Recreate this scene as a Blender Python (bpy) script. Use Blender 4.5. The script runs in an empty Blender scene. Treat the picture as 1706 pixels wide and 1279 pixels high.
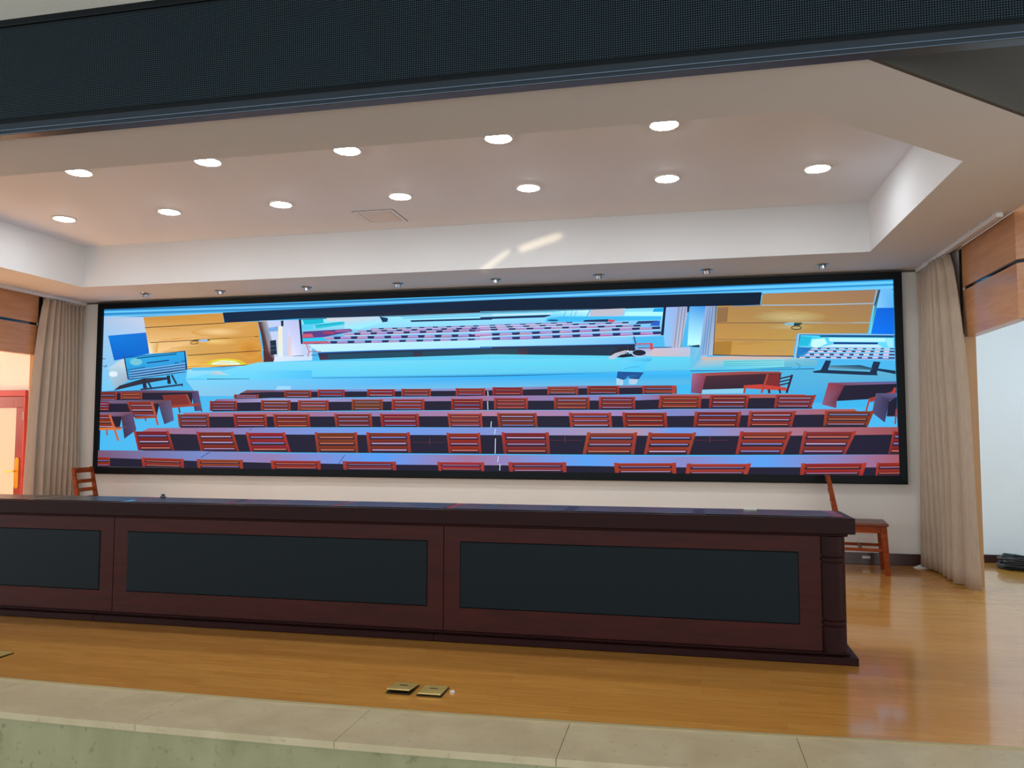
import bpy, bmesh, math, random
from mathutils import Vector, Matrix
from mathutils.geometry import tessellate_polygon
random.seed(7)
S = bpy.context.scene
COL = S.collection

# ---------------------------------------------------------------- camera
cam_data = bpy.data.cameras.new('camera')
cam = bpy.data.objects.new('camera', cam_data)
COL.objects.link(cam)
S.camera = cam
YAW, PITCH, ROLL = 0.2138, 0.0633, -0.0006
cam_data.sensor_width = 36.0
cam_data.lens = 36.0 * 1309.54 / 1706.0
cam_data.clip_start = 0.05
cam.matrix_world = (Matrix.Translation((2.2977, -7.8561, 1.1953))
                    @ Matrix.Rotation(YAW, 4, 'Z')
                    @ Matrix.Rotation(math.pi / 2 + PITCH, 4, 'X')
                    @ Matrix.Rotation(-ROLL, 4, 'Z'))

# ---------------------------------------------------------------- view, world, daylight
S.view_settings.view_transform = 'Standard'
S.view_settings.look = 'None'
S.view_settings.gamma = 1.0
S.view_settings.use_curve_mapping = False
EXPOSURE = 0.0
S.view_settings.exposure = EXPOSURE
world = bpy.data.worlds.new('hall_daylight')
S.world = world
world.use_nodes = True
bg = world.node_tree.nodes['Background']
bg.inputs['Color'].default_value = (0.92, 0.97, 1.0, 1)
bg.inputs['Strength'].default_value = 2.15


def area(name, loc, target, sx, sy, power, color, spread=180):
    d = bpy.data.lights.new(name, 'AREA')
    d.shape = 'RECTANGLE'
    d.size, d.size_y = sx, sy
    d.energy = power
    d.color = color
    d.spread = math.radians(spread)
    o = bpy.data.objects.new(name, d)
    COL.objects.link(o)
    o.location = loc
    o.rotation_euler = (Vector(target) - Vector(loc)).to_track_quat('-Z', 'Y').to_euler()
    return o


# daylight entering the two wings through their windows, and the hall windows
area('wing_window_daylight_right', (7.5, -1.5, 1.9), (4.6, -0.6, 0.9), 1.9, 1.5, 58, (0.45, 0.75, 1.0))
area('wing_window_daylight_left', (-7.9, -1.5, 1.8), (-4.9, -0.6, 1.5), 1.9, 1.5, 50, (1.0, 0.64, 0.44))

# low sun falling through the left window onto the wing floor
area('wing_window_sun_left', (-7.85, -1.5, 2.3), (-5.45, -1.6, -0.42), 0.9, 0.7, 140, (1.0, 0.58, 0.34), 34)


def beam(name, loc, target, length, width, turn, power):
    """Sunlight thrown back by a glossy thing in the hall: a narrow parallel beam."""
    o = area(name, loc, target, length, width, power, (1.0, 0.80, 0.52), 0.6)
    q = (Vector(target) - Vector(loc)).to_track_quat('-Z', 'Y')
    o.rotation_euler = (q.to_matrix() @ Matrix.Rotation(math.radians(turn), 3, 'Z')).to_euler()


beam('reflected_sun_upper', (0.2, -9.5, 0.4), (1.05, -0.885, 2.94), 0.40, 0.055, 14, 0.05)
beam('reflected_sun_lower', (0.0, -9.5, 0.4), (0.60, -0.885, 2.77), 0.36, 0.035, 33, 0.03)

# ---------------------------------------------------------------- helpers
PI = math.pi


class MB:
    """Collects shapes in one bmesh and links them as ONE mesh object."""
    def __init__(self):
        self.bm = bmesh.new()

    def box(self, x0, x1, y0, y1, z0, z1, bevel=0.0, seg=2):
        r = bmesh.ops.create_cube(self.bm, size=1.0)
        vs = r['verts']
        for v in vs:
            v.co = Vector(((x0 + x1) / 2 + v.co.x * (x1 - x0), (y0 + y1) / 2 + v.co.y * (y1 - y0), (z0 + z1) / 2 + v.co.z * (z1 - z0)))
        if bevel > 0:
            es = list({e for v in vs for e in v.link_edges})
            bmesh.ops.bevel(self.bm, geom=es, offset=bevel, segments=seg, affect='EDGES', profile=0.5)
        return self

    def hexa(self, bot, top, bevel=0.0):
        """A solid from four bottom points and four top points."""
        v = [self.bm.verts.new(p) for p in list(bot) + list(top)]
        fs = [(3, 2, 1, 0), (4, 5, 6, 7)] + [(i, (i + 1) % 4, (i + 1) % 4 + 4, i + 4) for i in range(4)]
        faces = [self.bm.faces.new([v[i] for i in f]) for f in fs]
        if bevel > 0:
            es = list({e for f in faces for e in f.edges})
            bmesh.ops.bevel(self.bm, geom=es, offset=bevel, segments=2, affect='EDGES', profile=0.5)
        return self

    def prism(self, pts, z0, z1):
        """A flat outline (x, y) raised from z0 to z1."""
        n = len(pts)
        b = [self.bm.verts.new((p[0], p[1], z0)) for p in pts]
        t = [self.bm.verts.new((p[0], p[1], z1)) for p in pts]
        tris = tessellate_polygon([[Vector((p[0], p[1], 0)) for p in pts]])
        for a in tris:
            self.bm.faces.new([t[i] for i in a])
            self.bm.faces.new([b[i] for i in reversed(a)])
        for i in range(n):
            j = (i + 1) % n
            self.bm.faces.new((b[i], b[j], t[j], t[i]))
        return self

    def lathe(self, prof, cx, cy, seg=32, a0=0.0, a1=2 * PI):
        full = abs(a1 - a0 - 2 * PI) < 1e-6
        n = seg if full else seg + 1
        rings = []
        for r, z in prof:
            if r < 1e-6:
                rings.append([self.bm.verts.new((cx, cy, z))])
            else:
                rings.append([self.bm.verts.new((cx + r * math.cos(a0 + (a1 - a0) * k / seg), cy + r * math.sin(a0 + (a1 - a0) * k / seg), z)) for k in range(n)])
        for A, B in zip(rings[:-1], rings[1:]):
            for k in range(seg):
                k2 = (k + 1) % n
                q = [A[k % len(A)], A[k2 % len(A)], B[k2 % len(B)], B[k % len(B)]]
                u = []
                for v in q:
                    if v not in u:
                        u.append(v)
                if len(u) > 2:
                    self.bm.faces.new(u)
        return self

    def tube(self, pts, r, seg=8, closed=False):
        pts = [Vector(p) for p in pts]
        n = len(pts)
        rings = []
        for i, p in enumerate(pts):
            a = pts[(i - 1) % n] if (closed or i > 0) else p
            b = pts[(i + 1) % n] if (closed or i < n - 1) else p
            d = (b - a).normalized()
            s = d.cross(Vector((0, 0, 1)))
            if s.length < 1e-4:
                s = Vector((1, 0, 0))
            s.normalize()
            u = s.cross(d)
            rings.append([self.bm.verts.new(p + r * (s * math.cos(2 * PI * k / seg) + u * math.sin(2 * PI * k / seg))) for k in range(seg)])
        m = n if closed else n - 1
        for i in range(m):
            A, B = rings[i], rings[(i + 1) % n]
            for k in range(seg):
                self.bm.faces.new((A[k], A[(k + 1) % seg], B[(k + 1) % seg], B[k]))
        if not closed:
            self.bm.faces.new(rings[0][::-1])
            self.bm.faces.new(rings[-1])
        return self

    def build(self, name, material, parent=None, smooth=False, loc=None):
        bmesh.ops.recalc_face_normals(self.bm, faces=self.bm.faces)
        me = bpy.data.meshes.new(name)
        self.bm.to_mesh(me)
        self.bm.free()
        me.materials.append(material)
        if smooth:
            for p in me.polygons:
                p.use_smooth = True
            me.set_sharp_from_angle(angle=math.radians(38))
        o = bpy.data.objects.new(name, me)
        COL.objects.link(o)
        if parent:
            o.parent = parent
        if loc:
            o.location = loc
        return o


def tag(o, label=None, cat=None, group=None, kind=None):
    if label: o['label'] = label
    if cat: o['category'] = cat
    if group: o['group'] = group
    if kind: o['kind'] = kind
    return o


def thing(name, label, cat, loc=(0, 0, 0), rz=0.0, group=None):
    o = bpy.data.objects.new(name, None)
    o.empty_display_size = 0.1
    COL.objects.link(o)
    o.location = loc
    o.rotation_euler = (0, 0, rz)
    return tag(o, label, cat, group)


def struct(o):
    o['kind'] = 'structure'
    return o


def copy_tree(root, loc, rz=None, label=None):
    r = root.copy()
    COL.objects.link(r)
    r.location = loc
    if rz is not None:
        r.rotation_euler = (0, 0, rz)
    if label:
        r['label'] = label
    for ch in list(root.children):
        c = ch.copy()
        COL.objects.link(c)
        c.parent = r
        for g in list(ch.children):
            d = g.copy()
            COL.objects.link(d)
            d.parent = c
    return r


# ---------------------------------------------------------------- materials
def srgb(r, g, b):
    f = lambda c: c / 12.92 if c <= 0.04045 else ((c + 0.055) / 1.055) ** 2.4
    return (f(r / 255), f(g / 255), f(b / 255), 1)


def mat(name, color, rough=0.5, metallic=0.0, spec=0.5, coat=0.0, emit=None, emit_s=0.0):
    m = bpy.data.materials.new(name)
    m.use_nodes = True
    b = m.node_tree.nodes['Principled BSDF']
    b.inputs['Base Color'].default_value = color
    b.inputs['Roughness'].default_value = rough
    b.inputs['Metallic'].default_value = metallic
    b.inputs['Specular IOR Level'].default_value = spec
    b.inputs['Coat Weight'].default_value = coat
    b.inputs['Coat Roughness'].default_value = 0.12
    if emit:
        b.inputs['Emission Color'].default_value = emit
        b.inputs['Emission Strength'].default_value = emit_s
    return m


def nodes(m):
    t = m.node_tree
    return t, t.nodes, t.links, t.nodes['Principled BSDF']


def noisy(m, c1, c2, scale=(1, 1, 1), nscale=5.0, detail=6.0, lo=0.3, hi=0.7, bump=0.0, bump_dist=0.002, rough=None, distort=0.0):
    """Object-space noise between two colours, with an optional bump."""
    t, N, L, b = nodes(m)
    tc = N.new('ShaderNodeTexCoord')
    mp = N.new('ShaderNodeMapping')
    mp.inputs['Scale'].default_value = scale
    nz = N.new('ShaderNodeTexNoise')
    nz.inputs['Scale'].default_value = nscale
    nz.inputs['Detail'].default_value = detail
    nz.inputs['Distortion'].default_value = distort
    cr = N.new('ShaderNodeValToRGB')
    cr.color_ramp.elements[0].position = lo
    cr.color_ramp.elements[1].position = hi
    cr.color_ramp.elements[0].color = c1
    cr.color_ramp.elements[1].color = c2
    L.new(tc.outputs['Object'], mp.inputs['Vector'])
    L.new(mp.outputs['Vector'], nz.inputs['Vector'])
    L.new(nz.outputs['Fac'], cr.inputs['Fac'])
    L.new(cr.outputs['Color'], b.inputs['Base Color'])
    if bump:
        bp = N.new('ShaderNodeBump')
        bp.inputs['Strength'].default_value = bump
        bp.inputs['Distance'].default_value = bump_dist
        L.new(nz.outputs['Fac'], bp.inputs['Height'])
        L.new(bp.outputs['Normal'], b.inputs['Normal'])
    if rough:
        mr = N.new('ShaderNodeMapRange')
        mr.inputs['To Min'].default_value = rough[0]
        mr.inputs['To Max'].default_value = rough[1]
        L.new(nz.outputs['Fac'], mr.inputs['Value'])
        L.new(mr.outputs['Result'], b.inputs['Roughness'])
    return m


M = {}
M['wall'] = noisy(mat('wall_paint', (0, 0, 0, 1), 0.62, spec=0.3), (0.79, 0.77, 0.73, 1), (0.83, 0.81, 0.77, 1), nscale=1.4, bump=0.05)
M['wing_wall'] = noisy(mat('wing_wall_paint', (0, 0, 0, 1), 0.6, spec=0.3), (0.78, 0.78, 0.77, 1), (0.82, 0.82, 0.81, 1), nscale=1.1)
M['ceiling'] = noisy(mat('ceiling_paint', (0, 0, 0, 1), 0.7, spec=0.25), (0.69, 0.70, 0.71, 1), (0.72, 0.73, 0.74, 1), nscale=0.9)
M['coffer'] = noisy(mat('coffer_lit_tone', (0, 0, 0, 1), 0.7, spec=0.25), (0.81, 0.86, 0.95, 1), (0.83, 0.88, 0.96, 1), nscale=0.9)  # raised field: its lighting difference from the lip is put into the colour
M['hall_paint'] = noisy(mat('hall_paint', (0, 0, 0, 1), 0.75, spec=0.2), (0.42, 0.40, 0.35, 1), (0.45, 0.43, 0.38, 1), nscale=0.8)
M['mahogany'] = noisy(mat('dark_mahogany', (0, 0, 0, 1), 0.42, spec=0.16), srgb(48, 15, 12), srgb(70, 23, 18), scale=(1.2, 9, 9), nscale=4, lo=0.25, hi=0.8, distort=0.6, rough=(0.3, 0.42))
M['mahogany_dark'] = noisy(mat('black_mahogany', (0, 0, 0, 1), 0.3, spec=0.1), srgb(34, 13, 13), srgb(46, 18, 17), scale=(1.2, 9, 9), nscale=4, lo=0.25, hi=0.8, rough=(0.3, 0.42))
M['leather'] = noisy(mat('black_leather', (0, 0, 0, 1), 0.5, spec=0.15), srgb(12, 23, 28), srgb(17, 30, 36), nscale=260, bump=0.25, bump_dist=0.0006)
M['pad'] = noisy(mat('desk_pad_leather', (0, 0, 0, 1), 0.26, spec=0.5), srgb(16, 24, 30), srgb(22, 31, 38), nscale=260, bump=0.1, bump_dist=0.0004)
M['gloss_strip'] = mat('glossy_wood_strip', srgb(60, 30, 26), 0.07, spec=0.6, coat=0.6)
M['fascia'] = noisy(mat('fascia_shade_tone', (0, 0, 0, 1), 0.7, spec=0.15), (0.085, 0.08, 0.068, 1), (0.10, 0.094, 0.08, 1), nscale=1.2)  # shade on the angled fascia is put into this dark colour
M['chair_wood'] = noisy(mat('reddish_chair_wood', (0, 0, 0, 1), 0.36, spec=0.12), srgb(116, 46, 14), srgb(148, 66, 20), scale=(2, 2, 9), nscale=4, distort=0.5)
M['chair_seat'] = noisy(mat('brown_seat_wood', (0, 0, 0, 1), 0.34, spec=0.3), srgb(96, 46, 30), srgb(120, 60, 40), scale=(2, 12, 2), nscale=4, distort=0.5)
M['panel_wood'] = noisy(mat('maple_panel_wood', (0, 0, 0, 1), 0.33, coat=0.2), srgb(180, 124, 82), srgb(198, 144, 100), scale=(9, 1.2, 14), nscale=2.2, detail=8, distort=0.8, rough=(0.28, 0.4))
M['panel_edge'] = mat('pale_panel_edge', srgb(196, 150, 104), 0.45)
M['groove'] = mat('gloss_black_groove', (0.006, 0.006, 0.008, 1), 0.06, spec=0.8)
M['baseboard'] = noisy(mat('dark_baseboard', (0, 0, 0, 1), 0.35, coat=0.2), srgb(52, 26, 26), srgb(68, 34, 33), scale=(1, 8, 8), nscale=5)
M['screen_frame'] = mat('black_screen_bezel', (0.004, 0.006, 0.008, 1), 0.4, spec=0.12)
M['curtain'] = noisy(mat('beige_curtain_cloth', (0, 0, 0, 1), 0.85, spec=0.15), (0.42, 0.335, 0.26, 1), (0.47, 0.385, 0.30, 1), scale=(1, 1, 0.12), nscale=60, bump=0.2, bump_dist=0.001)
M['rail'] = mat('white_rail', (0.72, 0.70, 0.69, 1), 0.4)
M['white_plastic'] = mat('white_plastic', (0.75, 0.74, 0.72, 1), 0.4)
M['chrome'] = mat('chrome', (0.55, 0.56, 0.58, 1), 0.18, metallic=1)
M['dark_glass'] = mat('dark_lamp_glass', (0.02, 0.022, 0.025, 1), 0.08, spec=0.8)
M['brass'] = noisy(mat('brass_plate', (0, 0, 0, 1), 0.34, metallic=0.35), srgb(196, 170, 96), srgb(220, 198, 128), nscale=9, rough=(0.25, 0.4))
M['bright_brass'] = mat('polished_brass', srgb(226, 166, 60), 0.28, metallic=0.7)
M['brass_dark'] = mat('brass_recess', srgb(60, 48, 22), 0.5, metallic=0.5)
M['door_red'] = noisy(mat('red_door_wood', (0, 0, 0, 1), 0.35, coat=0.2), srgb(118, 34, 38), srgb(140, 48, 50), scale=(8, 8, 1), nscale=4)
M['casing_red'] = mat('red_door_casing', srgb(172, 48, 48), 0.4)
M['frosted'] = mat('frosted_door_glass', (0.56, 0.57, 0.53, 1), 0.5)
M['cable'] = mat('black_cable_sheath', (0.01, 0.012, 0.014, 1), 0.4)
M['strip'] = mat('edge_strip_metal', srgb(206, 190, 146), 0.35, metallic=0.35)
M['paper'] = mat('paper_white', (0.7, 0.7, 0.66, 1), 0.7)
M['hatch'] = mat('hatch_panel', (0.76, 0.74, 0.75, 1), 0.6)
M['hatch_edge'] = mat('hatch_shadow_gap', (0.10, 0.085, 0.075, 1), 0.6)
M['trim_metal'] = mat('dark_polished_trim', (0.085, 0.115, 0.155, 1), 0.24, metallic=0.9)
M['housing'] = mat('black_housing', (0.008, 0.011, 0.013, 1), 0.5, spec=0.15)
M['lamp'] = mat('lit_lamp_diffuser', (0.9, 0.9, 0.88, 1), 0.4, emit=(0.95, 0.98, 1.0, 1), emit_s=95.0)


def make_floor_material():
    m = mat('laminate_planks', (0, 0, 0, 1), 0.22, spec=0.5, coat=0.6)
    t, N, L, b = nodes(m)
    b.inputs['Coat Roughness'].default_value = 0.07
    tc = N.new('ShaderNodeTexCoord')
    br = N.new('ShaderNodeTexBrick')
    br.inputs['Color1'].default_value = srgb(214, 150, 66)
    br.inputs['Color2'].default_value = srgb(224, 162, 76)
    br.inputs['Mortar'].default_value = srgb(196, 134, 54)
    br.inputs['Scale'].default_value = 1.0
    br.inputs['Brick Width'].default_value = 0.9
    br.inputs['Row Height'].default_value = 0.075
    br.inputs['Mortar Size'].default_value = 0.0007
    br.offset = 0.37
    mp = N.new('ShaderNodeMapping')
    mp.inputs['Scale'].default_value = (1.3, 22, 1)
    nz = N.new('ShaderNodeTexNoise')
    nz.inputs['Scale'].default_value = 3.0
    nz.inputs['Detail'].default_value = 8
    nz.inputs['Distortion'].default_value = 0.8
    cr = N.new('ShaderNodeValToRGB')
    cr.color_ramp.elements[0].color = (0.80, 0.77, 0.72, 1)
    cr.color_ramp.elements[1].color = (1.06, 1.05, 1.04, 1)
    cr.color_ramp.elements[0].position = 0.3
    cr.color_ramp.elements[1].position = 0.72
    mx = N.new('ShaderNodeMix')
    mx.data_type = 'RGBA'
    mx.blend_type = 'MULTIPLY'
    mx.inputs['Factor'].default_value = 1.0
    L.new(tc.outputs['Object'], br.inputs['Vector'])
    L.new(tc.outputs['Object'], mp.inputs['Vector'])
    L.new(mp.outputs['Vector'], nz.inputs['Vector'])
    L.new(nz.outputs['Fac'], cr.inputs['Fac'])
    L.new(br.outputs['Color'], mx.inputs['A'])
    L.new(cr.outputs['Color'], mx.inputs['B'])
    L.new(mx.outputs['Result'], b.inputs['Base Color'])
    bp = N.new('ShaderNodeBump')
    bp.inputs['Strength'].default_value = 0.10
    bp.inputs['Distance'].default_value = 0.0015
    L.new(nz.outputs['Fac'], bp.inputs['Height'])
    L.new(bp.outputs['Normal'], b.inputs['Normal'])
    return m


M['floor'] = make_floor_material()


def make_stone(name, c1, c2, c3, rough):
    m = mat(name, (0, 0, 0, 1), rough, spec=0.4)
    noisy(m, c1, c2, scale=(1, 1, 0.5), nscale=4.5, detail=10, lo=0.3, hi=0.72, distort=0.7)
    t, N, L, b = nodes(m)
    src = b.inputs['Base Color'].links[0].from_socket
    tc = N.new('ShaderNodeTexCoord')
    nz = N.new('ShaderNodeTexNoise')
    nz.inputs['Scale'].default_value = 26
    nz.inputs['Detail'].default_value = 5
    cr = N.new('ShaderNodeValToRGB')
    cr.color_ramp.elements[0].position = 0.60
    cr.color_ramp.elements[1].position = 0.72
    cr.color_ramp.elements[0].color = (0, 0, 0, 1)
    cr.color_ramp.elements[1].color = (0.55, 0.55, 0.55, 1)
    mx = N.new('ShaderNodeMix')
    mx.data_type = 'RGBA'
    mx.inputs['B'].default_value = c3
    L.new(tc.outputs['Object'], nz.inputs['Vector'])
    L.new(nz.outputs['Fac'], cr.inputs['Fac'])
    L.new(cr.outputs['Color'], mx.inputs['Factor'])
    L.new(src, mx.inputs['A'])
    L.new(mx.outputs['Result'], b.inputs['Base Color'])
    return m


M['stone'] = make_stone('beige_marble', srgb(196, 180, 144), srgb(216, 202, 168), srgb(176, 158, 122), 0.3)
M['hall_floor'] = make_stone('grey_hall_tiles', srgb(112, 106, 94), srgb(128, 122, 110), srgb(100, 94, 82), 0.3)
M['stone_face'] = make_stone('green_grey_marble', srgb(150, 150, 112), srgb(176, 174, 138), srgb(112, 112, 80), 0.35)


def make_led_mesh():
    """Black LED module face: a 10 mm grid of small pale lamp dots."""
    m = mat('led_module_face', (0.012, 0.02, 0.025, 1), 0.55, spec=0.12)
    t, N, L, b = nodes(m)
    tc = N.new('ShaderNodeTexCoord')
    sp = N.new('ShaderNodeSeparateXYZ')
    L.new(tc.outputs['Object'], sp.inputs['Vector'])

    def cell(sock):
        a = N.new('ShaderNodeMath'); a.operation = 'MULTIPLY'; a.inputs[1].default_value = 100.0
        f = N.new('ShaderNodeMath'); f.operation = 'FRACT'
        s = N.new('ShaderNodeMath'); s.operation = 'SUBTRACT'; s.inputs[1].default_value = 0.5
        q = N.new('ShaderNodeMath'); q.operation = 'POWER'; q.inputs[1].default_value = 2.0
        L.new(sock, a.inputs[0]); L.new(a.outputs[0], f.inputs[0]); L.new(f.outputs[0], s.inputs[0]); L.new(s.outputs[0], q.inputs[0])
        return q.outputs[0]
    ad = N.new('ShaderNodeMath'); ad.operation = 'ADD'
    L.new(cell(sp.outputs['X']), ad.inputs[0])
    L.new(cell(sp.outputs['Z']), ad.inputs[1])
    lt = N.new('ShaderNodeMapRange')
    lt.inputs['From Min'].default_value = 0.05
    lt.inputs['From Max'].default_value = 0.09
    lt.inputs['To Min'].default_value = 1.0
    lt.inputs['To Max'].default_value = 0.0
    L.new(ad.outputs[0], lt.inputs['Value'])
    mx = N.new('ShaderNodeMix')
    mx.data_type = 'RGBA'
    mx.inputs['A'].default_value = (0.003, 0.008, 0.012, 1)
    mx.inputs['B'].default_value = (0.065, 0.095, 0.115, 1)
    L.new(lt.outputs['Result'], mx.inputs['Factor'])
    L.new(mx.outputs['Result'], b.inputs['Base Color'])
    return m


M['led_mesh'] = make_led_mesh()


def make_screen_material():
    m = mat('lit_screen_picture', (0.004, 0.004, 0.005, 1), 0.45, spec=0.08)
    t, N, L, b = nodes(m)
    at = N.new('ShaderNodeAttribute')
    at.attribute_name = 'picture'
    L.new(at.outputs['Color'], b.inputs['Emission Color'])
    b.inputs['Emission Strength'].default_value = 1.12 / (2 ** EXPOSURE)
    return m


M['screen'] = make_screen_material()

# ---------------------------------------------------------------- the setting
ZC, ZT = 2.7157, 3.1409          # lower ceiling, coffer ceiling
XR, XL = 4.526, -4.585           # side walls of the stage
WALL_T = 0.08


def edge_y(x):                   # gently bowed front edge of the wooden stage floor
    return -4.555 + (x - 0.2) ** 2 / 90.0


xs = [-4.585 + (7.7 + 4.585) * k / 60 for k in range(61)]
mb = MB()
mb.prism([(x, edge_y(x)) for x in xs] + [(7.7, 0.6), (XR + WALL_T, 0.6), (XR + WALL_T, 0.1), (XL, 0.1)], -0.06, 0.0)
struct(mb.build('floor', M['floor']))
struct(MB().box(-11, 11, -13, -4.8, -0.50, -0.42).build('floor_hall', M['hall_floor']))
struct(MB().box(-9, XL, -4.0, 0.1, -0.50, -0.42).build('floor_wing', M['stone']))

# pale metal strip where the planks meet the stone
mb = MB()
for a, b in zip(xs[:-1], xs[1:]):
    mb.hexa([(a, edge_y(a) - 0.022, 0), (b, edge_y(b) - 0.022, 0), (b, edge_y(b) + 0.004, 0), (a, edge_y(a) + 0.004, 0)],
            [(a, edge_y(a) - 0.018, 0.004), (b, edge_y(b) - 0.018, 0.004), (b, edge_y(b), 0.004), (a, edge_y(a), 0.004)])
struct(mb.build('trim_1', M['strip']))

# stone nosing slabs, thin open joints between them
joints = [-4.4, -3.51, -2.62, -1.73, -0.84, 0.075, 0.955, 1.825, 2.72, 3.62, 4.5, 5.4]
mb = MB()
for a, b in zip(joints[:-1], joints[1:]):
    n = 6
    q = [a + 0.0012 + (b - a - 0.0024) * k / n for k in range(n + 1)]
    mb.prism([(x, edge_y(x) - 0.385) for x in q] + [(x, edge_y(x) - 0.012) for x in reversed(q)], -0.028, 0.0)
o = struct(mb.build('trim_2', M['stone']))
bv = o.modifiers.new('soft_edges', 'BEVEL')
bv.width = 0.004
bv.segments = 2
mb = MB()
q = [-4.6 + 10.2 * k / 40 for k in range(41)]
mb.prism([(x, edge_y(x) - 0.368) for x in q] + [(x, edge_y(x) - 0.02) for x in reversed(q)], -0.42, -0.0285)
struct(mb.build('wall_stage_front', M['stone_face']))

# walls
struct(MB().box(XL - WALL_T, XR + WALL_T, 0.0, 0.15, -0.42, 3.7).build('wall_back', M['wall']))
struct(MB().box(XR, XR + WALL_T, -0.93, -0.001, 0.0, ZC).build('wall_right', M['wall']))
struct(MB().box(XL - WALL_T, XL, -0.61, -0.001, -0.42, ZC).build('wall_left', M['wall']))
struct(MB().box(XR + WALL_T, 7.9, 0.34, 0.5, 0.0, 3.1).build('wall_right_wing', M['wing_wall']))
struct(MB().box(-8.4, XL - WALL_T, 0.0, 0.15, -0.42, 3.1).build('wall_left_wing', M['wing_wall']))


def window_wall(name, x0, x1, z0, ytop):
    mb = MB()
    mb.box(x0, x1, -3.2, ytop, z0, 1.0).box(x0, x1, -3.2, ytop, 2.6, 3.1)
    mb.box(x0, x1, -3.2, -2.5, 1.0, 2.6).box(x0, x1, -0.5, ytop, 1.0, 2.6)
    struct(mb.build(name, M['wing_wall']))


window_wall('wall_right_end', 7.6, 7.75, 0.0, 0.34)
window_wall('wall_left_end', -8.15, -8.0, -0.42, 0.0)
for nm, x in (('window_1', 7.675), ('window_2', -8.075)):
    mb = MB()
    for y in (-2.5, -1.83, -1.17, -0.54):
        mb.box(x - 0.03, x + 0.03, y, y + 0.04, 1.0, 2.6)
    for z in (1.0, 2.0, 2.56):
        mb.box(x - 0.03, x + 0.03, -2.5, -0.5, z, z + 0.04)
    struct(mb.build(nm, M['white_plastic']))
struct(MB().box(5.55, 7.75, -3.35, -3.2, 0.0, 3.1).build('wall_right_wing_front', M['wing_wall']))
struct(MB().box(-8.15, -5.6, -3.35, -3.2, -0.42, 3.1).build('wall_left_wing_front', M['wing_wall']))
struct(MB().box(XR, 7.9, -3.35, 0.5, 3.1, 3.2).build('ceiling_right_wing', M['ceiling']))
struct(MB().box(-8.4, XL, -3.35, 0.15, 3.1, 3.2).build('ceiling_left_wing', M['ceiling']))

# wood panelling over the two wing openings (two boards with a gloss groove between)
def wood_header(side, xf, ya, yb, zb, zg):
    s = 1 if xf > 0 else -1
    d = 0.02
    mb = MB()
    for z0, z1 in ((zb, zg - 0.013), (zg + 0.013, ZC - 0.003)):
        mb.box(min(xf, xf + s * WALL_T), max(xf, xf + s * WALL_T), yb, ya, z0, z1)
    struct(mb.build('wall_%s_header' % side, M['panel_wood']))
    struct(MB().box(min(xf + s * 0.012, xf + s * 0.2), max(xf + s * 0.012, xf + s * 0.08), yb, ya, zg - 0.0125, zg + 0.0125).build('trim_%s_groove' % side, M['groove']))
    # black upright edge next to the curtain
    struct(MB().box(min(xf - s * 0.006, xf + s * 0.05), max(xf - s * 0.006, xf + s * 0.05), ya + 0.001, ya + 0.05, zb + 0.03, ZC - 0.02).build('trim_%s_upright' % side, M['groove']))
    # wooden lining of the opening
    struct(MB().box(min(xf + s * 0.002, xf + s * WALL_T), max(xf + s * 0.002, xf + s * WALL_T), ya - 0.002, ya + 0.0, -0.42 if s < 0 else 0.0, zb - 0.002).build('trim_%s_jamb' % side, M['panel_edge']))
    # the panelled wall turns outwards towards the hall
    a = (xf, yb)
    b = (xf + s * 1.08, yb - 1.24)
    t = Vector((b[0] - a[0], b[1] - a[1])).normalized()
    n = Vector((-t.y, t.x)) * 0.08
    if n.x * s < 0:
        n = -n
    zf = -0.42 if s < 0 else 0.0
    c = (a[0] + t.x * 0.7, a[1] + t.y * 0.7)
    mb = MB()
    for p, z0, z1 in ((a, zb, zg - 0.013), (a, zg + 0.013, 3.1), (c, zf, zb)):
        mb.prism([(p[0], p[1] - 0.002), (b[0], b[1]), (b[0] + n.x, b[1] + n.y), (p[0] + n.x, p[1] - 0.002 + n.y)], z0, z1)
    struct(mb.build('wall_%s_turn' % side, M['panel_wood']))


wood_header('right', XR, -0.93, -1.97, 1.975, 2.366)
wood_header('left', XL, -0.61, -1.95, 2.05, 2.388)

# baseboards
struct(MB().box(-4.55, XR - 0.001, -0.016, -0.0005, 0.0, 0.105, bevel=0.003).build('baseboard_back', M['baseboard']))
struct(MB().box(XR + WALL_T, 7.6, 0.322, 0.3395, 0.0, 0.075, bevel=0.003).build('baseboard_right', M['baseboard']))

# coffered stage ceiling: lower ring, risers, raised field and the fascia towards the hall
outer = [(XL, 0.0), (XR, 0.0), (XR, -3.18), (3.024, -4.538), (-3.11, -4.538), (XL, -3.2)]
inner = [(-3.787, -0.885), (3.844, -0.885), (3.844, -3.117), (2.877, -4.033), (-2.84, -4.033), (-3.787, -3.13)]
bm = bmesh.new()
vo = [bm.verts.new((x, y, ZC)) for x, y in outer]
vi = [bm.verts.new((x, y, ZC)) for x, y in inner]
flat = vo + vi
for tr in tessellate_polygon([[Vector((x, y, 0)) for x, y in outer], [Vector((x, y, 0)) for x, y in inner]]):
    bm.faces.new([flat[i] for i in tr])
vt = [bm.verts.new((x, y, ZT)) for x, y in inner]
for i in range(6):
    j = (i + 1) % 6
    bm.faces.new((vi[i], vi[j], vt[j], vt[i]))
for f in bm.faces:
    f.normal_update()
    c = f.calc_center_median()
    d = Vector((0.0, -2.2, 1.0)) - c
    if f.normal.dot(d) < 0:
        f.normal_flip()
me = bpy.data.meshes.new('ceiling')
bm.to_mesh(me)
bm.free()
me.materials.append(M['ceiling'])
ceiling = struct(bpy.data.objects.new('ceiling', me))
COL.objects.link(ceiling)
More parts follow.
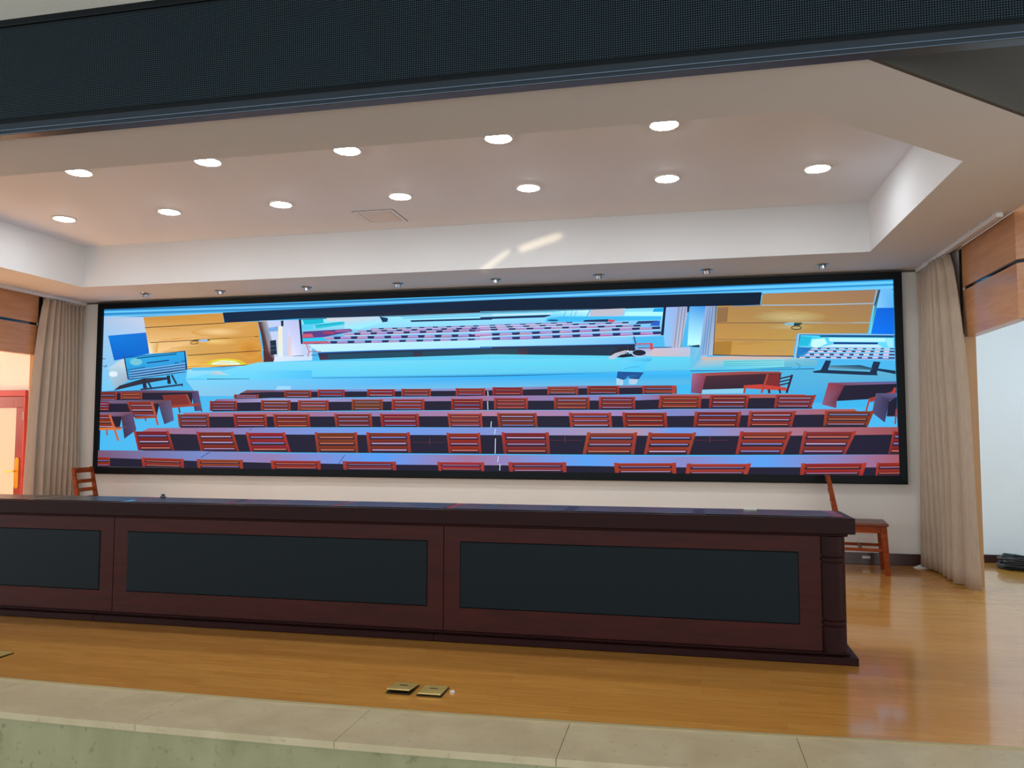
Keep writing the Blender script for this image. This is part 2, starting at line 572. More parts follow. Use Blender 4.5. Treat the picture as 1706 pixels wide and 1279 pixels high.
for nm, a, b in (('trim_fascia_right', outer[2], outer[3]), ('trim_fascia_left', outer[4], outer[5])):
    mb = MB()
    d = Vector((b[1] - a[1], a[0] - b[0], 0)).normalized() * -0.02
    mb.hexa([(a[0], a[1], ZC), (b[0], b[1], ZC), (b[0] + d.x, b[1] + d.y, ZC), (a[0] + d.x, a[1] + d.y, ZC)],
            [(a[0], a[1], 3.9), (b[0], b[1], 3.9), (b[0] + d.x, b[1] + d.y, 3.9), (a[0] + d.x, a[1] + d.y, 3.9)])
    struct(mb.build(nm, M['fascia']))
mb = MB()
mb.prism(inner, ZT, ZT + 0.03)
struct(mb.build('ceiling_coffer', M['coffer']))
struct(MB().box(XL, XR, -0.012, -0.0005, ZC - 0.016, ZC - 0.002).build('trim_3', M['hatch_edge']))

# the hall in front of the stage: ceiling and the wall over the stage opening
struct(MB().box(-11, 11, -13, -3.0, 3.9, 4.0).build('ceiling_hall', M['hall_paint']))
struct(MB().box(-11, 11, -4.535, -4.40, 3.268, 3.9).build('wall_front', M['hall_paint']))

# door of the left wing
d1 = struct(thing('door_1', 'red wooden door', 'door'))
for k in ('label', 'category'):
    del d1[k]
DX0, DX1 = -6.31, -5.275
mb = MB()
mb.box(DX0 - 0.09, DX1 + 0.022, -0.045, -0.001, 1.635, 1.705, bevel=0.004)
mb.box(DX1, DX1 + 0.022, -0.045, -0.001, -0.42, 1.635, bevel=0.003).box(DX0 - 0.09, DX0, -0.045, -0.001, -0.42, 1.635, bevel=0.003)
mb.build('door_frame', M['casing_red'], d1)
mb = MB()
mb.box(DX0 + 0.004, DX1 - 0.004, -0.035, -0.006, 1.50, 1.632, bevel=0.004)
mb.box(DX1 - 0.108, DX1 - 0.004, -0.035, -0.006, -0.41, 1.50, bevel=0.004).box(DX0 + 0.004, DX0 + 0.108, -0.035, -0.006, -0.41, 1.50, bevel=0.004)
mb.box(DX0 + 0.108, DX1 - 0.108, -0.035, -0.006, -0.41, -0.20, bevel=0.004)
leaf = mb.build('door_leaf', M['door_red'], d1)
MB().box(DX0 + 0.10, DX1 - 0.10, -0.022, -0.010, -0.22, 1.52).build('glass_pane', M['frosted'], leaf)
mb = MB()
mb.prism([(-0.028, -0.15), (-0.016, -0.18), (0.016, -0.18), (0.028, -0.15), (0.028, 0.15), (0.016, 0.18), (-0.016, 0.18), (-0.028, 0.15)], 0, 0.008)
for v in mb.bm.verts:
    x, y, z = v.co
    v.co = (DX1 - 0.066 + x, -0.036 - z, 0.735 + y)
hp = mb.build('handle_plate', M['bright_brass'], leaf)
MB().tube([(DX1 - 0.066, -0.044, 0.755), (DX1 - 0.066, -0.085, 0.755), (DX1 - 0.075, -0.092, 0.755), (DX1 - 0.18, -0.09, 0.750)], 0.009).build('door_handle', M['bright_brass'], d1, smooth=True)
mb = MB()
for z in (1.35, 0.3):
    mb.tube([(DX1 + 0.002, -0.046, z), (DX1 + 0.002, -0.046, z + 0.1)], 0.008)
mb.build('door_hinge', M['chrome'], d1, smooth=True)

# ---------------------------------------------------------------- the big screen
screen = thing('video_wall', 'wide black-framed wall screen showing rows of desks and red chairs', 'screen', (0, 0, 0.74))
FX0, FX1, FZ0, FZ1 = -4.285, 4.290, 0.738, 2.694
PX0, PX1, PZ0, PZ1 = -4.222, 4.222, 0.815, 2.628
mb = MB()
yo, yi = -0.05, -0.078
o4 = [(FX0, FZ0), (FX1, FZ0), (FX1, FZ1), (FX0, FZ1)]
i4 = [(PX0, PZ0), (PX1, PZ0), (PX1, PZ1), (PX0, PZ1)]
ring_w = [mb.bm.verts.new((x, -0.002, z - 0.74)) for x, z in o4]
ring_o = [mb.bm.verts.new((x, -0.074, z - 0.74)) for x, z in o4]
ring_m = [mb.bm.verts.new((x + (0.008 if x < 0 else -0.008), -0.082, z + (0.008 if z < 1.5 else -0.008) - 0.74)) for x, z in o4]
ring_i = [mb.bm.verts.new((x, -0.076, z - 0.74)) for x, z in i4]
ring_b = [mb.bm.verts.new((x, -0.040, z - 0.74)) for x, z in i4]
for A, B in ((ring_w, ring_o), (ring_o, ring_m), (ring_m, ring_i), (ring_i, ring_b)):
    for i in range(4):
        j = (i + 1) % 4
        mb.bm.faces.new((A[i], A[j], B[j], B[i]))
mb.build('bezel', M['screen_frame'], screen)

# the picture on the screen: coloured shapes from back to front, as (x, z in millimetres), (red, green, blue per corner)
PICTURE = [
    ([-4222,815,-4222,2628,4222,2628,4222,815], [72,178,232]),
    ([-4222,2628,-2535,2628,584,2612,1769,2628,4222,2628,4222,2503,584,2463,-4222,2510], [69,173,233,74,175,235,80,175,235,77,178,238,75,187,246,95,195,250,110,190,235,61,151,205]),
    ([-4222,2628,-4222,2613,-1758,2601,-1759,2617,-3879,2628], [35,110,165]),
    ([-1758,2601,584,2604,584,2619,-1759,2617], [35,110,165]),
    ([584,2604,2671,2618,2670,2628,2028,2628,584,2619], [35,110,165]),
    ([2670,2628,2671,2618,4222,2620,4222,2628], [35,110,165]),
    ([-4222,2589,-1758,2578,-1759,2587,-4222,2599], [120,205,245]),
    ([-1758,2578,584,2583,584,2591,-1759,2587], [120,205,245]),
    ([584,2583,2670,2595,2670,2603,584,2591], [120,205,245]),
    ([2670,2595,4222,2596,4222,2604,2670,2603], [120,205,245]),
    ([-4222,2565,-1758,2556,-1758,2570,-4222,2580], [45,130,190]),
    ([-1757,2556,584,2562,584,2575,-1758,2570], [45,130,190]),
    ([584,2562,2670,2573,2669,2586,584,2575], [45,130,190]),
    ([2670,2573,4222,2573,4222,2586,2669,2586], [45,130,190]),
    ([-4222,2539,-1757,2532,-1758,2541,-4222,2550], [120,200,240]),
    ([-1757,2532,584,2539,584,2548,-1758,2541], [120,200,240]),
    ([584,2539,2669,2549,2669,2558,584,2548], [120,200,240]),
    ([2669,2549,4222,2548,4222,2557,2669,2558], [120,200,240]),
    ([-4222,2517,-1757,2510,-1757,2523,-4222,2531], [50,140,200]),
    ([-1757,2510,584,2519,584,2531,-1758,2523], [50,140,200]),
    ([584,2519,2669,2528,2669,2540,584,2531], [50,140,200]),
    ([2669,2528,4222,2527,4222,2538,2669,2540], [50,140,200]),
    ([-4222,2545,-3699,2524,-3582,2101,-3861,2074,-4035,1693,-4222,1679], [161,190,225,175,195,225,190,215,240,150,205,235,120,190,225,113,194,236]),
    ([-4222,2504,-4222,2507,-3699,2517,-3673,2344,-4153,2320], [165,190,220,165,190,220,190,200,222,175,200,232,150,195,232]),
    ([-4159,2320,-3662,2344,-3613,2102,-4069,2031], [10,120,215,20,110,205,5,100,200,8,95,195]),
    ([-4139,1951,-3933,2057,-3862,1810,-4035,1693,-4125,1841], [170,205,225,200,215,225,150,170,190,140,175,200,160,195,215]),
    ([-4015,1876,-4021,1861,-4039,1849,-4065,1844,-4093,1846,-4117,1856,-4130,1870,-4131,1886,-4118,1899,-4095,1908,-4068,1909,-4041,1903,-4022,1891,-4015,1876], [215,230,240]),
    ([-3910,1984,-3915,1967,-3931,1954,-3954,1948,-3979,1951,-4000,1961,-4013,1977,-4013,1994,-4002,2010,-3982,2019,-3957,2021,-3933,2014,-3916,2001,-3910,1984], [190,205,215]),
    ([-4222,2051,-4185,2050,-4185,2057,-4222,2058], [20,50,90]),
    ([-4215,1968,-4172,1958,-4171,1965,-4213,1975], [20,50,90]),
    ([-4167,1961,-4168,1989,-4176,1989,-4175,1961], [20,50,90]),
    ([-3119,1915,-2063,1966,-1605,1888,-1603,1767,-3136,1808], [150,215,240,170,220,245,120,205,240,70,180,235,110,210,240]),
    ([-2246,2437,-1614,2426,-1605,1870,-2062,1913], [190,200,235,185,205,240,180,200,235,190,205,230]),
    ([-3703,2522,-2698,2538,-2679,2430,-2261,2428,-2189,1958,-3115,1918,-3145,2113,-3609,2102], [196,140,62,200,142,66,205,150,75,205,152,78,205,140,45,240,190,90,205,160,90,240,200,140]),
    ([-2752,2327,-2418,2318,-2455,2292], [236,200,138,206,152,78,206,152,78]),
    ([-2752,2327,-2455,2292,-2560,2275], [236,200,138,206,152,78,206,152,78]),
    ([-2752,2327,-2560,2275,-2710,2269], [236,200,138,206,152,78,206,152,78]),
    ([-2752,2327,-2710,2269,-2870,2277], [236,200,138,206,152,78,206,152,78]),
    ([-2752,2327,-2870,2277,-3004,2296], [236,200,138,206,152,78,206,152,78]),
    ([-2752,2327,-3004,2296,-3081,2323], [236,200,138,206,152,78,206,152,78]),
    ([-2752,2327,-3081,2323,-3082,2350], [236,200,138,206,152,78,206,152,78]),
    ([-2752,2327,-3082,2350,-3006,2372], [236,200,138,206,152,78,206,152,78]),
    ([-2752,2327,-3006,2372,-2873,2384], [236,200,138,206,152,78,206,152,78]),
    ([-2752,2327,-2873,2384,-2713,2383], [236,200,138,206,152,78,206,152,78]),
    ([-2752,2327,-2713,2383,-2562,2369], [236,200,138,206,152,78,206,152,78]),
    ([-2752,2327,-2562,2369,-2456,2345], [236,200,138,206,152,78,206,152,78]),
    ([-2752,2327,-2456,2345,-2418,2318], [236,200,138,206,152,78,206,152,78]),
    ([-2788,2221,-2493,2213,-2526,2193], [232,196,120,207,152,72,207,152,72]),
    ([-2788,2221,-2526,2193,-2619,2178], [232,196,120,207,152,72,207,152,72]),
    ([-2788,2221,-2619,2178,-2751,2174], [232,196,120,207,152,72,207,152,72]),
    ([-2788,2221,-2751,2174,-2893,2180], [232,196,120,207,152,72,207,152,72]),
    ([-2788,2221,-2893,2180,-3011,2196], [232,196,120,207,152,72,207,152,72]),
    ([-2788,2221,-3011,2196,-3079,2217], [232,196,120,207,152,72,207,152,72]),
    ([-2788,2221,-3079,2217,-3080,2239], [232,196,120,207,152,72,207,152,72]),
    ([-2788,2221,-3080,2239,-3013,2258], [232,196,120,207,152,72,207,152,72]),
    ([-2788,2221,-3013,2258,-2895,2267], [232,196,120,207,152,72,207,152,72]),
    ([-2788,2221,-2895,2267,-2754,2266], [232,196,120,207,152,72,207,152,72]),
    ([-2788,2221,-2754,2266,-2621,2255], [232,196,120,207,152,72,207,152,72]),
    ([-2788,2221,-2621,2255,-2527,2236], [232,196,120,207,152,72,207,152,72]),
    ([-2788,2221,-2527,2236,-2493,2213], [232,196,120,207,152,72,207,152,72]),
    ([-2355,2121,-2200,2118,-2217,2069], [196,128,45,210,150,66,210,150,66]),
    ([-2355,2121,-2217,2069,-2265,2032], [196,128,45,210,150,66,210,150,66]),
    ([-2355,2121,-2265,2032,-2334,2016], [196,128,45,210,150,66,210,150,66]),
    ([-2355,2121,-2334,2016,-2408,2024], [196,128,45,210,150,66,210,150,66]),
    ([-2355,2121,-2408,2024,-2470,2054], [196,128,45,210,150,66,210,150,66]),
    ([-2355,2121,-2470,2054,-2506,2099], [196,128,45,210,150,66,210,150,66]),
    ([-2355,2121,-2506,2099,-2507,2150], [196,128,45,210,150,66,210,150,66]),
    ([-2355,2121,-2507,2150,-2473,2195], [196,128,45,210,150,66,210,150,66]),
    ([-2355,2121,-2473,2195,-2412,2222], [196,128,45,210,150,66,210,150,66]),
    ([-2355,2121,-2412,2222,-2339,2226], [196,128,45,210,150,66,210,150,66]),
    ([-2355,2121,-2339,2226,-2269,2206], [196,128,45,210,150,66,210,150,66]),
    ([-2355,2121,-2269,2206,-2219,2167], [196,128,45,210,150,66,210,150,66]),
    ([-2355,2121,-2219,2167,-2200,2118], [196,128,45,210,150,66,210,150,66]),
    ([-3627,2224,-3494,2226,-3511,2112,-3603,2105], [235,215,170,215,165,85,215,160,75,245,230,200]),
    ([-3678,2395,-2665,2419,-2666,2427,-3679,2403], [70,50,35]),
    ([-3606,2222,-2251,2260,-2252,2267,-3607,2229], [70,50,35]),
    ([-3119,2067,-2219,2101,-2220,2108,-3120,2075], [70,50,35]),
    ([-3699,2521,-2697,2535,-2698,2542,-3700,2527], [120,190,225]),
    ([-3115,1914,-2197,1954,-2197,1962,-3116,1922], [90,50,40]),
    ([-2891,1964,-2883,1982,-2858,1997,-2819,2011,-2768,2020,-2709,2026,-2645,2027,-2582,2023,-2523,2015,-2472,2004,-2433,1989,-2408,1972,-2400,1955], [240,235,190]),
    ([-2821,1961,-2901,1963,-2892,1981,-2816,1974], [200,225,40,225,175,60,225,175,60,200,225,40]),
    ([-2816,1974,-2892,1981,-2867,1997,-2798,1985], [200,225,40,225,175,60,225,175,60,200,225,40]),
    ([-2798,1985,-2867,1997,-2826,2011,-2770,1995], [200,225,40,225,175,60,225,175,60,200,225,40]),
    ([-2770,1995,-2826,2011,-2773,2021,-2733,2002], [200,225,40,225,175,60,225,175,60,200,225,40]),
    ([-2733,2002,-2773,2021,-2712,2027,-2691,2006], [200,225,40,225,175,60,225,175,60,200,225,40]),
    ([-2691,2006,-2712,2027,-2645,2028,-2645,2006], [200,225,40,225,175,60,225,175,60,200,225,40]),
    ([-2645,2006,-2645,2028,-2579,2024,-2599,2004], [200,225,40,225,175,60,225,175,60,200,225,40]),
    ([-2599,2004,-2579,2024,-2518,2016,-2556,1998], [200,225,40,225,175,60,225,175,60,200,225,40]),
    ([-2556,1998,-2518,2016,-2465,2004,-2520,1990], [200,225,40,225,175,60,225,175,60,200,225,40]),
    ([-2520,1990,-2465,2004,-2425,1988,-2492,1979], [200,225,40,225,175,60,225,175,60,200,225,40]),
    ([-2492,1979,-2425,1988,-2399,1971,-2474,1967], [200,225,40,225,175,60,225,175,60,200,225,40]),
    ([-2474,1967,-2399,1971,-2390,1953,-2468,1954], [200,225,40,225,175,60,225,175,60,200,225,40]),
    ([-2817,1961,-2811,1974,-2790,1986,-2758,1995,-2717,2001,-2669,2004,-2620,2003,-2573,1998,-2532,1990,-2499,1980,-2479,1967,-2472,1954], [225,245,215]),
    ([-3491,2374,-3240,2380,-3240,2385,-3491,2379], [187,132,67]),
    ([-2750,1970,-2393,1982,-2393,1987,-2750,1974], [189,147,63]),
    ([-3489,2410,-3296,2415,-3297,2420,-3489,2415], [212,157,80]),
    ([-3385,2049,-3163,2056,-3164,2061,-3385,2053], [202,153,81]),
    ([-3497,2006,-3178,2016,-3179,2021,-3497,2010], [203,146,60]),
    ([-3501,2238,-3076,2250,-3077,2255,-3502,2243], [210,148,64]),
    ([-2985,1979,-2588,1993,-2588,1998,-2986,1984], [209,146,67]),
    ([-3138,2158,-2966,2163,-2966,2168,-3138,2162], [192,156,55]),
    ([-3097,2193,-2867,2200,-2868,2205,-3097,2198], [214,136,67]),
    ([-2934,2377,-2727,2382,-2727,2387,-2934,2382], [193,154,64]),
    ([-2648,2169,-2499,2173,-2500,2178,-2649,2173], [184,137,78]),
    ([-3341,2153,-3113,2160,-3114,2165,-3342,2158], [188,145,55]),
    ([-2589,2069,-2466,2073,-2467,2077,-2590,2073], [191,161,79]),
    ([-2611,2251,-2300,2260,-2301,2264,-2611,2255], [208,139,60]),
    ([-3452,2254,-3206,2260,-3206,2265,-3452,2258], [213,141,54]),
    ([-3424,2482,-3048,2490,-3048,2495,-3424,2486], [194,139,57]),
    ([-3139,1941,-2952,1948,-2953,1952,-3139,1946], [184,132,59]),
    ([-3433,2120,-3298,2124,-3299,2129,-3434,2125], [198,138,86]),
    ([-2565,2250,-2300,2258,-2300,2262,-2566,2255], [190,143,55]),
    ([-3333,2264,-2926,2275,-2926,2280,-3333,2268], [209,146,55]),
    ([-3342,2359,-3153,2364,-3154,2369,-3343,2364], [189,158,59]),
    ([-3161,1936,-2754,1951,-2755,1955,-3161,1941], [203,155,78]),
    ([-3058,2232,-2968,2233,-2968,2243,-3058,2241], [40,50,60]),
    ([-2968,2233,-2848,2230,-2848,2240,-2968,2243], [40,50,60]),
    ([-2984,2244,-2879,2250,-2872,2221,-2979,2217], [150,180,220]),
    ([-2997,2216,-3003,2207,-2996,2203,-2990,2211], [70,65,45]),
    ([-3001,2208,-3020,2202,-3016,2195,-2998,2201], [70,65,45]),
    ([-3018,2202,-3043,2200,-3042,2193,-3017,2195], [70,65,45]),
    ([-3043,2200,-3068,2203,-3068,2196,-3043,2193], [70,65,45]),
    ([-3067,2203,-3085,2210,-3088,2203,-3070,2196], [70,65,45]),
    ([-3083,2209,-3090,2218,-3097,2214,-3090,2205], [70,65,45]),
    ([-3090,2214,-3084,2223,-3091,2227,-3097,2218], [70,65,45]),
    ([-3086,2221,-3067,2227,-3071,2234,-3089,2228], [70,65,45]),
    ([-3068,2227,-3043,2229,-3044,2236,-3070,2235], [70,65,45]),
    ([-3044,2229,-3019,2226,-3018,2233,-3044,2236], [70,65,45]),
    ([-3020,2226,-3002,2219,-2999,2226,-3017,2233], [70,65,45]),
    ([-3004,2221,-2997,2211,-2990,2215,-2997,2225], [70,65,45]),
    ([-2695,2541,584,2575,3054,2553,3035,2426,584,2438,-1756,2444,-2670,2426], [16,38,66,30,34,44,12,30,52,10,26,46,34,34,42,16,42,68,14,36,62]),
    ([-2261,2425,-2153,2432,-2087,2212,-2048,1976,-2185,1961,-2171,2108], [60,50,60,170,165,175,150,160,180,80,50,55,70,40,45,140,90,70]),
    ([-2242,2419,-2207,2423,-2127,2107,-2185,2100], [55,40,45,120,110,115,100,65,60,70,40,40]),
    ([-2190,2100,-2133,2107,-2054,1980,-2178,1968], [75,40,40,95,55,55,70,45,55,70,38,40]),
    ([-2128,2354,-2018,2368,-2017,2315,-2128,2310], [110,165,225]),
    ([-2110,2212,-2040,2219,-2023,2061,-2099,2054], [25,40,60]),
    ([-2105,2147,-2032,2151,-2033,2158,-2105,2154], [70,100,130]),
    ([-2102,2100,-2027,2105,-2028,2112,-2103,2107], [60,90,120]),
    ([-2014,2368,-1966,2375,-1947,1894,-2014,1895], [245,225,170,225,225,230,210,235,250,190,235,255]),
    ([-1986,2428,-1954,2429,-1953,2366,-1980,2367], [30,45,70]),
    ([-1924,2425,-1765,2430,-1724,2046,-1852,2040], [190,195,235,180,190,230,200,210,245,225,225,245]),
    ([-1901,2259,-1856,2258,-1840,2040,-1893,2041], [205,200,215,200,200,225,220,215,235,225,195,190]),
    ([-1836,2033,-1705,2035,-1705,2042,-1837,2039], [60,60,90]),
    ([-2045,2035,-1607,2035,-1605,1870,-2099,1879], [215,225,245,190,215,245,215,215,230,200,225,245]),
    ([-1770,2439,394,2445,394,2086,-1525,2080,-1723,2163], [140,205,245,140,205,245,150,220,250,170,225,250,160,215,248]),
    ([266,2455,2139,2439,2161,2154,1810,2150,1836,2083,267,2087], [100,195,240,110,200,245,120,195,240,140,200,240,110,190,240,120,200,245]),
    ([-1770,2439,394,2439,394,2160,-1726,2166], [16,32,66]),
    ([266,2448,2151,2442,2120,2161,267,2161], [16,32,66]),
    ([-1745,2432,394,2435,394,2170,-1721,2179], [150,225,240,150,225,250,120,190,240,60,150,210]),
    ([266,2441,2128,2435,2099,2169,267,2177], [150,225,250,130,215,250,110,180,235,120,180,235]),
    ([-1731,2431,-1489,2433,-1475,2390,-1698,2365], [20,180,205]),
    ([-1586,2374,-1239,2399,-1239,2364,-1571,2328], [40,190,215]),
    ([-1558,2358,-1280,2382,-1281,2387,-1558,2363], [20,110,150]),
    ([-1738,2379,-1600,2381,-1592,2322,-1729,2320], [80,200,235]),
    ([-1448,2442,-844,2439,-803,2376,-1060,2313,-1238,2319,-1239,2396,-1433,2409], [205,205,215,190,205,225,150,225,245,150,230,245,150,225,245,180,210,230,205,205,215]),
    ([-837,2435,-743,2419,-749,2381,-803,2376], [20,50,90]),
    ([-602,2423,-127,2420,-128,2429,-602,2432], [90,195,230]),
    ([-127,2420,394,2418,394,2427,-128,2429], [90,195,230]),
    ([-575,2408,394,2407,394,2413,-575,2414], [60,160,200]),
    ([-495,2388,394,2385,394,2368,-482,2370], [18,50,92]),
    ([267,2397,1035,2399,939,2375,267,2375], [16,45,85]),
    ([267,2412,1049,2407,1049,2415,266,2420], [215,225,235]),
    ([267,2429,1104,2426,1103,2433,266,2437], [70,170,205]),
    ([1049,2429,1401,2433,1401,2356,939,2344,994,2390], [150,225,250,200,235,250,130,220,245,90,200,240,110,200,240]),
    ([1156,2433,1135,2379,1140,2377,1160,2431], [60,150,200]),
    ([1224,2431,1203,2377,1207,2375,1228,2429], [60,150,200]),
    ([1264,2429,1244,2376,1248,2374,1269,2427], [60,150,200]),
    ([1415,2437,1754,2440,1720,2366,1394,2370], [185,185,200]),
    ([1401,2435,1364,2366,1370,2362,1407,2431], [20,120,190]),
    ([1754,2405,2119,2399,2118,2353,1740,2365], [170,240,255]),
    ([2035,2429,2126,2432,2119,2393,2022,2396], [20,160,225]),
    ([966,2363,1103,2379,2101,2347,2101,2314,1293,2319,952,2330], [60,180,235]),
    ([1083,2339,1076,2335,1059,2332,1034,2331,1008,2333,987,2336,975,2340,975,2345,987,2349,1009,2351,1035,2350,1059,2348,1076,2344,1083,2339], [15,80,110]),
    ([1347,2335,1588,2336,1581,2310,1333,2317], [30,40,80]),
    ([1581,2333,1654,2328,1640,2306,1587,2309], [205,70,90]),
    ([1877,2308,2072,2308,2066,2282,1851,2279], [40,60,110]),
    ([2020,2297,2092,2308,2085,2255,1994,2258], [40,90,190]),
    ([-937,2315,394,2313,394,2300,-937,2301], [35,45,95]),
    ([-937,2314,-849,2314,-840,2303,-945,2303], [175,155,213,159,175,235,158,126,197,197,126,161]),
    ([-785,2314,-697,2313,-689,2303,-793,2303], [179,169,214,160,176,215,184,138,192,167,130,141]),
    ([-633,2313,-546,2313,-538,2302,-641,2303], [186,169,209,142,168,227,175,137,174,165,131,136]),
    ([-483,2313,-397,2313,-389,2302,-491,2303], [184,156,227,157,174,226,180,108,192,182,130,174]),
    ([-334,2313,-248,2313,-240,2302,-342,2303], [174,166,209,139,167,225,180,124,171,183,123,161]),
    ([-186,2313,-101,2313,-93,2302,-194,2303], [163,173,228,140,166,222,176,112,174,189,133,140]),
    ([-40,2313,45,2313,53,2302,-47,2302], [166,168,229,150,163,234,176,103,200,175,100,177]),
    ([106,2313,190,2312,198,2302,98,2302], [173,172,212,159,157,217,165,114,187,210,121,135]),
    ([251,2312,334,2312,342,2302,243,2302], [170,166,220,155,165,215,155,134,179,203,134,166]),
    ([-937,2293,394,2291,394,2299,-937,2301], [190,225,250]),
    ([-1087,2296,394,2294,394,2275,-1087,2277], [35,45,95]),
    ([-1087,2295,-988,2295,-980,2279,-1095,2280], [179,168,216,160,164,235,157,135,196,196,107,142]),
    ([-917,2295,-819,2294,-810,2279,-925,2280], [182,162,224,141,155,216,177,107,201,184,114,153]),
    ([-748,2294,-651,2294,-642,2279,-756,2280], [178,155,218,160,157,229,158,112,166,166,132,176]),
    ([-580,2294,-484,2294,-476,2279,-588,2279], [182,172,231,142,167,225,168,138,195,213,91,168]),
    ([-415,2294,-319,2294,-311,2279,-422,2279], [179,171,223,158,160,235,161,124,201,200,100,147]),
    ([-250,2294,-155,2293,-147,2278,-258,2279], [171,168,232,160,163,223,178,111,181,166,94,162]),
    ([-87,2293,7,2293,15,2278,-95,2279], [180,168,217,161,168,217,148,139,205,211,115,151]),
    ([75,2293,168,2293,176,2278,67,2279], [165,159,213,160,174,232,151,110,177,212,93,175]),
    ([235,2293,328,2293,335,2278,228,2278], [179,166,231,144,166,217,149,101,178,171,88,185]),
    ([-1086,2269,394,2266,394,2274,-1087,2277], [190,225,250]),
    ([-1237,2272,394,2274,394,2249,-1237,2246], [35,45,95]),
    ([-1237,2271,-1128,2271,-1119,2250,-1245,2250], [170,174,225,156,169,236,180,129,187,200,121,163]),
    ([-1049,2271,-941,2271,-932,2250,-1057,2251], [175,157,228,150,155,217,180,110,181,199,128,151]),
    ([-863,2271,-756,2271,-747,2251,-871,2251], [172,163,209,159,153,236,151,106,199,206,97,163]),
    ([-678,2271,-572,2272,-564,2251,-686,2251], [174,170,212,158,177,230,182,137,180,207,127,164]),
    ([-495,2272,-390,2272,-382,2251,-503,2252], [166,168,230,145,169,235,169,101,190,178,128,168]),
    ([-314,2272,-210,2272,-202,2252,-322,2252], [170,174,223,146,173,234,181,135,191,200,115,161]),
    ([-135,2272,-31,2272,-23,2252,-142,2252], [187,161,210,155,165,226,169,110,173,169,124,180]),
    ([43,2272,146,2272,154,2252,36,2252], [180,156,231,158,165,213,179,125,190,166,122,137]),
    ([220,2272,321,2273,329,2252,212,2253], [174,156,217,159,171,233,157,116,189,167,106,184]),
    ([-1237,2238,394,2240,394,2248,-1237,2247], [190,225,250]),
    ([-1472,2237,394,2222,394,2192,-1472,2206], [35,45,95]),
    ([-1472,2236,-1359,2235,-1350,2210,-1480,2211], [181,174,215,155,172,230,162,107,166,209,132,149]),
    ([-1277,2234,-1165,2233,-1157,2208,-1285,2209], [181,163,223,158,161,228,155,120,166,178,99,181]),
    ([-1084,2233,-973,2232,-965,2207,-1092,2208], [166,171,210,162,157,215,153,137,192,210,110,141]),
    ([-893,2231,-783,2230,-775,2205,-901,2207], [171,164,232,142,159,233,150,139,177,193,118,180]),
    ([-704,2230,-595,2229,-587,2204,-712,2205], [165,173,212,155,154,231,152,108,166,181,101,184]),
    ([-517,2228,-409,2227,-401,2202,-524,2204], [178,162,232,142,158,236,183,127,204,168,130,170]),
    ([-331,2227,-224,2226,-216,2201,-339,2202], [179,173,211,143,156,224,167,122,179,202,127,173]),
    ([-147,2225,-41,2224,-33,2200,-155,2201], [164,157,213,144,167,218,170,114,180,200,132,145]),
    ([35,2224,140,2223,148,2198,27,2200], [171,177,213,139,158,233,174,138,185,167,100,171]),
    ([216,2222,319,2221,327,2197,208,2198], [172,156,217,149,162,224,150,101,196,202,106,141]),
    ([-1471,2198,394,2183,394,2191,-1472,2206], [190,225,250]),
    ([-1717,2191,394,2175,394,2148,-1716,2163], [35,45,95]),
    ([-1717,2190,-1599,2189,-1591,2166,-1725,2167], [170,166,229,150,176,226,152,125,189,195,121,136]),
    ([-1515,2189,-1399,2188,-1390,2165,-1523,2166], [173,172,211,139,157,220,162,113,190,174,102,169]),
    ([-1315,2187,-1201,2186,-1192,2163,-1323,2164], [176,176,230,144,161,226,167,115,200,175,109,141]),
    ([-1118,2185,-1004,2185,-996,2162,-1126,2163], [184,167,232,141,170,227,147,133,200,169,132,174]),
    ([-922,2184,-810,2183,-801,2160,-930,2161], [178,166,214,139,164,234,153,119,176,200,133,179]),
    ([-729,2182,-617,2182,-609,2159,-737,2160], [170,163,208,151,173,233,148,117,168,186,131,149]),
    ([-537,2181,-427,2180,-418,2157,-545,2159], [183,176,228,143,175,235,185,100,165,180,111,156]),
    ([-347,2179,-238,2179,-230,2156,-355,2157], [165,168,224,153,165,226,173,103,182,172,90,173]),
    ([-159,2178,-51,2177,-43,2155,-167,2156], [171,161,215,152,156,228,148,138,171,203,112,156]),
    ([27,2176,134,2176,142,2153,20,2155], [170,162,226,151,166,219,170,107,184,198,112,164]),
    ([212,2175,318,2174,325,2152,204,2153], [177,158,231,154,170,236,163,113,177,181,100,151]),
    ([-1716,2155,394,2139,394,2147,-1716,2163], [190,225,250]),
    ([267,2313,1225,2320,1225,2308,267,2301], [35,45,95]),
    ([267,2312,362,2313,370,2303,258,2303], [168,165,215,147,169,221,180,132,178,207,94,140]),
    ([430,2313,524,2314,532,2304,421,2304], [187,154,208,159,153,229,167,109,175,213,105,147]),
    ([592,2314,685,2315,693,2305,583,2305], [174,171,215,140,172,215,147,100,205,187,122,163]),
    ([752,2315,844,2316,853,2307,744,2306], [186,161,216,154,153,222,175,123,185,212,107,172]),
    ([911,2316,1003,2317,1011,2308,903,2308], [172,155,217,143,154,220,150,118,195,203,129,151]),
    ([1069,2317,1160,2318,1168,2309,1061,2309], [179,174,218,160,155,235,180,139,198,201,107,171]),
    ([267,2294,1225,2300,1225,2308,267,2302], [190,220,250]),
    ([267,2294,1785,2304,1785,2288,267,2277], [35,45,95]),
    ([267,2293,368,2293,377,2280,258,2280], [184,167,223,160,160,221,146,135,190,199,97,144]),
    ([442,2294,542,2294,551,2281,433,2281], [174,174,217,148,163,233,150,135,165,200,123,158]),
    ([615,2295,715,2296,723,2283,607,2282], [181,160,211,147,159,230,168,126,204,204,125,183]),
    ([787,2296,886,2297,894,2284,778,2284], [185,171,216,150,171,232,181,130,192,178,116,144]),
    ([957,2297,1055,2298,1063,2285,949,2285], [179,157,208,161,174,220,147,133,196,173,126,177]),
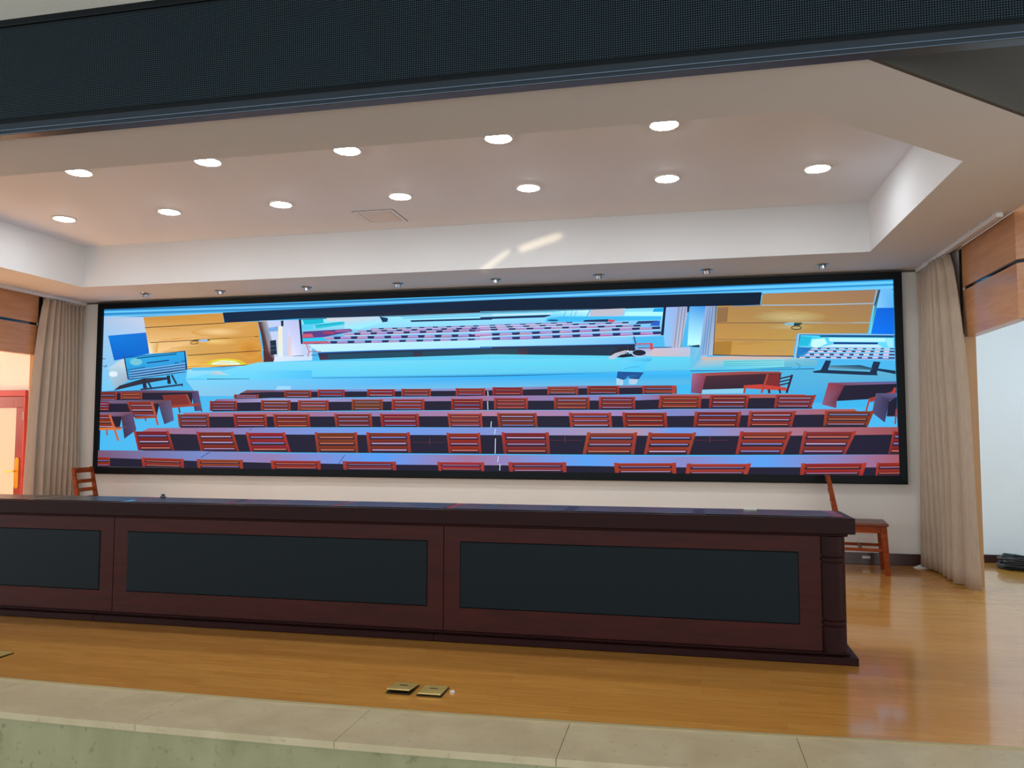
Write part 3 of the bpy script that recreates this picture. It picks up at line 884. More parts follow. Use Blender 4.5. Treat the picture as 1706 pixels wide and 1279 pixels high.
    ([1126,2298,1223,2299,1231,2286,1117,2286], [177,160,209,140,164,230,171,109,197,168,116,144]),
    ([1293,2299,1389,2300,1397,2287,1285,2287], [163,158,227,143,153,225,159,123,188,200,131,152]),
    ([1458,2300,1554,2301,1562,2288,1450,2288], [178,156,214,140,174,221,173,135,180,175,97,159]),
    ([1623,2302,1717,2302,1725,2290,1615,2289], [172,155,228,153,174,233,174,133,193,186,126,181]),
    ([267,2270,1785,2280,1785,2288,267,2279], [190,220,250]),
    ([267,2275,1903,2272,1903,2252,267,2254], [35,45,95]),
    ([267,2273,377,2273,385,2256,258,2257], [166,156,212,149,174,226,179,115,188,177,117,149]),
    ([456,2273,565,2273,573,2256,447,2257], [163,163,222,159,160,235,177,106,196,212,133,170]),
    ([643,2273,751,2273,759,2256,634,2257], [172,166,224,153,158,234,167,103,177,169,108,140]),
    ([828,2272,935,2272,943,2256,820,2257], [176,160,228,156,158,232,168,111,201,165,105,165]),
    ([1012,2272,1117,2272,1125,2256,1003,2256], [167,165,229,146,170,218,184,139,172,203,102,137]),
    ([1193,2272,1298,2272,1306,2256,1185,2256], [168,170,219,151,156,217,160,121,198,187,101,181]),
    ([1373,2272,1477,2272,1485,2256,1365,2256], [180,171,227,150,159,216,171,130,201,211,110,159]),
    ([1552,2271,1654,2271,1662,2255,1543,2256], [186,155,217,151,167,228,151,120,172,184,94,151]),
    ([1728,2271,1830,2271,1837,2255,1720,2256], [178,163,212,149,169,220,156,117,193,167,119,138]),
    ([267,2247,1903,2245,1903,2252,267,2255], [190,220,250]),
    ([267,2225,2091,2248,2091,2222,267,2197], [35,45,95]),
    ([267,2223,390,2225,398,2202,258,2201], [184,158,228,139,165,219,176,131,170,168,122,156]),
    ([478,2226,600,2227,609,2205,470,2204], [172,161,217,152,162,216,164,140,196,201,131,157]),
    ([688,2229,808,2230,816,2208,679,2207], [172,172,210,156,157,228,166,131,168,199,126,137]),
    ([895,2231,1014,2233,1022,2211,886,2210], [179,160,226,161,153,223,165,139,202,166,92,155]),
    ([1100,2234,1217,2236,1225,2214,1091,2212], [182,172,221,160,173,234,170,110,194,201,131,144]),
    ([1302,2237,1419,2238,1426,2216,1294,2215], [164,161,214,147,154,228,162,111,169,194,90,178]),
    ([1502,2239,1618,2241,1625,2219,1494,2218], [170,175,211,147,172,226,163,135,172,208,111,149]),
    ([1701,2242,1815,2243,1822,2222,1693,2221], [171,160,223,149,165,229,179,128,177,198,120,180]),
    ([1897,2244,2010,2246,2017,2224,1889,2223], [172,166,226,146,161,228,160,134,179,176,115,165]),
    ([267,2190,2091,2214,2090,2222,267,2198], [190,220,250]),
    ([267,2180,2099,2200,2099,2171,267,2150], [35,45,95]),
    ([267,2179,391,2180,399,2155,258,2154], [187,176,218,149,169,225,169,116,199,210,125,172]),
    ([480,2181,602,2182,610,2158,471,2157], [184,159,231,143,155,225,151,110,189,172,105,153]),
    ([690,2183,811,2185,819,2160,681,2159], [186,155,220,149,157,221,160,114,187,193,108,157]),
    ([898,2186,1017,2187,1026,2163,890,2162], [178,165,211,154,163,233,150,122,177,197,126,167]),
    ([1104,2188,1222,2189,1230,2165,1095,2164], [177,175,213,162,164,228,150,101,171,192,97,175]),
    ([1307,2190,1424,2192,1432,2168,1299,2167], [167,169,230,155,175,233,179,102,185,180,107,171]),
    ([1508,2192,1624,2194,1632,2170,1500,2169], [181,158,212,140,171,233,149,105,171,215,89,164]),
    ([1707,2195,1822,2196,1830,2172,1699,2171], [184,157,224,146,168,224,151,136,185,214,115,183]),
    ([1904,2197,2018,2198,2025,2174,1896,2174], [179,154,208,162,169,232,179,114,193,197,88,162]),
    ([267,2143,2099,2163,2099,2171,267,2151], [190,220,250]),
    ([-1718,2300,-1169,2317,-1141,2288,-1472,2235,-1717,2228], [85,60,130]),
    ([-1725,2274,-1613,2275,-1591,2238,-1724,2235], [200,85,110]),
    ([-1473,2297,-1348,2289,-1361,2264,-1487,2274], [160,60,90]),
    ([-1334,2308,-1169,2310,-1169,2284,-1348,2283], [150,90,150]),
    ([-1721,2226,-1472,2228,-1416,2188,-1717,2195], [40,190,235]),
    ([-1717,2191,-1430,2192,-1402,2168,-1709,2169], [190,90,110]),
    ([177,2219,374,2222,374,2228,177,2225], [225,150,190]),
    ([170,2262,374,2263,374,2269,170,2269], [150,80,160]),
    ([-1770,2432,-1745,2434,-1720,2169,-1740,2166], [10,22,60]),
    ([2128,2439,2151,2439,2125,2161,2099,2162], [8,22,52]),
    ([-1639,2158,394,2160,394,2080,-1539,2074], [190,230,250,165,230,245,160,225,250,180,230,250]),
    ([267,2157,1810,2153,1836,2085,267,2083], [165,229,246,120,190,240,110,185,235,163,227,246]),
    ([-1542,2068,394,2076,395,1932,-1495,1929], [22,45,80,34,50,72,75,50,55,90,50,60]),
    ([267,2083,1849,2076,1848,2016,1650,1941,1584,1932,267,1935], [36,50,72,22,36,58,26,34,50,48,38,52,50,40,52,85,55,62]),
    ([-1427,2046,-466,2054,-452,1974,-1405,1968], [25,70,92]),
    ([-354,2054,394,2061,395,1975,-354,1972], [28,66,86]),
    ([267,2060,661,2060,668,1961,267,1959], [34,66,84]),
    ([772,2062,1691,2060,1584,1966,779,1962], [24,50,72]),
    ([-1539,2062,-786,2071,-786,2081,-1539,2073], [40,110,190]),
    ([-786,2071,395,2072,394,2082,-786,2081], [40,110,190]),
    ([267,2082,1102,2078,1102,2086,267,2090], [30,90,160]),
    ([1102,2078,1849,2076,1849,2084,1102,2086], [30,90,160]),
    ([-1526,1931,395,1932,395,1895,-1481,1896], [205,170,150,215,175,140,190,180,175,180,190,200]),
    ([267,1935,1584,1932,1677,1920,1663,1898,268,1894], [215,175,140,205,150,140,200,170,170,150,190,205,165,195,200]),
    ([-1685,2160,-1648,2082,-1640,2084,-1677,2163], [190,70,60]),
    ([-1648,2084,-1662,2026,-1653,2024,-1640,2082], [190,70,60]),
    ([-1648,2077,-1504,2076,-1505,2083,-1649,2084], [190,80,70]),
    ([-1669,2157,-1634,2120,-1628,2124,-1664,2161], [190,70,60]),
    ([-1615,2037,-1538,2041,-1539,2047,-1616,2044], [60,60,100]),
    ([2154,2437,2261,2436,2211,2041,2134,2049,2125,2161], [150,180,235,150,170,225,150,185,230,130,190,240,130,195,245]),
    ([2261,2436,2369,2437,2287,2026,2200,2041], [150,165,200,165,170,200,190,190,205,170,175,195]),
    ([2274,2433,2223,2034,2229,2033,2280,2432], [95,115,160]),
    ([2305,2432,2254,2033,2259,2033,2311,2431], [95,115,160]),
    ([2334,2431,2283,2033,2289,2032,2340,2430], [95,115,160]),
    ([2354,2438,2377,2437,2368,2378,2353,2378], [20,40,70]),
    ([2377,2437,2534,2434,2478,2047,2351,2050], [70,150,225,60,140,220,170,245,250,190,250,255]),
    ([2351,2057,2465,2057,2465,2036,2402,2040], [20,40,70]),
    ([1835,2050,2477,2034,2546,1935,2546,1881,1964,1892,1952,1987], [150,150,200,165,175,220,140,185,230,120,195,230,190,190,205,190,190,205]),
    ([2011,2032,2389,2036,2362,1913,2016,1907], [200,185,200,180,190,220,180,185,200,215,180,180]),
    ([1874,2036,2198,2039,2198,2046,1874,2043], [35,60,110]),
    ([1831,2155,1850,2075,1860,2077,1842,2157], [50,45,90]),
    ([1849,2078,2018,2078,2018,2087,1849,2087], [215,55,55]),
    ([1992,2085,1994,2023,2020,2023,2018,2085], [215,60,55]),
    ([1855,2069,1992,2065,1992,2071,1855,2075], [150,90,140]),
    ([-3060,1931,-1889,1936,458,1916,2546,1916,3264,1889,3263,1855,2545,1869,-3059,1897], [85,185,232]),
    ([-2248,1976,-1889,1982,395,2010,2546,1939,3211,1959,3262,1821,395,1806,-3132,1804], [120,210,240,70,190,240,100,200,225,90,205,235,140,205,220,90,190,225,70,185,235,100,205,240]),
    ([-2869,1796,-1886,1784,-1886,1793,-2869,1805], [20,95,135]),
    ([-1886,1784,395,1783,395,1792,-1886,1793], [20,95,135]),
    ([395,1783,2544,1795,2544,1803,395,1792], [20,95,135]),
    ([2544,1795,3317,1822,3316,1829,2544,1803], [20,95,135]),
    ([-3132,1797,395,1781,3316,1820,4222,1734,4222,1537,395,1578,-2976,1614], [120,205,240,45,170,240,70,190,240,60,171,221,70,175,225,60,185,245,130,190,225]),
    ([-2311,1883,-1605,1879,-1603,1788,-2347,1792], [110,205,240,80,190,240,75,185,240,100,205,240]),
    ([-2858,1848,-2740,1890,-2582,1843], [160,190,205,190,205,210,170,205,225]),
    ([-2001,1712,-1849,1710,-1849,1666,-2038,1669], [150,205,250]),
    ([3063,2537,4071,2538,3989,2130,3363,2142,3324,1932,2592,1960,2635,2434,3041,2428], [165,125,80,150,115,90,165,130,75,180,145,75,190,150,85,195,145,70,170,130,75,165,128,80]),
    ([3298,2307,3638,2296,3598,2268], [196,178,128,168,134,78,168,134,78]),
    ([3298,2307,3598,2268,3490,2249], [196,178,128,168,134,78,168,134,78]),
    ([3298,2307,3490,2249,3338,2243], [196,178,128,168,134,78,168,134,78]),
    ([3298,2307,3338,2243,3174,2252], [196,178,128,168,134,78,168,134,78]),
    ([3298,2307,3174,2252,3038,2273], [196,178,128,168,134,78,168,134,78]),
    ([3298,2307,3038,2273,2961,2303], [196,178,128,168,134,78,168,134,78]),
    ([3298,2307,2961,2303,2962,2333], [196,178,128,168,134,78,168,134,78]),
    ([3298,2307,2962,2333,3040,2358], [196,178,128,168,134,78,168,134,78]),
    ([3298,2307,3040,2358,3177,2370], [196,178,128,168,134,78,168,134,78]),
    ([3298,2307,3177,2370,3340,2368], [196,178,128,168,134,78,168,134,78]),
    ([3298,2307,3340,2368,3493,2352], [196,178,128,168,134,78,168,134,78]),
    ([3298,2307,3493,2352,3600,2326], [196,178,128,168,134,78,168,134,78]),
    ([3298,2307,3600,2326,3638,2296], [196,178,128,168,134,78,168,134,78]),
    ([3296,2210,3523,2203,3497,2187], [188,164,108,172,138,78,172,138,78]),
    ([3296,2210,3497,2187,3424,2177], [188,164,108,172,138,78,172,138,78]),
    ([3296,2210,3424,2177,3322,2173], [188,164,108,172,138,78,172,138,78]),
    ([3296,2210,3322,2173,3214,2178], [188,164,108,172,138,78,172,138,78]),
    ([3296,2210,3214,2178,3123,2191], [188,164,108,172,138,78,172,138,78]),
    ([3296,2210,3123,2191,3072,2208], [188,164,108,172,138,78,172,138,78]),
    ([3296,2210,3072,2208,3072,2225], [188,164,108,172,138,78,172,138,78]),
    ([3296,2210,3072,2225,3124,2239], [188,164,108,172,138,78,172,138,78]),
    ([3296,2210,3124,2239,3215,2247], [188,164,108,172,138,78,172,138,78]),
    ([3296,2210,3215,2247,3324,2245], [188,164,108,172,138,78,172,138,78]),
    ([3296,2210,3324,2245,3426,2236], [188,164,108,172,138,78,172,138,78]),
    ([3296,2210,3426,2236,3497,2221], [188,164,108,172,138,78,172,138,78]),
    ([3296,2210,3497,2221,3523,2203], [188,164,108,172,138,78,172,138,78]),
    ([2606,2083,2771,2088,2757,1959,2594,1960], [165,120,50]),
    ([2641,2415,2742,2418,2727,2276,2630,2273], [140,105,70]),
    ([2777,2421,3047,2424,3046,2432,2777,2429], [90,130,165]),
    ([3046,2420,3652,2406,3652,2416,3047,2430], [150,180,200]),
    ([3652,2406,4046,2404,4046,2414,3652,2416], [150,180,200]),
    ([2626,2264,3274,2246,3274,2253,2626,2270], [105,85,70]),
    ([3410,2244,3714,2232,3715,2240,3411,2252], [150,180,195]),
    ([3714,2232,4013,2225,4013,2233,3715,2240], [150,180,195]),
    ([2618,2104,3361,2078,3361,2085,2618,2110], [130,110,90]),
    ([3120,2372,3305,2367,3305,2371,3120,2376], [174,144,76]),
    ([3092,2142,3227,2139,3227,2143,3093,2146], [182,130,82]),
    ([3757,2260,3872,2257,3872,2261,3757,2264], [170,130,87]),
    ([2939,2077,3065,2075,3065,2079,2939,2081], [179,133,67]),
    ([3464,2338,3680,2333,3681,2337,3464,2342], [181,122,75]),
    ([3294,2331,3415,2328,3415,2332,3294,2335], [164,136,67]),
    ([2828,2052,2961,2050,2961,2054,2828,2056], [179,127,70]),
    ([3161,2224,3296,2221,3296,2225,3161,2228], [182,131,88]),
    ([3153,2369,3366,2364,3366,2368,3153,2373], [180,134,87]),
    ([3050,2270,3163,2268,3164,2272,3050,2274], [163,134,82]),
    ([3201,2313,3369,2309,3369,2313,3201,2317], [186,134,85]),
    ([3656,2279,3728,2278,3728,2282,3656,2283], [162,138,77]),
    ([3349,2158,3496,2155,3496,2159,3350,2162], [177,131,78]),
    ([2993,2084,3238,2079,3238,2083,2993,2088], [181,148,64]),
    ([2828,2219,2938,2216,2938,2220,2828,2223], [171,142,66]),
    ([2878,2067,3114,2063,3114,2068,2878,2072], [174,128,84]),
    ([3594,2238,3858,2232,3858,2236,3594,2242], [169,124,85]),
    ([2780,2342,3055,2336,3055,2340,2780,2347], [165,127,73]),
    ([2861,2083,3005,2081,3005,2085,2861,2087], [160,127,83]),
    ([2967,2394,3184,2388,3184,2392,2967,2398], [168,147,68]),
    ([3133,1978,3279,1976,3279,1980,3133,1982], [170,141,85]),
    ([2784,2060,3048,2056,3048,2060,2784,2064], [173,129,66]),
    ([2592,1953,2967,1935,2967,1944,2592,1962], [70,45,50]),
    ([2967,1935,3329,1925,3330,1934,2967,1944], [70,45,50]),
    ([3245,2246,3342,2255,3365,2226,3273,2220], [130,180,195]),
    ([3342,2247,3419,2243,3389,2219,3336,2221], [20,60,70]),
    ([3403,2201,3397,2192,3402,2188,3409,2196], [25,50,55]),
    ([3399,2194,3382,2188,3384,2181,3401,2187], [25,50,55]),
    ([3383,2188,3360,2187,3360,2179,3383,2181], [25,50,55]),
    ([3361,2187,3338,2189,3337,2182,3360,2179], [25,50,55]),
    ([3339,2189,3322,2196,3320,2189,3336,2182], [25,50,55]),
    ([3324,2195,3318,2203,3312,2199,3318,2190], [25,50,55]),
    ([3318,2199,3324,2207,3318,2212,3312,2203], [25,50,55]),
    ([3322,2206,3339,2211,3337,2219,3320,2213], [25,50,55]),
    ([3338,2211,3361,2213,3361,2220,3338,2219], [25,50,55]),
    ([3360,2213,3383,2210,3384,2217,3361,2220], [25,50,55]),
    ([3382,2210,3399,2204,3401,2210,3385,2217], [25,50,55]),
    ([3397,2205,3403,2196,3409,2201,3403,2209], [25,50,55]),
    ([4071,2538,4109,2536,4016,2124,3994,2130], [150,175,195,25,40,60,110,220,240,90,180,210]),
    ([4094,2532,4052,2391,4060,2388,4102,2529], [30,45,60]),
    ([4046,2384,4001,2131,4009,2129,4055,2383], [80,225,245]),
    ([4110,2542,4208,2544,4214,2360,4072,2365], [110,185,240,105,180,235,90,170,235,130,195,240]),
    ([4072,2365,4219,2362,4217,2110,4016,2124], [10,100,215,10,95,210,5,110,230,10,115,235]),
    ([2528,2434,2629,2433,2592,1954,2461,1956], [150,170,215,140,155,185,170,185,205,120,170,215]),
    ([2549,2431,2494,1960,2499,1959,2554,2430], [85,120,175]),
    ([2570,2430,2515,1959,2521,1959,2576,2429], [85,120,175]),
    ([2594,2429,2539,1959,2545,1958,2600,2428], [85,120,175]),
    ([2623,2428,2588,1954,2595,1953,2630,2427], [60,60,80]),
    ([2384,2436,2516,2432,2474,2049,2378,2051], [80,160,230,60,145,225,190,245,255,180,250,255]),
    ([2390,2053,2468,2059,2462,2034,2390,2041], [20,45,70]),
    ([2378,2036,2474,2034,2461,1956,2556,1924,3312,1917,3538,1891,3537,1831,2672,1811,2375,1816], [110,180,220,120,190,225,90,180,225,190,185,185,150,195,205,110,180,205,90,175,205,85,185,225,90,190,225]),
    ([2472,1938,2757,1941,3312,1922,3312,1908,2496,1913], [205,175,165]),
    ([2685,1899,3243,1902,3242,1831,2678,1813], [110,205,215,140,215,225,120,210,225,85,190,225]),
    ([2691,1886,3237,1887,3237,1893,2691,1892], [80,165,190]),
    ([2691,1864,3237,1866,3237,1871,2691,1870], [80,165,190]),
    ([2690,1846,3236,1848,3236,1853,2690,1851], [80,165,190]),
    ([2374,1800,2965,1799,2965,1807,2374,1808], [25,85,130]),
    ([2965,1799,3513,1804,3513,1812,2965,1807], [25,85,130]),
    ([3344,1863,3389,1838,3391,1842,3346,1867], [60,120,150]),
    ([3388,1842,3365,1812,3368,1809,3392,1838], [60,120,150]),
    ([2374,1801,3513,1804,4218,1783,4210,1482,2370,1499], [60,180,230,75,180,220,90,170,205,50,160,220,55,170,230]),
    ([3374,2145,4219,2114,4217,1875,3332,1910], [150,190,225]),
    ([3388,2135,4219,2106,4215,1882,3352,1917], [20,90,140,25,100,160,30,110,190,20,80,130]),
    ([3396,2129,4216,2086,4213,1889,3360,1921], [60,200,235,90,220,245,120,190,240,110,190,240]),
    ([3396,2117,3498,2108,3462,2025,3371,2027], [30,180,215]),
    ([3497,2084,3610,2093,3631,2044,3529,1999,3485,2024], [190,250,245]),
    ([3566,2118,4206,2096,4206,2084,3571,2106], [20,70,120]),
    ([3644,2097,4140,2081,4139,2046,3654,2061], [180,235,250]),
    ([3688,2055,4074,2043,4073,2025,3687,2036], [15,60,130]),
    ([3687,2033,4073,2022,4116,1995,3552,2010], [190,225,240]),
    ([4140,2079,4205,2077,4203,1995,4160,1996], [150,225,245]),
    ([3496,2006,4216,1985,4215,1975,3490,1994], [60,60,110]),
    ([3495,2002,3546,2001,3546,1990,3495,1991], [218,183,212]),
    ([3576,2000,3626,1999,3626,1988,3575,1990], [216,183,209]),
    ([3655,1998,3705,1997,3705,1987,3655,1988], [205,186,223]),
    ([3734,1997,3784,1995,3784,1985,3734,1986], [209,184,206]),
    ([3813,1995,3863,1993,3863,1983,3813,1984], [218,196,207]),
    ([3892,1993,3942,1992,3941,1981,3892,1982], [223,178,206]),
    ([3970,1991,4020,1990,4019,1979,3970,1980], [205,197,205]),
    ([4048,1989,4097,1988,4097,1977,4048,1978], [221,183,210]),
    ([4126,1987,4174,1986,4174,1975,4125,1977], [205,197,212]),
    ([3459,1983,4215,1962,4215,1948,3453,1967], [60,60,110]),
    ([3463,1979,3514,1978,3514,1963,3463,1965], [225,195,217]),
    ([3547,1977,3598,1976,3597,1962,3547,1963], [214,192,217]),
    ([3630,1975,3681,1974,3680,1960,3630,1961], [226,183,207]),
    ([3713,1973,3763,1972,3763,1958,3713,1959], [227,195,218]),
    ([3796,1971,3845,1970,3845,1956,3795,1957], [214,178,208]),
    ([3878,1969,3927,1968,3927,1954,3877,1955], [222,185,218]),
    ([3959,1968,4009,1966,4008,1952,3959,1953], [215,182,204]),
    ([4041,1966,4090,1965,4089,1950,4040,1951], [205,195,209]),
    ([4122,1964,4170,1963,4170,1949,4121,1950], [215,192,221]),
    ([3415,1955,4214,1933,4214,1917,3409,1937], [60,60,110]),
    ([3425,1951,3476,1950,3475,1933,3424,1934], [207,188,221]),
    ([3513,1949,3563,1948,3563,1931,3512,1932], [219,189,218]),
    ([3600,1947,3651,1946,3650,1929,3600,1930], [222,199,216]),
    ([3687,1945,3738,1944,3737,1927,3687,1928], [205,181,219]),
    ([3774,1943,3824,1942,3824,1926,3774,1927], [219,189,220]),
    ([3860,1941,3910,1940,3910,1924,3860,1925], [208,187,212]),
    ([3946,1939,3996,1938,3995,1922,3946,1923], [221,201,210]),
    ([4032,1938,4081,1936,4080,1920,4031,1921], [205,187,224]),
    ([4117,1936,4166,1935,4165,1918,4116,1919], [227,179,211]),
    ([3367,1925,4213,1903,4213,1891,3361,1912], [60,60,110]),
    ([3383,1921,3434,1920,3433,1908,3382,1909], [214,199,217]),
    ([3475,1919,3526,1918,3526,1906,3475,1907], [213,201,221]),
    ([3568,1917,3618,1916,3618,1904,3567,1905], [225,197,227]),
    ([3660,1915,3710,1914,3709,1902,3659,1903], [219,197,215]),
    ([3751,1913,3801,1912,3801,1900,3751,1901], [219,201,226]),
    ([3842,1911,3891,1910,3891,1898,3841,1899], [225,194,215]),
    ([3932,1909,3981,1908,3981,1896,3932,1897], [213,187,226]),
    ([4022,1907,4071,1906,4071,1894,4022,1895], [219,197,219]),
    ([4111,1905,4160,1904,4160,1892,4111,1893], [205,189,211]),
    ([3369,2015,3496,2006,3426,1929,3360,1925], [20,120,190,40,100,170,60,160,220,30,130,200]),
    ([3614,1885,3663,1881,3631,1794,3569,1795], [22,45,75]),
    ([4031,1867,4091,1861,4055,1757,3995,1761], [22,45,75]),
    ([3496,1784,3581,1797,4055,1767,4065,1737,3956,1741,3507,1770], [22,45,75]),
    ([4024,1808,4218,1777,4217,1746,4034,1787], [22,45,75]),
    ([3649,1835,3915,1836,4024,1803,4012,1789,3637,1806], [60,110,140,40,80,110,40,75,105,45,85,115,110,160,180]),
    ([-3976,1742,-3664,1821,-3361,1829,-3360,1804,-3676,1758,-4055,1685], [45,45,60]),
    ([-3692,1815,-3649,1819,-3616,1695,-3667,1693], [35,40,60]),
    ([-3622,1778,-3568,1690,-3548,1699,-3601,1787], [35,45,65]),
    ([-3375,1846,-3358,1751,-3316,1755,-3333,1850], [30,40,62]),
    ([-3321,1849,-3257,1747,-3237,1756,-3301,1859], [35,45,65]),
    ([-3701,1684,-3470,1704,-3474,1724,-3705,1704], [40,60,90]),
    ([-3470,1704,-3164,1734,-3167,1754,-3474,1724], [40,60,90]),
    ([-3180,1751,-3182,1726,-3167,1725,-3165,1750], [30,40,60]),
    ([-3935,2060,-3148,2124,-3114,1911,-3875,1809], [24,50,90]),
    ([-3917,2055,-3161,2115,-3135,1921,-3865,1822], [40,170,225,30,160,225,50,140,210,40,130,200]),
    ([-3692,2008,-3700,1989,-3725,1975,-3761,1968,-3799,1971,-3831,1983,-3850,2001,-3851,2021,-3833,2038,-3802,2048,-3764,2050,-3727,2042,-3701,2027,-3692,2008], [110,190,210]),
    ([-3765,2044,-3253,2084,-3255,2095,-3767,2055], [15,60,120]),
    ([-3632,1988,-3351,2014,-3353,2026,-3634,2000], [12,55,110]),
    ([-3900,1911,-3652,1945,-3654,1953,-3902,1919], [20,80,130]),
    ([-3279,1983,-3222,1988,-3223,1996,-3280,1991], [15,60,110]),
    ([-3194,2000,-3144,2004,-3145,2012,-3195,2008], [15,60,110]),
    ([-3855,1902,-3139,1975,-3141,1985,-3857,1912], [120,180,225]),
    ([-3855,1889,-3139,1966,-3140,1975,-3857,1898], [35,60,110]),
    ([-3854,1873,-3138,1947,-3140,1957,-3856,1883], [120,180,225]),
    ([-3854,1861,-3138,1938,-3139,1947,-3856,1870], [35,60,110]),
    ([-3853,1845,-3137,1920,-3139,1930,-3855,1855], [120,180,225]),
    ([-3853,1833,-3137,1910,-3139,1919,-3855,1842], [35,60,110]),
    ([-3852,1817,-3136,1892,-3138,1902,-3854,1827], [120,180,225]),
    ([-3852,1804,-3136,1882,-3138,1891,-3854,1813], [35,60,110]),
    ([-3766,1866,-3734,1869,-3736,1878,-3768,1875], [90,70,130]),
    ([-3697,1873,-3665,1877,-3666,1886,-3698,1883], [90,70,130]),
    ([-3627,1881,-3595,1885,-3597,1894,-3629,1891], [90,70,130]),
    ([-3558,1889,-3526,1892,-3528,1902,-3559,1899], [90,70,130]),
    ([-3489,1897,-3457,1900,-3459,1910,-3490,1906], [90,70,130]),
    ([-3420,1905,-3388,1908,-3390,1917,-3421,1914], [90,70,130]),
    ([-3351,1912,-3320,1915,-3321,1925,-3353,1922], [90,70,130]),
    ([-3282,1920,-3251,1923,-3253,1933,-3284,1929], [90,70,130]),
    ([-3214,1928,-3183,1931,-3185,1940,-3216,1937], [90,70,130]),
    ([1584,1956,1651,1994,1750,2021,1783,2011,1763,1992,1677,1956,1637,1933,1591,1935], [190,195,215,180,190,210,190,180,190,160,150,165,180,170,185,170,190,215,160,200,230,185,190,210]),
    ([1769,2011,1822,2017,1822,1990,1776,1991], [170,190,215]),
    ([1775,2058,1774,1971,1782,1971,1783,2058], [40,60,90]),
    ([1767,2018,1785,2018,1785,2002,1767,2002], [200,225,245]),
    ([1664,1954,1717,1979,1822,1984,1874,1956,1769,1945], [14,24,40]),
    ([1657,1943,1808,1956,1925,1948,2010,1940,2003,1910,1957,1901,1930,1796,1715,1800,1696,1913], [90,200,240,120,215,245,110,215,245,80,190,235,60,170,220,80,200,240,70,190,235,80,195,240,100,205,240]),
    ([1736,1830,1808,1849,1806,1854,1734,1836], [60,160,210]),
    ([1807,1848,1886,1854,1885,1860,1807,1854], [60,160,210]),
    ([1962,1984,1953,1967,1929,1955,1896,1949,1860,1952,1830,1963,1813,1979,1813,1997,1830,2012,1860,2021,1896,2023,1930,2016,1954,2002,1962,1984], [165,190,220]),
    ([1952,1991,1944,1978,1924,1968,1894,1964,1864,1966,1838,1975,1823,1987,1824,2001,1838,2013,1864,2021,1895,2022,1924,2016,1945,2005,1952,1991], [26,30,48]),
    ([1673,1811,1930,1799,1878,1730,1790,1739,1777,1763,1760,1742,1730,1727,1664,1748], [20,80,150,20,75,140,20,70,130,25,80,140,40,100,160,20,75,140,20,80,145,25,80,150]),
    ([1662,1744,1730,1727,1724,1677,1661,1678], [180,210,230,170,195,220,190,210,230,150,205,235]),
    ([1782,1737,1878,1730,1851,1683,1782,1681], [170,195,215,180,195,215,190,200,215,150,200,230]),
    ([-2374,1673,-2098,1670,-2097,1649,-2450,1639], [120,70,75,110,80,110,110,80,110,120,70,75]),
    ([-2450,1639,-2097,1649,-2096,1583,-2527,1569], [30,28,48]),
    ([-2098,1670,-984,1666,-984,1643,-2097,1649], [110,80,110,115,145,210,115,145,210,110,80,110]),
    ([-2097,1649,-984,1643,-983,1582,-2096,1583], [30,28,48]),
    ([-984,1666,239,1661,239,1638,-984,1643], [115,145,210,140,140,190,140,140,190,115,145,210]),
    ([-984,1643,239,1638,239,1582,-983,1582], [30,28,48]),
    ([239,1661,1192,1676,1192,1649,239,1638], [140,140,190,130,120,170,130,120,170,140,140,190]),
    ([239,1638,1192,1649,1192,1581,239,1582], [30,28,48]),
    ([1192,1676,2188,1668,2244,1650,1192,1649], [130,120,170,120,80,90,120,80,90,130,120,170]),
    ([1192,1649,2244,1650,2243,1585,1192,1581], [30,28,48]),
    ([-2528,1626,-2228,1622,-2227,1580,-2527,1583], [58,36,46]),
    ([-2519,1625,-2237,1622,-2237,1609,-2519,1612], [138,53,36,139,50,40,101,41,28,101,41,28]),
    ([-2497,1609,-2258,1606,-2258,1611,-2497,1614], [120,140,215]),
    ([-2518,1604,-2237,1601,-2236,1590,-2518,1593], [135,57,45,139,61,37,101,41,28,101,41,28]),
    ([-2497,1589,-2257,1587,-2257,1591,-2497,1594], [170,140,190]),
    ([-2528,1627,-2508,1627,-2507,1583,-2527,1583], [173,69,46,144,41,40,134,55,37,134,55,37]),
    ([-2247,1624,-2228,1624,-2227,1580,-2247,1580], [154,55,45,146,63,39,134,55,37,134,55,37]),
    ([-1924,1662,-1605,1658,-1604,1577,-1922,1581], [48,37,52]),
    ([-1914,1662,-1614,1658,-1614,1633,-1914,1637], [126,51,21,123,54,29,95,35,21,95,35,21]),
    ([-1891,1633,-1636,1630,-1636,1634,-1891,1637], [170,140,190]),
    ([-1914,1621,-1614,1618,-1613,1596,-1913,1599], [128,42,20,119,43,29,95,35,21,95,35,21]),
    ([-1891,1595,-1635,1592,-1636,1597,-1891,1599], [190,170,215]),
    ([-1924,1665,-1903,1665,-1902,1580,-1922,1581], [169,66,40,150,49,44,127,46,28,127,46,28]),
    ([-1626,1662,-1605,1662,-1604,1577,-1624,1578], [176,60,43,153,52,37,127,46,28,127,46,28]),
    ([-1533,1668,-1220,1664,-1219,1586,-1532,1589], [46,38,48]),
    ([-1524,1668,-1230,1664,-1229,1640,-1523,1643], [149,35,51,136,42,51,108,30,35,108,30,35]),
    ([-1501,1639,-1251,1636,-1251,1641,-1501,1644], [120,140,215]),
    ([-1523,1628,-1229,1625,-1229,1603,-1523,1607], [140,37,42,150,41,51,108,30,35,108,30,35]),
    ([-1501,1603,-1251,1600,-1251,1604,-1501,1607], [120,140,215]),
    ([-1533,1671,-1513,1671,-1512,1589,-1532,1589], [154,67,37,159,56,43,144,40,47,144,40,47]),
    ([-1241,1667,-1220,1667,-1219,1586,-1239,1586], [173,54,55,137,43,48,144,40,47,144,40,47]),
    ([-966,1664,-653,1660,-653,1585,-966,1588], [56,38,52]),
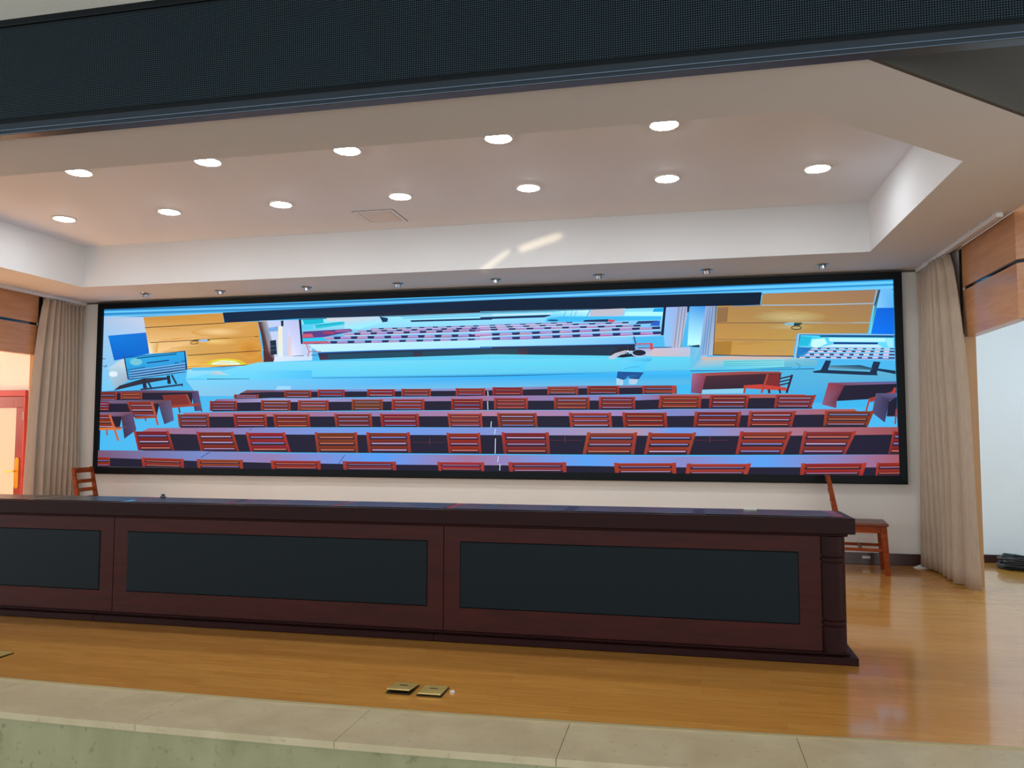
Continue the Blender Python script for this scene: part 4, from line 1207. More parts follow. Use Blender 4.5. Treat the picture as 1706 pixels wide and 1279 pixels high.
    ([-957,1664,-663,1661,-663,1637,-957,1641], [147,26,20,149,23,32,106,23,20,106,23,20]),
    ([-935,1637,-684,1634,-684,1638,-935,1641], [190,170,215]),
    ([-956,1626,-662,1623,-662,1602,-956,1605], [139,29,25,144,29,30,106,23,20,106,23,20]),
    ([-934,1601,-684,1598,-684,1603,-934,1606], [190,170,215]),
    ([-966,1667,-946,1667,-945,1588,-966,1588], [176,53,35,157,62,40,142,30,27,142,30,27]),
    ([-674,1664,-653,1663,-653,1585,-673,1585], [165,69,43,147,50,34,142,30,27,142,30,27]),
    ([-583,1665,-258,1660,-258,1581,-582,1584], [49,32,43]),
    ([-573,1664,-268,1661,-268,1636,-573,1639], [127,50,52,140,49,41,100,39,35,100,39,35]),
    ([-550,1635,-290,1632,-290,1637,-550,1640], [205,120,100]),
    ([-572,1624,-268,1621,-268,1599,-572,1602], [135,48,43,134,44,49,100,39,35,100,39,35]),
    ([-549,1598,-290,1595,-290,1600,-549,1602], [170,140,190]),
    ([-583,1668,-561,1668,-561,1584,-582,1584], [167,58,50,152,54,48,133,52,46,133,52,46]),
    ([-279,1664,-258,1664,-258,1581,-279,1581], [156,52,39,140,62,48,133,52,46,133,52,46]),
    ([9,1664,324,1660,324,1583,10,1586], [57,33,52]),
    ([19,1664,314,1660,314,1636,19,1640], [149,44,43,142,52,47,110,39,34,110,39,34]),
    ([41,1636,293,1633,293,1637,41,1640], [205,120,100]),
    ([19,1625,314,1621,315,1600,19,1603], [151,44,51,149,45,51,110,39,34,110,39,34]),
    ([41,1599,293,1597,293,1601,41,1604], [120,140,215]),
    ([9,1667,30,1667,30,1586,10,1586], [154,62,48,142,42,43,146,52,46,146,52,46]),
    ([303,1663,324,1663,324,1583,304,1583], [159,52,38,150,51,37,146,52,46,146,52,46]),
    ([400,1670,717,1665,717,1585,400,1588], [47,31,49]),
    ([410,1669,708,1665,708,1640,410,1644], [132,33,52,132,30,45,98,26,34,98,26,34]),
    ([432,1640,686,1637,686,1641,432,1644], [205,120,100]),
    ([410,1629,708,1625,708,1603,410,1606], [136,27,51,137,39,39,98,26,34,98,26,34]),
    ([432,1602,686,1599,686,1604,432,1607], [205,120,100]),
    ([400,1673,421,1672,421,1588,400,1588], [172,55,45,144,44,37,131,35,45,131,35,45]),
    ([697,1669,717,1669,717,1585,697,1585], [175,66,43,140,45,36,131,35,45,131,35,45]),
    ([969,1667,1281,1663,1280,1587,969,1590], [48,39,52]),
    ([979,1667,1271,1663,1271,1640,979,1643], [145,64,38,141,58,44,108,43,32,108,43,32]),
    ([1001,1639,1250,1636,1250,1640,1001,1644], [205,120,100]),
    ([979,1629,1271,1625,1271,1604,978,1608], [148,60,40,150,65,35,108,43,32,108,43,32]),
    ([1000,1604,1249,1601,1249,1605,1000,1608], [170,140,190]),
    ([969,1670,990,1670,989,1590,969,1590], [172,72,40,146,49,30,144,57,43,144,57,43]),
    ([1261,1666,1281,1666,1280,1587,1260,1587], [157,52,50,140,54,51,144,57,43,144,57,43]),
    ([1370,1670,1688,1666,1688,1586,1370,1589], [51,40,45]),
    ([1380,1670,1679,1666,1679,1641,1380,1645], [128,38,29,126,27,20,97,26,20,97,26,20]),
    ([1402,1641,1657,1638,1657,1642,1402,1645], [205,120,100]),
    ([1380,1630,1679,1626,1678,1604,1380,1607], [134,39,23,125,38,23,97,26,20,97,26,20]),
    ([1402,1604,1656,1601,1656,1605,1402,1608], [170,140,190]),
    ([1370,1674,1391,1673,1391,1589,1370,1589], [172,50,50,137,61,39,130,34,26,130,34,26]),
    ([1668,1670,1688,1669,1688,1586,1667,1586], [161,53,52,146,53,36,130,34,26,130,34,26]),
    ([1914,1666,2239,1662,2238,1585,1914,1588], [48,32,45]),
    ([1924,1666,2230,1662,2229,1638,1924,1642], [137,50,51,140,54,37,106,40,33,106,40,33]),
    ([1947,1638,2207,1635,2207,1639,1947,1642], [120,140,215]),
    ([1924,1627,2229,1623,2229,1602,1924,1606], [133,49,51,143,56,39,106,40,33,106,40,33]),
    ([1946,1602,2206,1599,2206,1603,1946,1606], [205,120,100]),
    ([1914,1669,1936,1669,1935,1588,1914,1588], [161,52,52,149,49,43,141,53,44,141,53,44]),
    ([2218,1665,2239,1665,2238,1585,2217,1585], [155,55,41,148,61,39,141,53,44,141,53,44]),
    ([-4222,1675,-3661,1689,-2972,1671,-3031,1645,-4222,1644], [81,62,92,110,100,150,110,75,90,90,55,70,61,40,70]),
    ([-4222,1656,-3032,1654,-3047,1503,-4222,1547], [30,28,48]),
    ([-3051,1646,-2968,1671,-2911,1449,-3006,1446], [70,55,95,85,70,110,80,85,130,60,55,90]),
    ([-4222,1668,-4009,1666,-4005,1562,-4222,1564], [51,35,51]),
    ([-4222,1668,-4016,1666,-4015,1633,-4222,1636], [122,42,26,127,45,33,97,37,24,97,37,24]),
    ([-4220,1631,-4031,1629,-4032,1634,-4220,1636], [120,140,215]),
    ([-4222,1616,-4014,1614,-4013,1585,-4222,1587], [128,53,29,124,54,33,97,37,24,97,37,24]),
    ([-4218,1583,-4030,1581,-4030,1586,-4218,1587], [170,140,190]),
    ([-4025,1670,-4009,1670,-4005,1562,-4021,1562], [161,61,37,160,60,45,129,49,32,129,49,32]),
    ([-3961,1665,-3681,1662,-3678,1580,-3958,1583], [55,31,51]),
    ([-3953,1665,-3689,1662,-3689,1637,-3952,1640], [149,51,23,140,60,38,109,42,23,109,42,23]),
    ([-3932,1635,-3708,1633,-3708,1638,-3932,1640], [205,120,100]),
    ([-3951,1624,-3688,1621,-3687,1599,-3950,1601], [142,64,33,152,52,28,109,42,23,109,42,23]),
    ([-3931,1597,-3707,1595,-3707,1600,-3931,1602], [205,120,100]),
    ([-3961,1668,-3943,1668,-3940,1583,-3958,1583], [172,60,34,147,58,49,146,57,31,146,57,31]),
    ([-3699,1665,-3681,1665,-3678,1580,-3696,1580], [155,57,54,154,55,32,146,57,31,146,57,31]),
    ([-3424,1628,-3111,1637,-3048,1530,-3370,1515], [120,45,42]),
    ([-3329,1514,-2949,1534,-2948,1506,-3288,1483], [150,60,45]),
    ([-3119,1629,-3051,1491,-3035,1497,-3103,1635], [165,75,60]),
    ([-3216,1485,-3198,1422,-3181,1426,-3198,1488], [90,50,55]),
    ([-2974,1508,-2923,1436,-2910,1443,-2962,1515], [110,55,55]),
    ([-4222,1571,-3823,1576,-3311,1573,-3472,1528,-4222,1535], [110,101,141,120,115,165,95,65,75,100,65,70,90,70,99]),
    ([-4222,1535,-3452,1533,-3487,1381,-4222,1402], [30,28,48]),
    ([-3468,1533,-3311,1573,-3263,1344,-3383,1300], [75,55,80,100,80,110,85,90,130,60,60,90]),
    ([-4222,1558,-4110,1557,-4106,1457,-4222,1458], [52,33,48]),
    ([-4222,1558,-4115,1557,-4114,1536,-4222,1538], [132,27,46,131,27,46,100,24,34,100,24,34]),
    ([-4222,1533,-4124,1532,-4125,1537,-4222,1538], [190,170,215]),
    ([-4222,1525,-4113,1524,-4113,1505,-4222,1506], [136,37,49,131,30,37,100,24,34,100,24,34]),
    ([-4222,1502,-4123,1501,-4123,1506,-4222,1507], [170,140,190]),
    ([-4222,1491,-4112,1490,-4112,1472,-4222,1473], [137,28,44,135,35,52,100,24,34,100,24,34]),
    ([-4222,1468,-4122,1467,-4122,1472,-4222,1473], [205,120,100]),
    ([-4120,1561,-4110,1561,-4106,1457,-4116,1457], [155,60,42,137,56,52,134,33,45,134,33,45]),
    ([-3874,1555,-3534,1552,-3477,1381,-3795,1382], [55,40,43]),
    ([-3864,1555,-3544,1552,-3532,1517,-3848,1519], [143,45,28,140,52,33,103,35,26,103,35,26]),
    ([-3822,1512,-3554,1509,-3554,1517,-3822,1519], [170,140,190]),
    ([-3838,1497,-3525,1495,-3514,1463,-3823,1466], [141,40,38,139,50,42,103,35,26,103,35,26]),
    ([-3799,1458,-3536,1456,-3536,1464,-3799,1466], [190,170,215]),
    ([-3812,1440,-3506,1438,-3495,1406,-3797,1408], [131,50,35,135,39,30,103,35,26,103,35,26]),
    ([-3773,1401,-3516,1399,-3517,1407,-3773,1408], [120,140,215]),
    ([-3877,1562,-3855,1562,-3775,1382,-3795,1382], [164,61,47,145,58,45,138,46,35,138,46,35]),
    ([-3558,1559,-3536,1559,-3477,1381,-3498,1381], [153,63,33,148,62,48,138,46,35,138,46,35]),
    ([-3566,1549,-3476,1288,-3453,1294,-3542,1555], [175,80,60]),
    ([-3775,1386,-3488,1399,-3477,1372,-3753,1360], [150,70,50]),
    ([-3639,1371,-3627,1335,-3611,1338,-3622,1374], [120,60,50]),
    ([-4222,1439,-3797,1440,-3941,1387,-4222,1391], [120,107,146,115,80,100,110,70,85,110,83,115]),
    ([-4222,1392,-3931,1390,-3957,1256,-4222,1257], [30,28,48]),
    ([-3941,1387,-3797,1440,-3739,1238,-3891,1138], [75,50,72,95,72,100,75,70,110,55,45,75]),
    ([-4222,1412,-4088,1411,-3999,1256,-4222,1257], [50,39,44]),
    ([-4222,1412,-4094,1411,-4076,1379,-4222,1380], [135,52,31,134,51,29,105,39,17,105,39,17]),
    ([-4222,1373,-4088,1372,-4089,1379,-4222,1380], [170,140,190]),
    ([-4222,1360,-4065,1359,-4049,1331,-4222,1332], [141,54,24,142,48,16,105,39,17,105,39,17]),
    ([-4222,1325,-4063,1324,-4063,1331,-4222,1332], [205,120,100]),
    ([-4222,1308,-4036,1308,-4020,1279,-4222,1280], [143,46,24,145,49,17,105,39,17,105,39,17]),
    ([-4222,1273,-4036,1273,-4036,1280,-4222,1280], [190,170,215]),
    ([-4104,1417,-4092,1417,-3999,1256,-4016,1256], [170,65,33,143,59,37,140,51,23,140,51,23]),
    ([-4105,1407,-3981,1111,-3956,1119,-4080,1415], [195,95,55]),
    ([-4222,1261,-3947,1271,-3925,1238,-4222,1235], [205,110,50]),
    ([-4133,1238,-4127,1174,-4108,1175,-4114,1239], [150,80,60]),
    ([-4008,1251,-3863,1269,-3865,1279,-4010,1261], [110,70,80]),
    ([-2732,1576,-2096,1579,-2095,1539,-2810,1533], [130,95,130,150,150,200,150,150,200,130,95,130]),
    ([-2810,1533,-2095,1539,-2093,1440,-2788,1439], [30,28,48]),
    ([-2096,1579,-983,1571,-983,1534,-2095,1539], [150,150,200,140,130,180,140,130,180,150,150,200]),
    ([-2095,1539,-983,1534,-982,1440,-2093,1440], [30,28,48]),
    ([-983,1571,320,1584,320,1532,-983,1534], [140,130,180,150,110,150,150,110,150,140,130,180]),
    ([-983,1534,320,1532,320,1438,-982,1440], [30,28,48]),
    ([320,1584,1861,1577,1860,1524,320,1532], [150,110,150,120,130,190,120,130,190,150,110,150]),
    ([320,1532,1860,1524,1859,1431,320,1438], [30,28,48]),
    ([1861,1577,2200,1581,2200,1534,1860,1524], [120,130,190,150,90,110,150,90,110,120,130,190]),
    ([1860,1524,2200,1534,2198,1438,1859,1431], [30,28,48]),
    ([2200,1581,3417,1567,3464,1538,2200,1534], [150,90,110,170,85,70,170,85,70,150,90,110]),
    ([2200,1534,3464,1538,3486,1432,2198,1438], [30,28,48]),
    ([-2820,1554,-2487,1551,-2485,1446,-2818,1448], [47,33,52]),
    ([-2810,1554,-2497,1551,-2497,1530,-2810,1532], [130,35,40,130,39,29,93,30,25,93,30,25]),
    ([-2786,1528,-2520,1525,-2520,1530,-2786,1532], [170,140,190]),
    ([-2809,1519,-2496,1516,-2496,1497,-2809,1499], [118,35,26,116,43,26,93,30,25,93,30,25]),
    ([-2785,1495,-2519,1493,-2519,1497,-2785,1499], [170,140,190]),
    ([-2808,1483,-2495,1481,-2495,1462,-2808,1464], [122,37,29,125,44,32,93,30,25,93,30,25]),
    ([-2784,1459,-2518,1457,-2518,1462,-2785,1464], [120,140,215]),
    ([-2821,1559,-2799,1558,-2796,1448,-2818,1448], [162,60,49,139,41,46,123,40,34,123,40,34]),
    ([-2509,1556,-2487,1555,-2485,1446,-2506,1446], [163,61,43,158,56,39,123,40,34,123,40,34]),
    ([-2198,1557,-1846,1554,-1844,1442,-2195,1444], [50,35,47]),
    ([-2187,1557,-1857,1554,-1856,1531,-2187,1534], [124,51,25,122,54,19,96,39,20,96,39,20]),
    ([-2162,1529,-1881,1526,-1881,1531,-2162,1534], [190,170,215]),
    ([-2186,1519,-1856,1517,-1856,1496,-2186,1499], [120,58,28,128,54,33,96,39,20,96,39,20]),
    ([-2161,1494,-1880,1491,-1880,1496,-2161,1499], [170,140,190]),
    ([-2186,1482,-1855,1479,-1855,1459,-2185,1461], [133,44,31,123,49,29,96,39,20,96,39,20]),
    ([-2160,1456,-1879,1454,-1880,1459,-2160,1461], [190,170,215]),
    ([-2198,1562,-2175,1562,-2172,1444,-2195,1444], [168,60,45,150,45,37,128,52,26,128,52,26]),
    ([-1869,1559,-1847,1558,-1844,1442,-1867,1442], [163,51,42,153,40,36,128,52,26,128,52,26]),
    ([-1759,1553,-1402,1550,-1400,1442,-1757,1445], [57,39,44]),
    ([-1748,1553,-1413,1550,-1412,1528,-1748,1531], [141,55,34,146,49,38,109,42,30,109,42,30]),
    ([-1722,1526,-1437,1523,-1437,1528,-1722,1531], [170,140,190]),
    ([-1747,1517,-1412,1514,-1412,1494,-1747,1497], [151,62,42,141,59,46,109,42,30,109,42,30]),
    ([-1722,1492,-1437,1490,-1437,1495,-1722,1497], [190,170,215]),
    ([-1747,1481,-1412,1478,-1411,1459,-1746,1461], [142,61,33,143,59,45,109,42,30,109,42,30]),
    ([-1721,1456,-1436,1454,-1436,1459,-1721,1461], [205,120,100]),
    ([-1759,1558,-1736,1557,-1734,1445,-1757,1445], [171,71,54,144,51,47,145,56,40,145,56,40]),
    ([-1425,1555,-1402,1554,-1400,1442,-1423,1443], [166,50,54,145,44,36,145,56,40,145,56,40]),
    ([-1137,1556,-786,1553,-785,1443,-1136,1446], [46,39,44]),
    ([-1126,1556,-796,1553,-796,1530,-1126,1533], [122,55,28,127,61,28,90,43,23,90,43,23]),
    ([-1101,1528,-820,1526,-820,1531,-1101,1533], [170,140,190]),
    ([-1126,1519,-796,1516,-796,1496,-1126,1499], [124,63,29,119,63,30,90,43,23,90,43,23]),
    ([-1101,1494,-820,1492,-820,1497,-1101,1499], [205,120,100]),
    ([-1125,1482,-795,1480,-795,1460,-1125,1462], [120,63,28,117,59,31,90,43,23,90,43,23]),
    ([-1100,1457,-820,1455,-820,1460,-1100,1462], [170,140,190]),
    ([-1137,1560,-1114,1560,-1113,1445,-1136,1446], [167,56,33,142,50,29,120,57,31,120,57,31]),
    ([-808,1557,-786,1557,-785,1443,-807,1443], [155,60,42,137,48,33,120,57,31,120,57,31]),
    ([-688,1555,-327,1551,-326,1440,-687,1443], [56,39,53]),
    ([-677,1555,-338,1552,-338,1529,-677,1532], [147,39,35,141,45,30,109,33,21,109,33,21]),
    ([-651,1527,-363,1524,-363,1529,-651,1532], [190,170,215]),
    ([-677,1517,-338,1514,-338,1494,-676,1497], [151,44,33,140,48,34,109,33,21,109,33,21]),
    ([-651,1492,-363,1489,-363,1494,-651,1497], [170,140,190]),
    ([-676,1480,-337,1477,-337,1457,-676,1459], [151,39,24,148,49,31,109,33,21,109,33,21]),
    ([-651,1454,-362,1452,-362,1457,-651,1459], [120,140,215]),
    ([-688,1559,-664,1559,-663,1442,-687,1443], [170,53,39,148,60,40,145,43,28,145,43,28]),
    ([-351,1556,-327,1556,-326,1440,-350,1440], [173,59,35,157,50,31,145,43,28,145,43,28]),
    ([-37,1554,299,1550,299,1437,-36,1440], [53,33,42]),
    ([-26,1553,289,1550,289,1527,-26,1530], [126,41,26,125,26,31,96,25,25,96,25,25]),
    ([-3,1525,265,1522,265,1528,-3,1530], [205,120,100]),
    ([-26,1516,289,1513,289,1492,-26,1495], [136,34,41,123,29,32,96,25,25,96,25,25]),
    ([-3,1490,266,1487,266,1492,-3,1495], [120,140,215]),
    ([-26,1478,289,1475,289,1454,-26,1457], [130,30,40,121,34,34,96,25,25,96,25,25]),
    ([-2,1452,266,1450,266,1455,-2,1457], [170,140,190]),
    ([-37,1558,-15,1558,-14,1440,-36,1440], [175,62,35,139,54,28,128,34,33,128,34,33]),
    ([277,1555,299,1555,299,1437,277,1438], [162,67,43,160,51,36,128,34,33,128,34,33]),
    ([418,1559,770,1555,769,1444,418,1446], [47,33,47]),
    ([428,1559,759,1555,759,1532,428,1535], [140,45,40,144,44,46,105,35,35,105,35,35]),
    ([453,1530,735,1528,735,1533,453,1535], [205,120,100]),
    ([428,1521,759,1518,759,1498,429,1501], [141,41,49,134,53,54,105,35,35,105,35,35]),
    ([453,1496,735,1493,735,1498,453,1501], [205,120,100]),
    ([429,1484,759,1481,759,1461,429,1463], [140,44,47,144,42,49,105,35,35,105,35,35]),
    ([453,1458,735,1456,735,1461,453,1463], [205,120,100]),
    ([418,1563,441,1563,441,1446,418,1446], [153,58,52,137,61,33,140,46,46,140,46,46]),
    ([747,1560,770,1559,769,1444,747,1444], [164,64,52,159,63,30,140,46,46,140,46,46]),
    ([1038,1559,1395,1555,1394,1439,1037,1442], [48,32,54]),
    ([1049,1559,1384,1556,1384,1532,1048,1535], [131,42,37,129,49,27,97,35,23,97,35,23]),
    ([1074,1530,1359,1527,1359,1532,1074,1535], [190,170,215]),
    ([1048,1520,1384,1517,1384,1496,1048,1498], [126,52,35,126,51,36,97,35,23,97,35,23]),
    ([1073,1493,1359,1491,1359,1496,1073,1499], [205,120,100]),
    ([1048,1481,1384,1478,1384,1457,1048,1459], [135,54,37,128,51,32,97,35,23,97,35,23]),
    ([1073,1454,1359,1452,1359,1457,1073,1460], [205,120,100]),
    ([1038,1564,1061,1564,1061,1442,1037,1442], [168,58,55,147,54,50,130,47,31,130,47,31]),
    ([1372,1560,1395,1560,1394,1439,1371,1440], [153,56,54,152,60,30,130,47,31,130,47,31]),
    ([1487,1560,1844,1556,1843,1440,1486,1442], [55,31,46]),
    ([1498,1559,1834,1556,1833,1532,1498,1535], [133,48,41,133,43,51,97,34,34,97,34,34]),
    ([1523,1530,1809,1527,1809,1532,1523,1535], [170,140,190]),
    ([1498,1520,1833,1517,1833,1496,1498,1499], [137,44,42,131,46,38,97,34,34,97,34,34]),
    ([1523,1494,1808,1491,1808,1496,1523,1499], [205,120,100]),
    ([1498,1481,1833,1478,1833,1457,1497,1460], [123,45,50,125,37,53,97,34,34,97,34,34]),
    ([1523,1454,1808,1452,1808,1457,1523,1460], [170,140,190]),
    ([1487,1564,1511,1564,1510,1442,1486,1442], [171,67,43,158,63,45,130,45,46,130,45,46]),
    ([1821,1561,1844,1560,1843,1440,1820,1440], [171,49,36,149,59,29,130,45,46,130,45,46]),
    ([2389,1780,2873,1792,3198,1786,3230,1765,2473,1750], [150,70,75,170,85,70,150,75,65,130,65,65,160,80,80]),
    ([2389,1780,2520,1760,2484,1581,2378,1593], [165,100,130,140,60,75,120,55,75,120,80,120]),
    ([2520,1755,3214,1769,3195,1634,2488,1622], [70,40,52,60,34,45,46,28,42,52,32,46]),
    ([2485,1622,2870,1630,2869,1583,2479,1581], [130,195,225]),
    ([3076,1754,3198,1766,3203,1634,3065,1635], [120,40,42]),
    ([2870,1659,3034,1667,3259,1633,3258,1603,2870,1631], [190,62,52]),
    ([3084,1766,3023,1588,3041,1582,3101,1759], [165,65,50]),
    ([2878,1657,2863,1585,2881,1582,2895,1653], [170,60,50]),
    ([3304,1757,3249,1585,3267,1579,3322,1751], [45,28,50]),
    ([3087,1616,3094,1578,3116,1583,3108,1620], [70,30,40]),
    ([3186,1615,3194,1578,3210,1581,3202,1619], [50,30,45]),
    ([3204,1712,3301,1734,3299,1747,3202,1725], [45,28,48]),
    ([3204,1682,3300,1704,3298,1716,3201,1694], [45,28,48]),
    ([3203,1651,3300,1674,3297,1686,3201,1664], [45,28,48]),
    ([2080,1565,2479,1560,2467,1445,2065,1448], [57,39,42]),
    ([2092,1564,2467,1560,2464,1537,2089,1540], [141,45,29,147,49,30,105,37,23,105,37,23]),
    ([2117,1535,2436,1532,2436,1537,2117,1540], [205,120,100]),
    ([2087,1526,2463,1522,2461,1501,2085,1504], [143,47,36,132,45,35,105,37,23,105,37,23]),
    ([2113,1499,2433,1496,2433,1501,2113,1504], [205,120,100]),
    ([2082,1487,2459,1483,2457,1462,2080,1465], [139,49,34,144,45,25,105,37,23,105,37,23]),
    ([2108,1460,2429,1458,2429,1463,2108,1465], [205,120,100]),
    ([2081,1569,2107,1569,2092,1448,2065,1448], [164,48,41,157,47,42,140,50,30,140,50,30]),
    ([2453,1565,2479,1565,2467,1445,2441,1445], [169,65,55,148,45,46,140,50,30,140,50,30]),
    ([2557,1565,2921,1561,2899,1442,2542,1444], [48,33,43]),
    ([2568,1564,2910,1561,2905,1536,2565,1540], [132,31,46,123,34,31,94,28,29,94,28,29]),
    ([2590,1534,2880,1531,2880,1537,2590,1540], [205,120,100]),
    ([2563,1524,2903,1521,2899,1499,2560,1502], [119,35,39,126,37,40,94,28,29,94,28,29]),
    ([2585,1497,2873,1494,2873,1500,2585,1502], [190,170,215]),
    ([2558,1484,2895,1481,2891,1460,2555,1462], [128,34,37,119,42,41,94,28,29,94,28,29]),
    ([2580,1457,2866,1455,2866,1460,2580,1462], [120,140,215]),
    ([2558,1569,2582,1569,2565,1444,2542,1444], [164,60,41,143,42,42,126,38,39,126,38,39]),
    ([2898,1566,2922,1565,2899,1442,2876,1442], [167,70,42,160,42,40,126,38,39,126,38,39]),
    ([3161,1561,3522,1557,3475,1441,3142,1443], [52,35,52]),
    ([3172,1561,3511,1558,3502,1533,3168,1537], [143,43,51,134,52,51,102,37,34,102,37,34]),
    ([3193,1532,3476,1529,3476,1534,3193,1537], [190,170,215]),
    ([3165,1522,3496,1519,3487,1497,3162,1500], [143,54,50,134,46,53,102,37,34,102,37,34]),
    ([3186,1495,3462,1492,3462,1498,3186,1500], [170,140,190]),
    ([3159,1482,3480,1480,3472,1458,3155,1461], [129,51,42,138,43,49,102,37,34,102,37,34]),
    ([3179,1456,3447,1453,3448,1459,3179,1461], [170,140,190]),
    ([3162,1566,3186,1566,3164,1443,3142,1443], [171,63,51,136,42,38,136,49,46,136,49,46]),
    ([3500,1562,3524,1562,3475,1441,3453,1441], [163,60,47,144,47,35,136,49,46,136,49,46]),
    ([2201,1668,2245,1664,2231,1591,2200,1584], [170,60,50]),
    ([3633,1675,4221,1678,4220,1657,3766,1646], [120,80,110,70,80,140,110,100,150,110,60,80]),
    ([3633,1675,3773,1646,3703,1502,3695,1436,3570,1470], [150,60,75,110,45,60,100,45,62,120,60,85,135,90,120]),
    ([3773,1646,4220,1657,4217,1538,3964,1516,3700,1502], [30,28,48]),
    ([3700,1502,3979,1516,3962,1442,3698,1436], [60,175,230]),
    ([3979,1524,4211,1596,4217,1555,3994,1491], [150,55,50]),
    ([3980,1523,3946,1408,3960,1403,3994,1519], [165,60,50]),
    ([4202,1626,4178,1577,4196,1566,4220,1615], [180,60,50]),
    ([4042,1570,4217,1571,4216,1530,4155,1498,4111,1301,4006,1392], [85,80,115,90,90,135,80,75,120,50,45,75,60,60,100,75,75,115]),
    ([4150,1490,4218,1538,4216,1358,4128,1358], [30,28,48]),
    ([4207,1424,4192,1285,4205,1284,4220,1423], [150,60,60]),
    ([4135,1355,4216,1355,4216,1361,4135,1362], [110,60,70]),
    ([-3145,1429,-2093,1433,-2092,1381,-3144,1383], [150,110,140,160,105,130,160,105,130,150,110,140]),
    ([-3144,1383,-2092,1381,-2089,1263,-3180,1255], [30,28,48]),
    ([-2093,1433,-802,1432,-802,1378,-2092,1381], [160,105,130,140,120,170,140,120,170,160,105,130]),
    ([-2092,1381,-802,1378,-801,1264,-2089,1263], [30,28,48]),
    ([-802,1432,320,1433,320,1376,-802,1378], [140,120,170,170,120,150,170,120,150,140,120,170]),
    ([-802,1378,320,1376,320,1261,-801,1264], [30,28,48]),
    ([320,1433,1859,1428,1859,1371,320,1376], [170,120,150,150,130,185,150,130,185,170,120,150]),
    ([320,1376,1859,1371,1858,1257,320,1261], [30,28,48]),
    ([1859,1428,2198,1435,2197,1369,1859,1371], [150,130,185,120,130,190,120,130,190,150,130,185]),
    ([1859,1371,2197,1369,2196,1256,1858,1257], [30,28,48]),
    ([2198,1435,3853,1426,3914,1379,2197,1369], [120,130,190,165,85,80,165,85,80,120,130,190]),
    ([2197,1369,3914,1379,3964,1257,2196,1256], [30,28,48]),
    ([-3219,1410,-2826,1408,-2811,1268,-3195,1269], [50,34,53]),
    ([-3207,1410,-2838,1408,-2835,1379,-3202,1381], [124,54,44,131,45,42,94,39,31,94,39,31]),
    ([-3174,1374,-2862,1373,-2862,1379,-3174,1381], [120,140,215]),
    ([-3199,1363,-2833,1361,-2830,1335,-3195,1337], [129,52,46,122,58,42,94,39,31,94,39,31]),
    ([-3167,1331,-2856,1330,-2857,1336,-3167,1337], [170,140,190]),
    ([-3191,1316,-2828,1314,-2825,1289,-3187,1290], [126,50,35,130,48,42,94,39,31,94,39,31]),
    ([-3159,1284,-2851,1283,-2851,1289,-3159,1290], [170,140,190]),
    ([-3220,1415,-3194,1415,-3170,1269,-3195,1269], [154,55,48,141,63,35,126,52,41,126,52,41]),
    ([-2852,1413,-2827,1413,-2811,1268,-2836,1268], [165,58,46,138,54,41,126,52,41,126,52,41]),
    ([-2527,1406,-2128,1404,-2113,1266,-2504,1267], [48,31,43]),
    ([-2514,1406,-2140,1404,-2137,1375,-2510,1377], [135,38,32,135,39,37,100,28,27,100,28,27]),
    ([-2481,1371,-2164,1370,-2164,1376,-2481,1377], [190,170,215]),
    ([-2507,1360,-2135,1358,-2132,1333,-2503,1334], [137,37,35,137,35,33,100,28,27,100,28,27]),
    ([-2474,1328,-2159,1327,-2159,1333,-2475,1334], [205,120,100]),
    ([-2499,1313,-2130,1312,-2127,1287,-2495,1288], [137,30,38,139,43,30,100,28,27,100,28,27]),
    ([-2467,1282,-2154,1281,-2154,1287,-2467,1288], [170,140,190]),
    ([-2527,1411,-2501,1411,-2478,1267,-2504,1267], [166,53,44,153,42,39,134,37,36,134,37,36]),
    ([-2154,1409,-2128,1409,-2113,1266,-2139,1266], [153,72,40,151,63,32,134,37,36,134,37,36]),
    ([-2048,1403,-1619,1401,-1606,1264,-2026,1264], [57,37,44]),
    ([-2035,1403,-1632,1401,-1629,1372,-2030,1374], [123,40,22,133,40,25,97,29,17,97,29,17]),
    ([-2000,1368,-1658,1367,-1658,1373,-2000,1375], [170,140,190]),
    ([-2028,1357,-1627,1355,-1625,1330,-2024,1331], [122,40,17,128,31,23,97,29,17,97,29,17]),
    ([-1993,1325,-1654,1324,-1654,1330,-1993,1332], [205,120,100]),
    ([-2020,1311,-1623,1309,-1620,1284,-2016,1285], [129,33,29,137,46,29,97,29,17,97,29,17]),
    ([-1986,1279,-1649,1278,-1649,1285,-1986,1285], [205,120,100]),
    ([-2049,1409,-2020,1408,-1998,1264,-2026,1264], [165,60,40,144,42,46,129,39,23,129,39,23]),
    ([-1647,1406,-1620,1406,-1606,1264,-1633,1264], [167,72,38,142,47,36,129,39,23,129,39,23]),
    ([-1336,1404,-909,1402,-897,1267,-1315,1268], [48,36,47]),
    ([-1323,1404,-922,1402,-919,1374,-1319,1376], [115,41,44,123,43,30,91,30,28,91,30,28]),
    ([-1288,1370,-949,1369,-949,1375,-1288,1376], [190,170,215]),
    ([-1316,1359,-918,1357,-916,1332,-1312,1334], [122,47,42,118,47,42,91,30,28,91,30,28]),
    ([-1282,1328,-945,1327,-945,1333,-1282,1334], [170,140,190]),
    ([-1309,1314,-914,1312,-911,1288,-1306,1289], [115,41,41,119,34,32,91,30,28,91,30,28]),
    ([-1276,1283,-940,1282,-940,1288,-1276,1289], [170,140,190]),
    ([-1336,1410,-1308,1410,-1288,1268,-1315,1268], [177,67,37,156,57,38,122,39,37,122,39,37]),
    ([-937,1408,-910,1407,-897,1267,-924,1267], [167,69,36,148,63,40,122,39,37,122,39,37]),
    ([-816,1401,-387,1399,-376,1266,-797,1267], [49,32,44]),
    ([-803,1401,-400,1399,-398,1372,-799,1374], [132,26,54,132,36,46,102,23,36,102,23,36]),
    ([-769,1368,-427,1366,-427,1372,-769,1374], [205,120,100]),
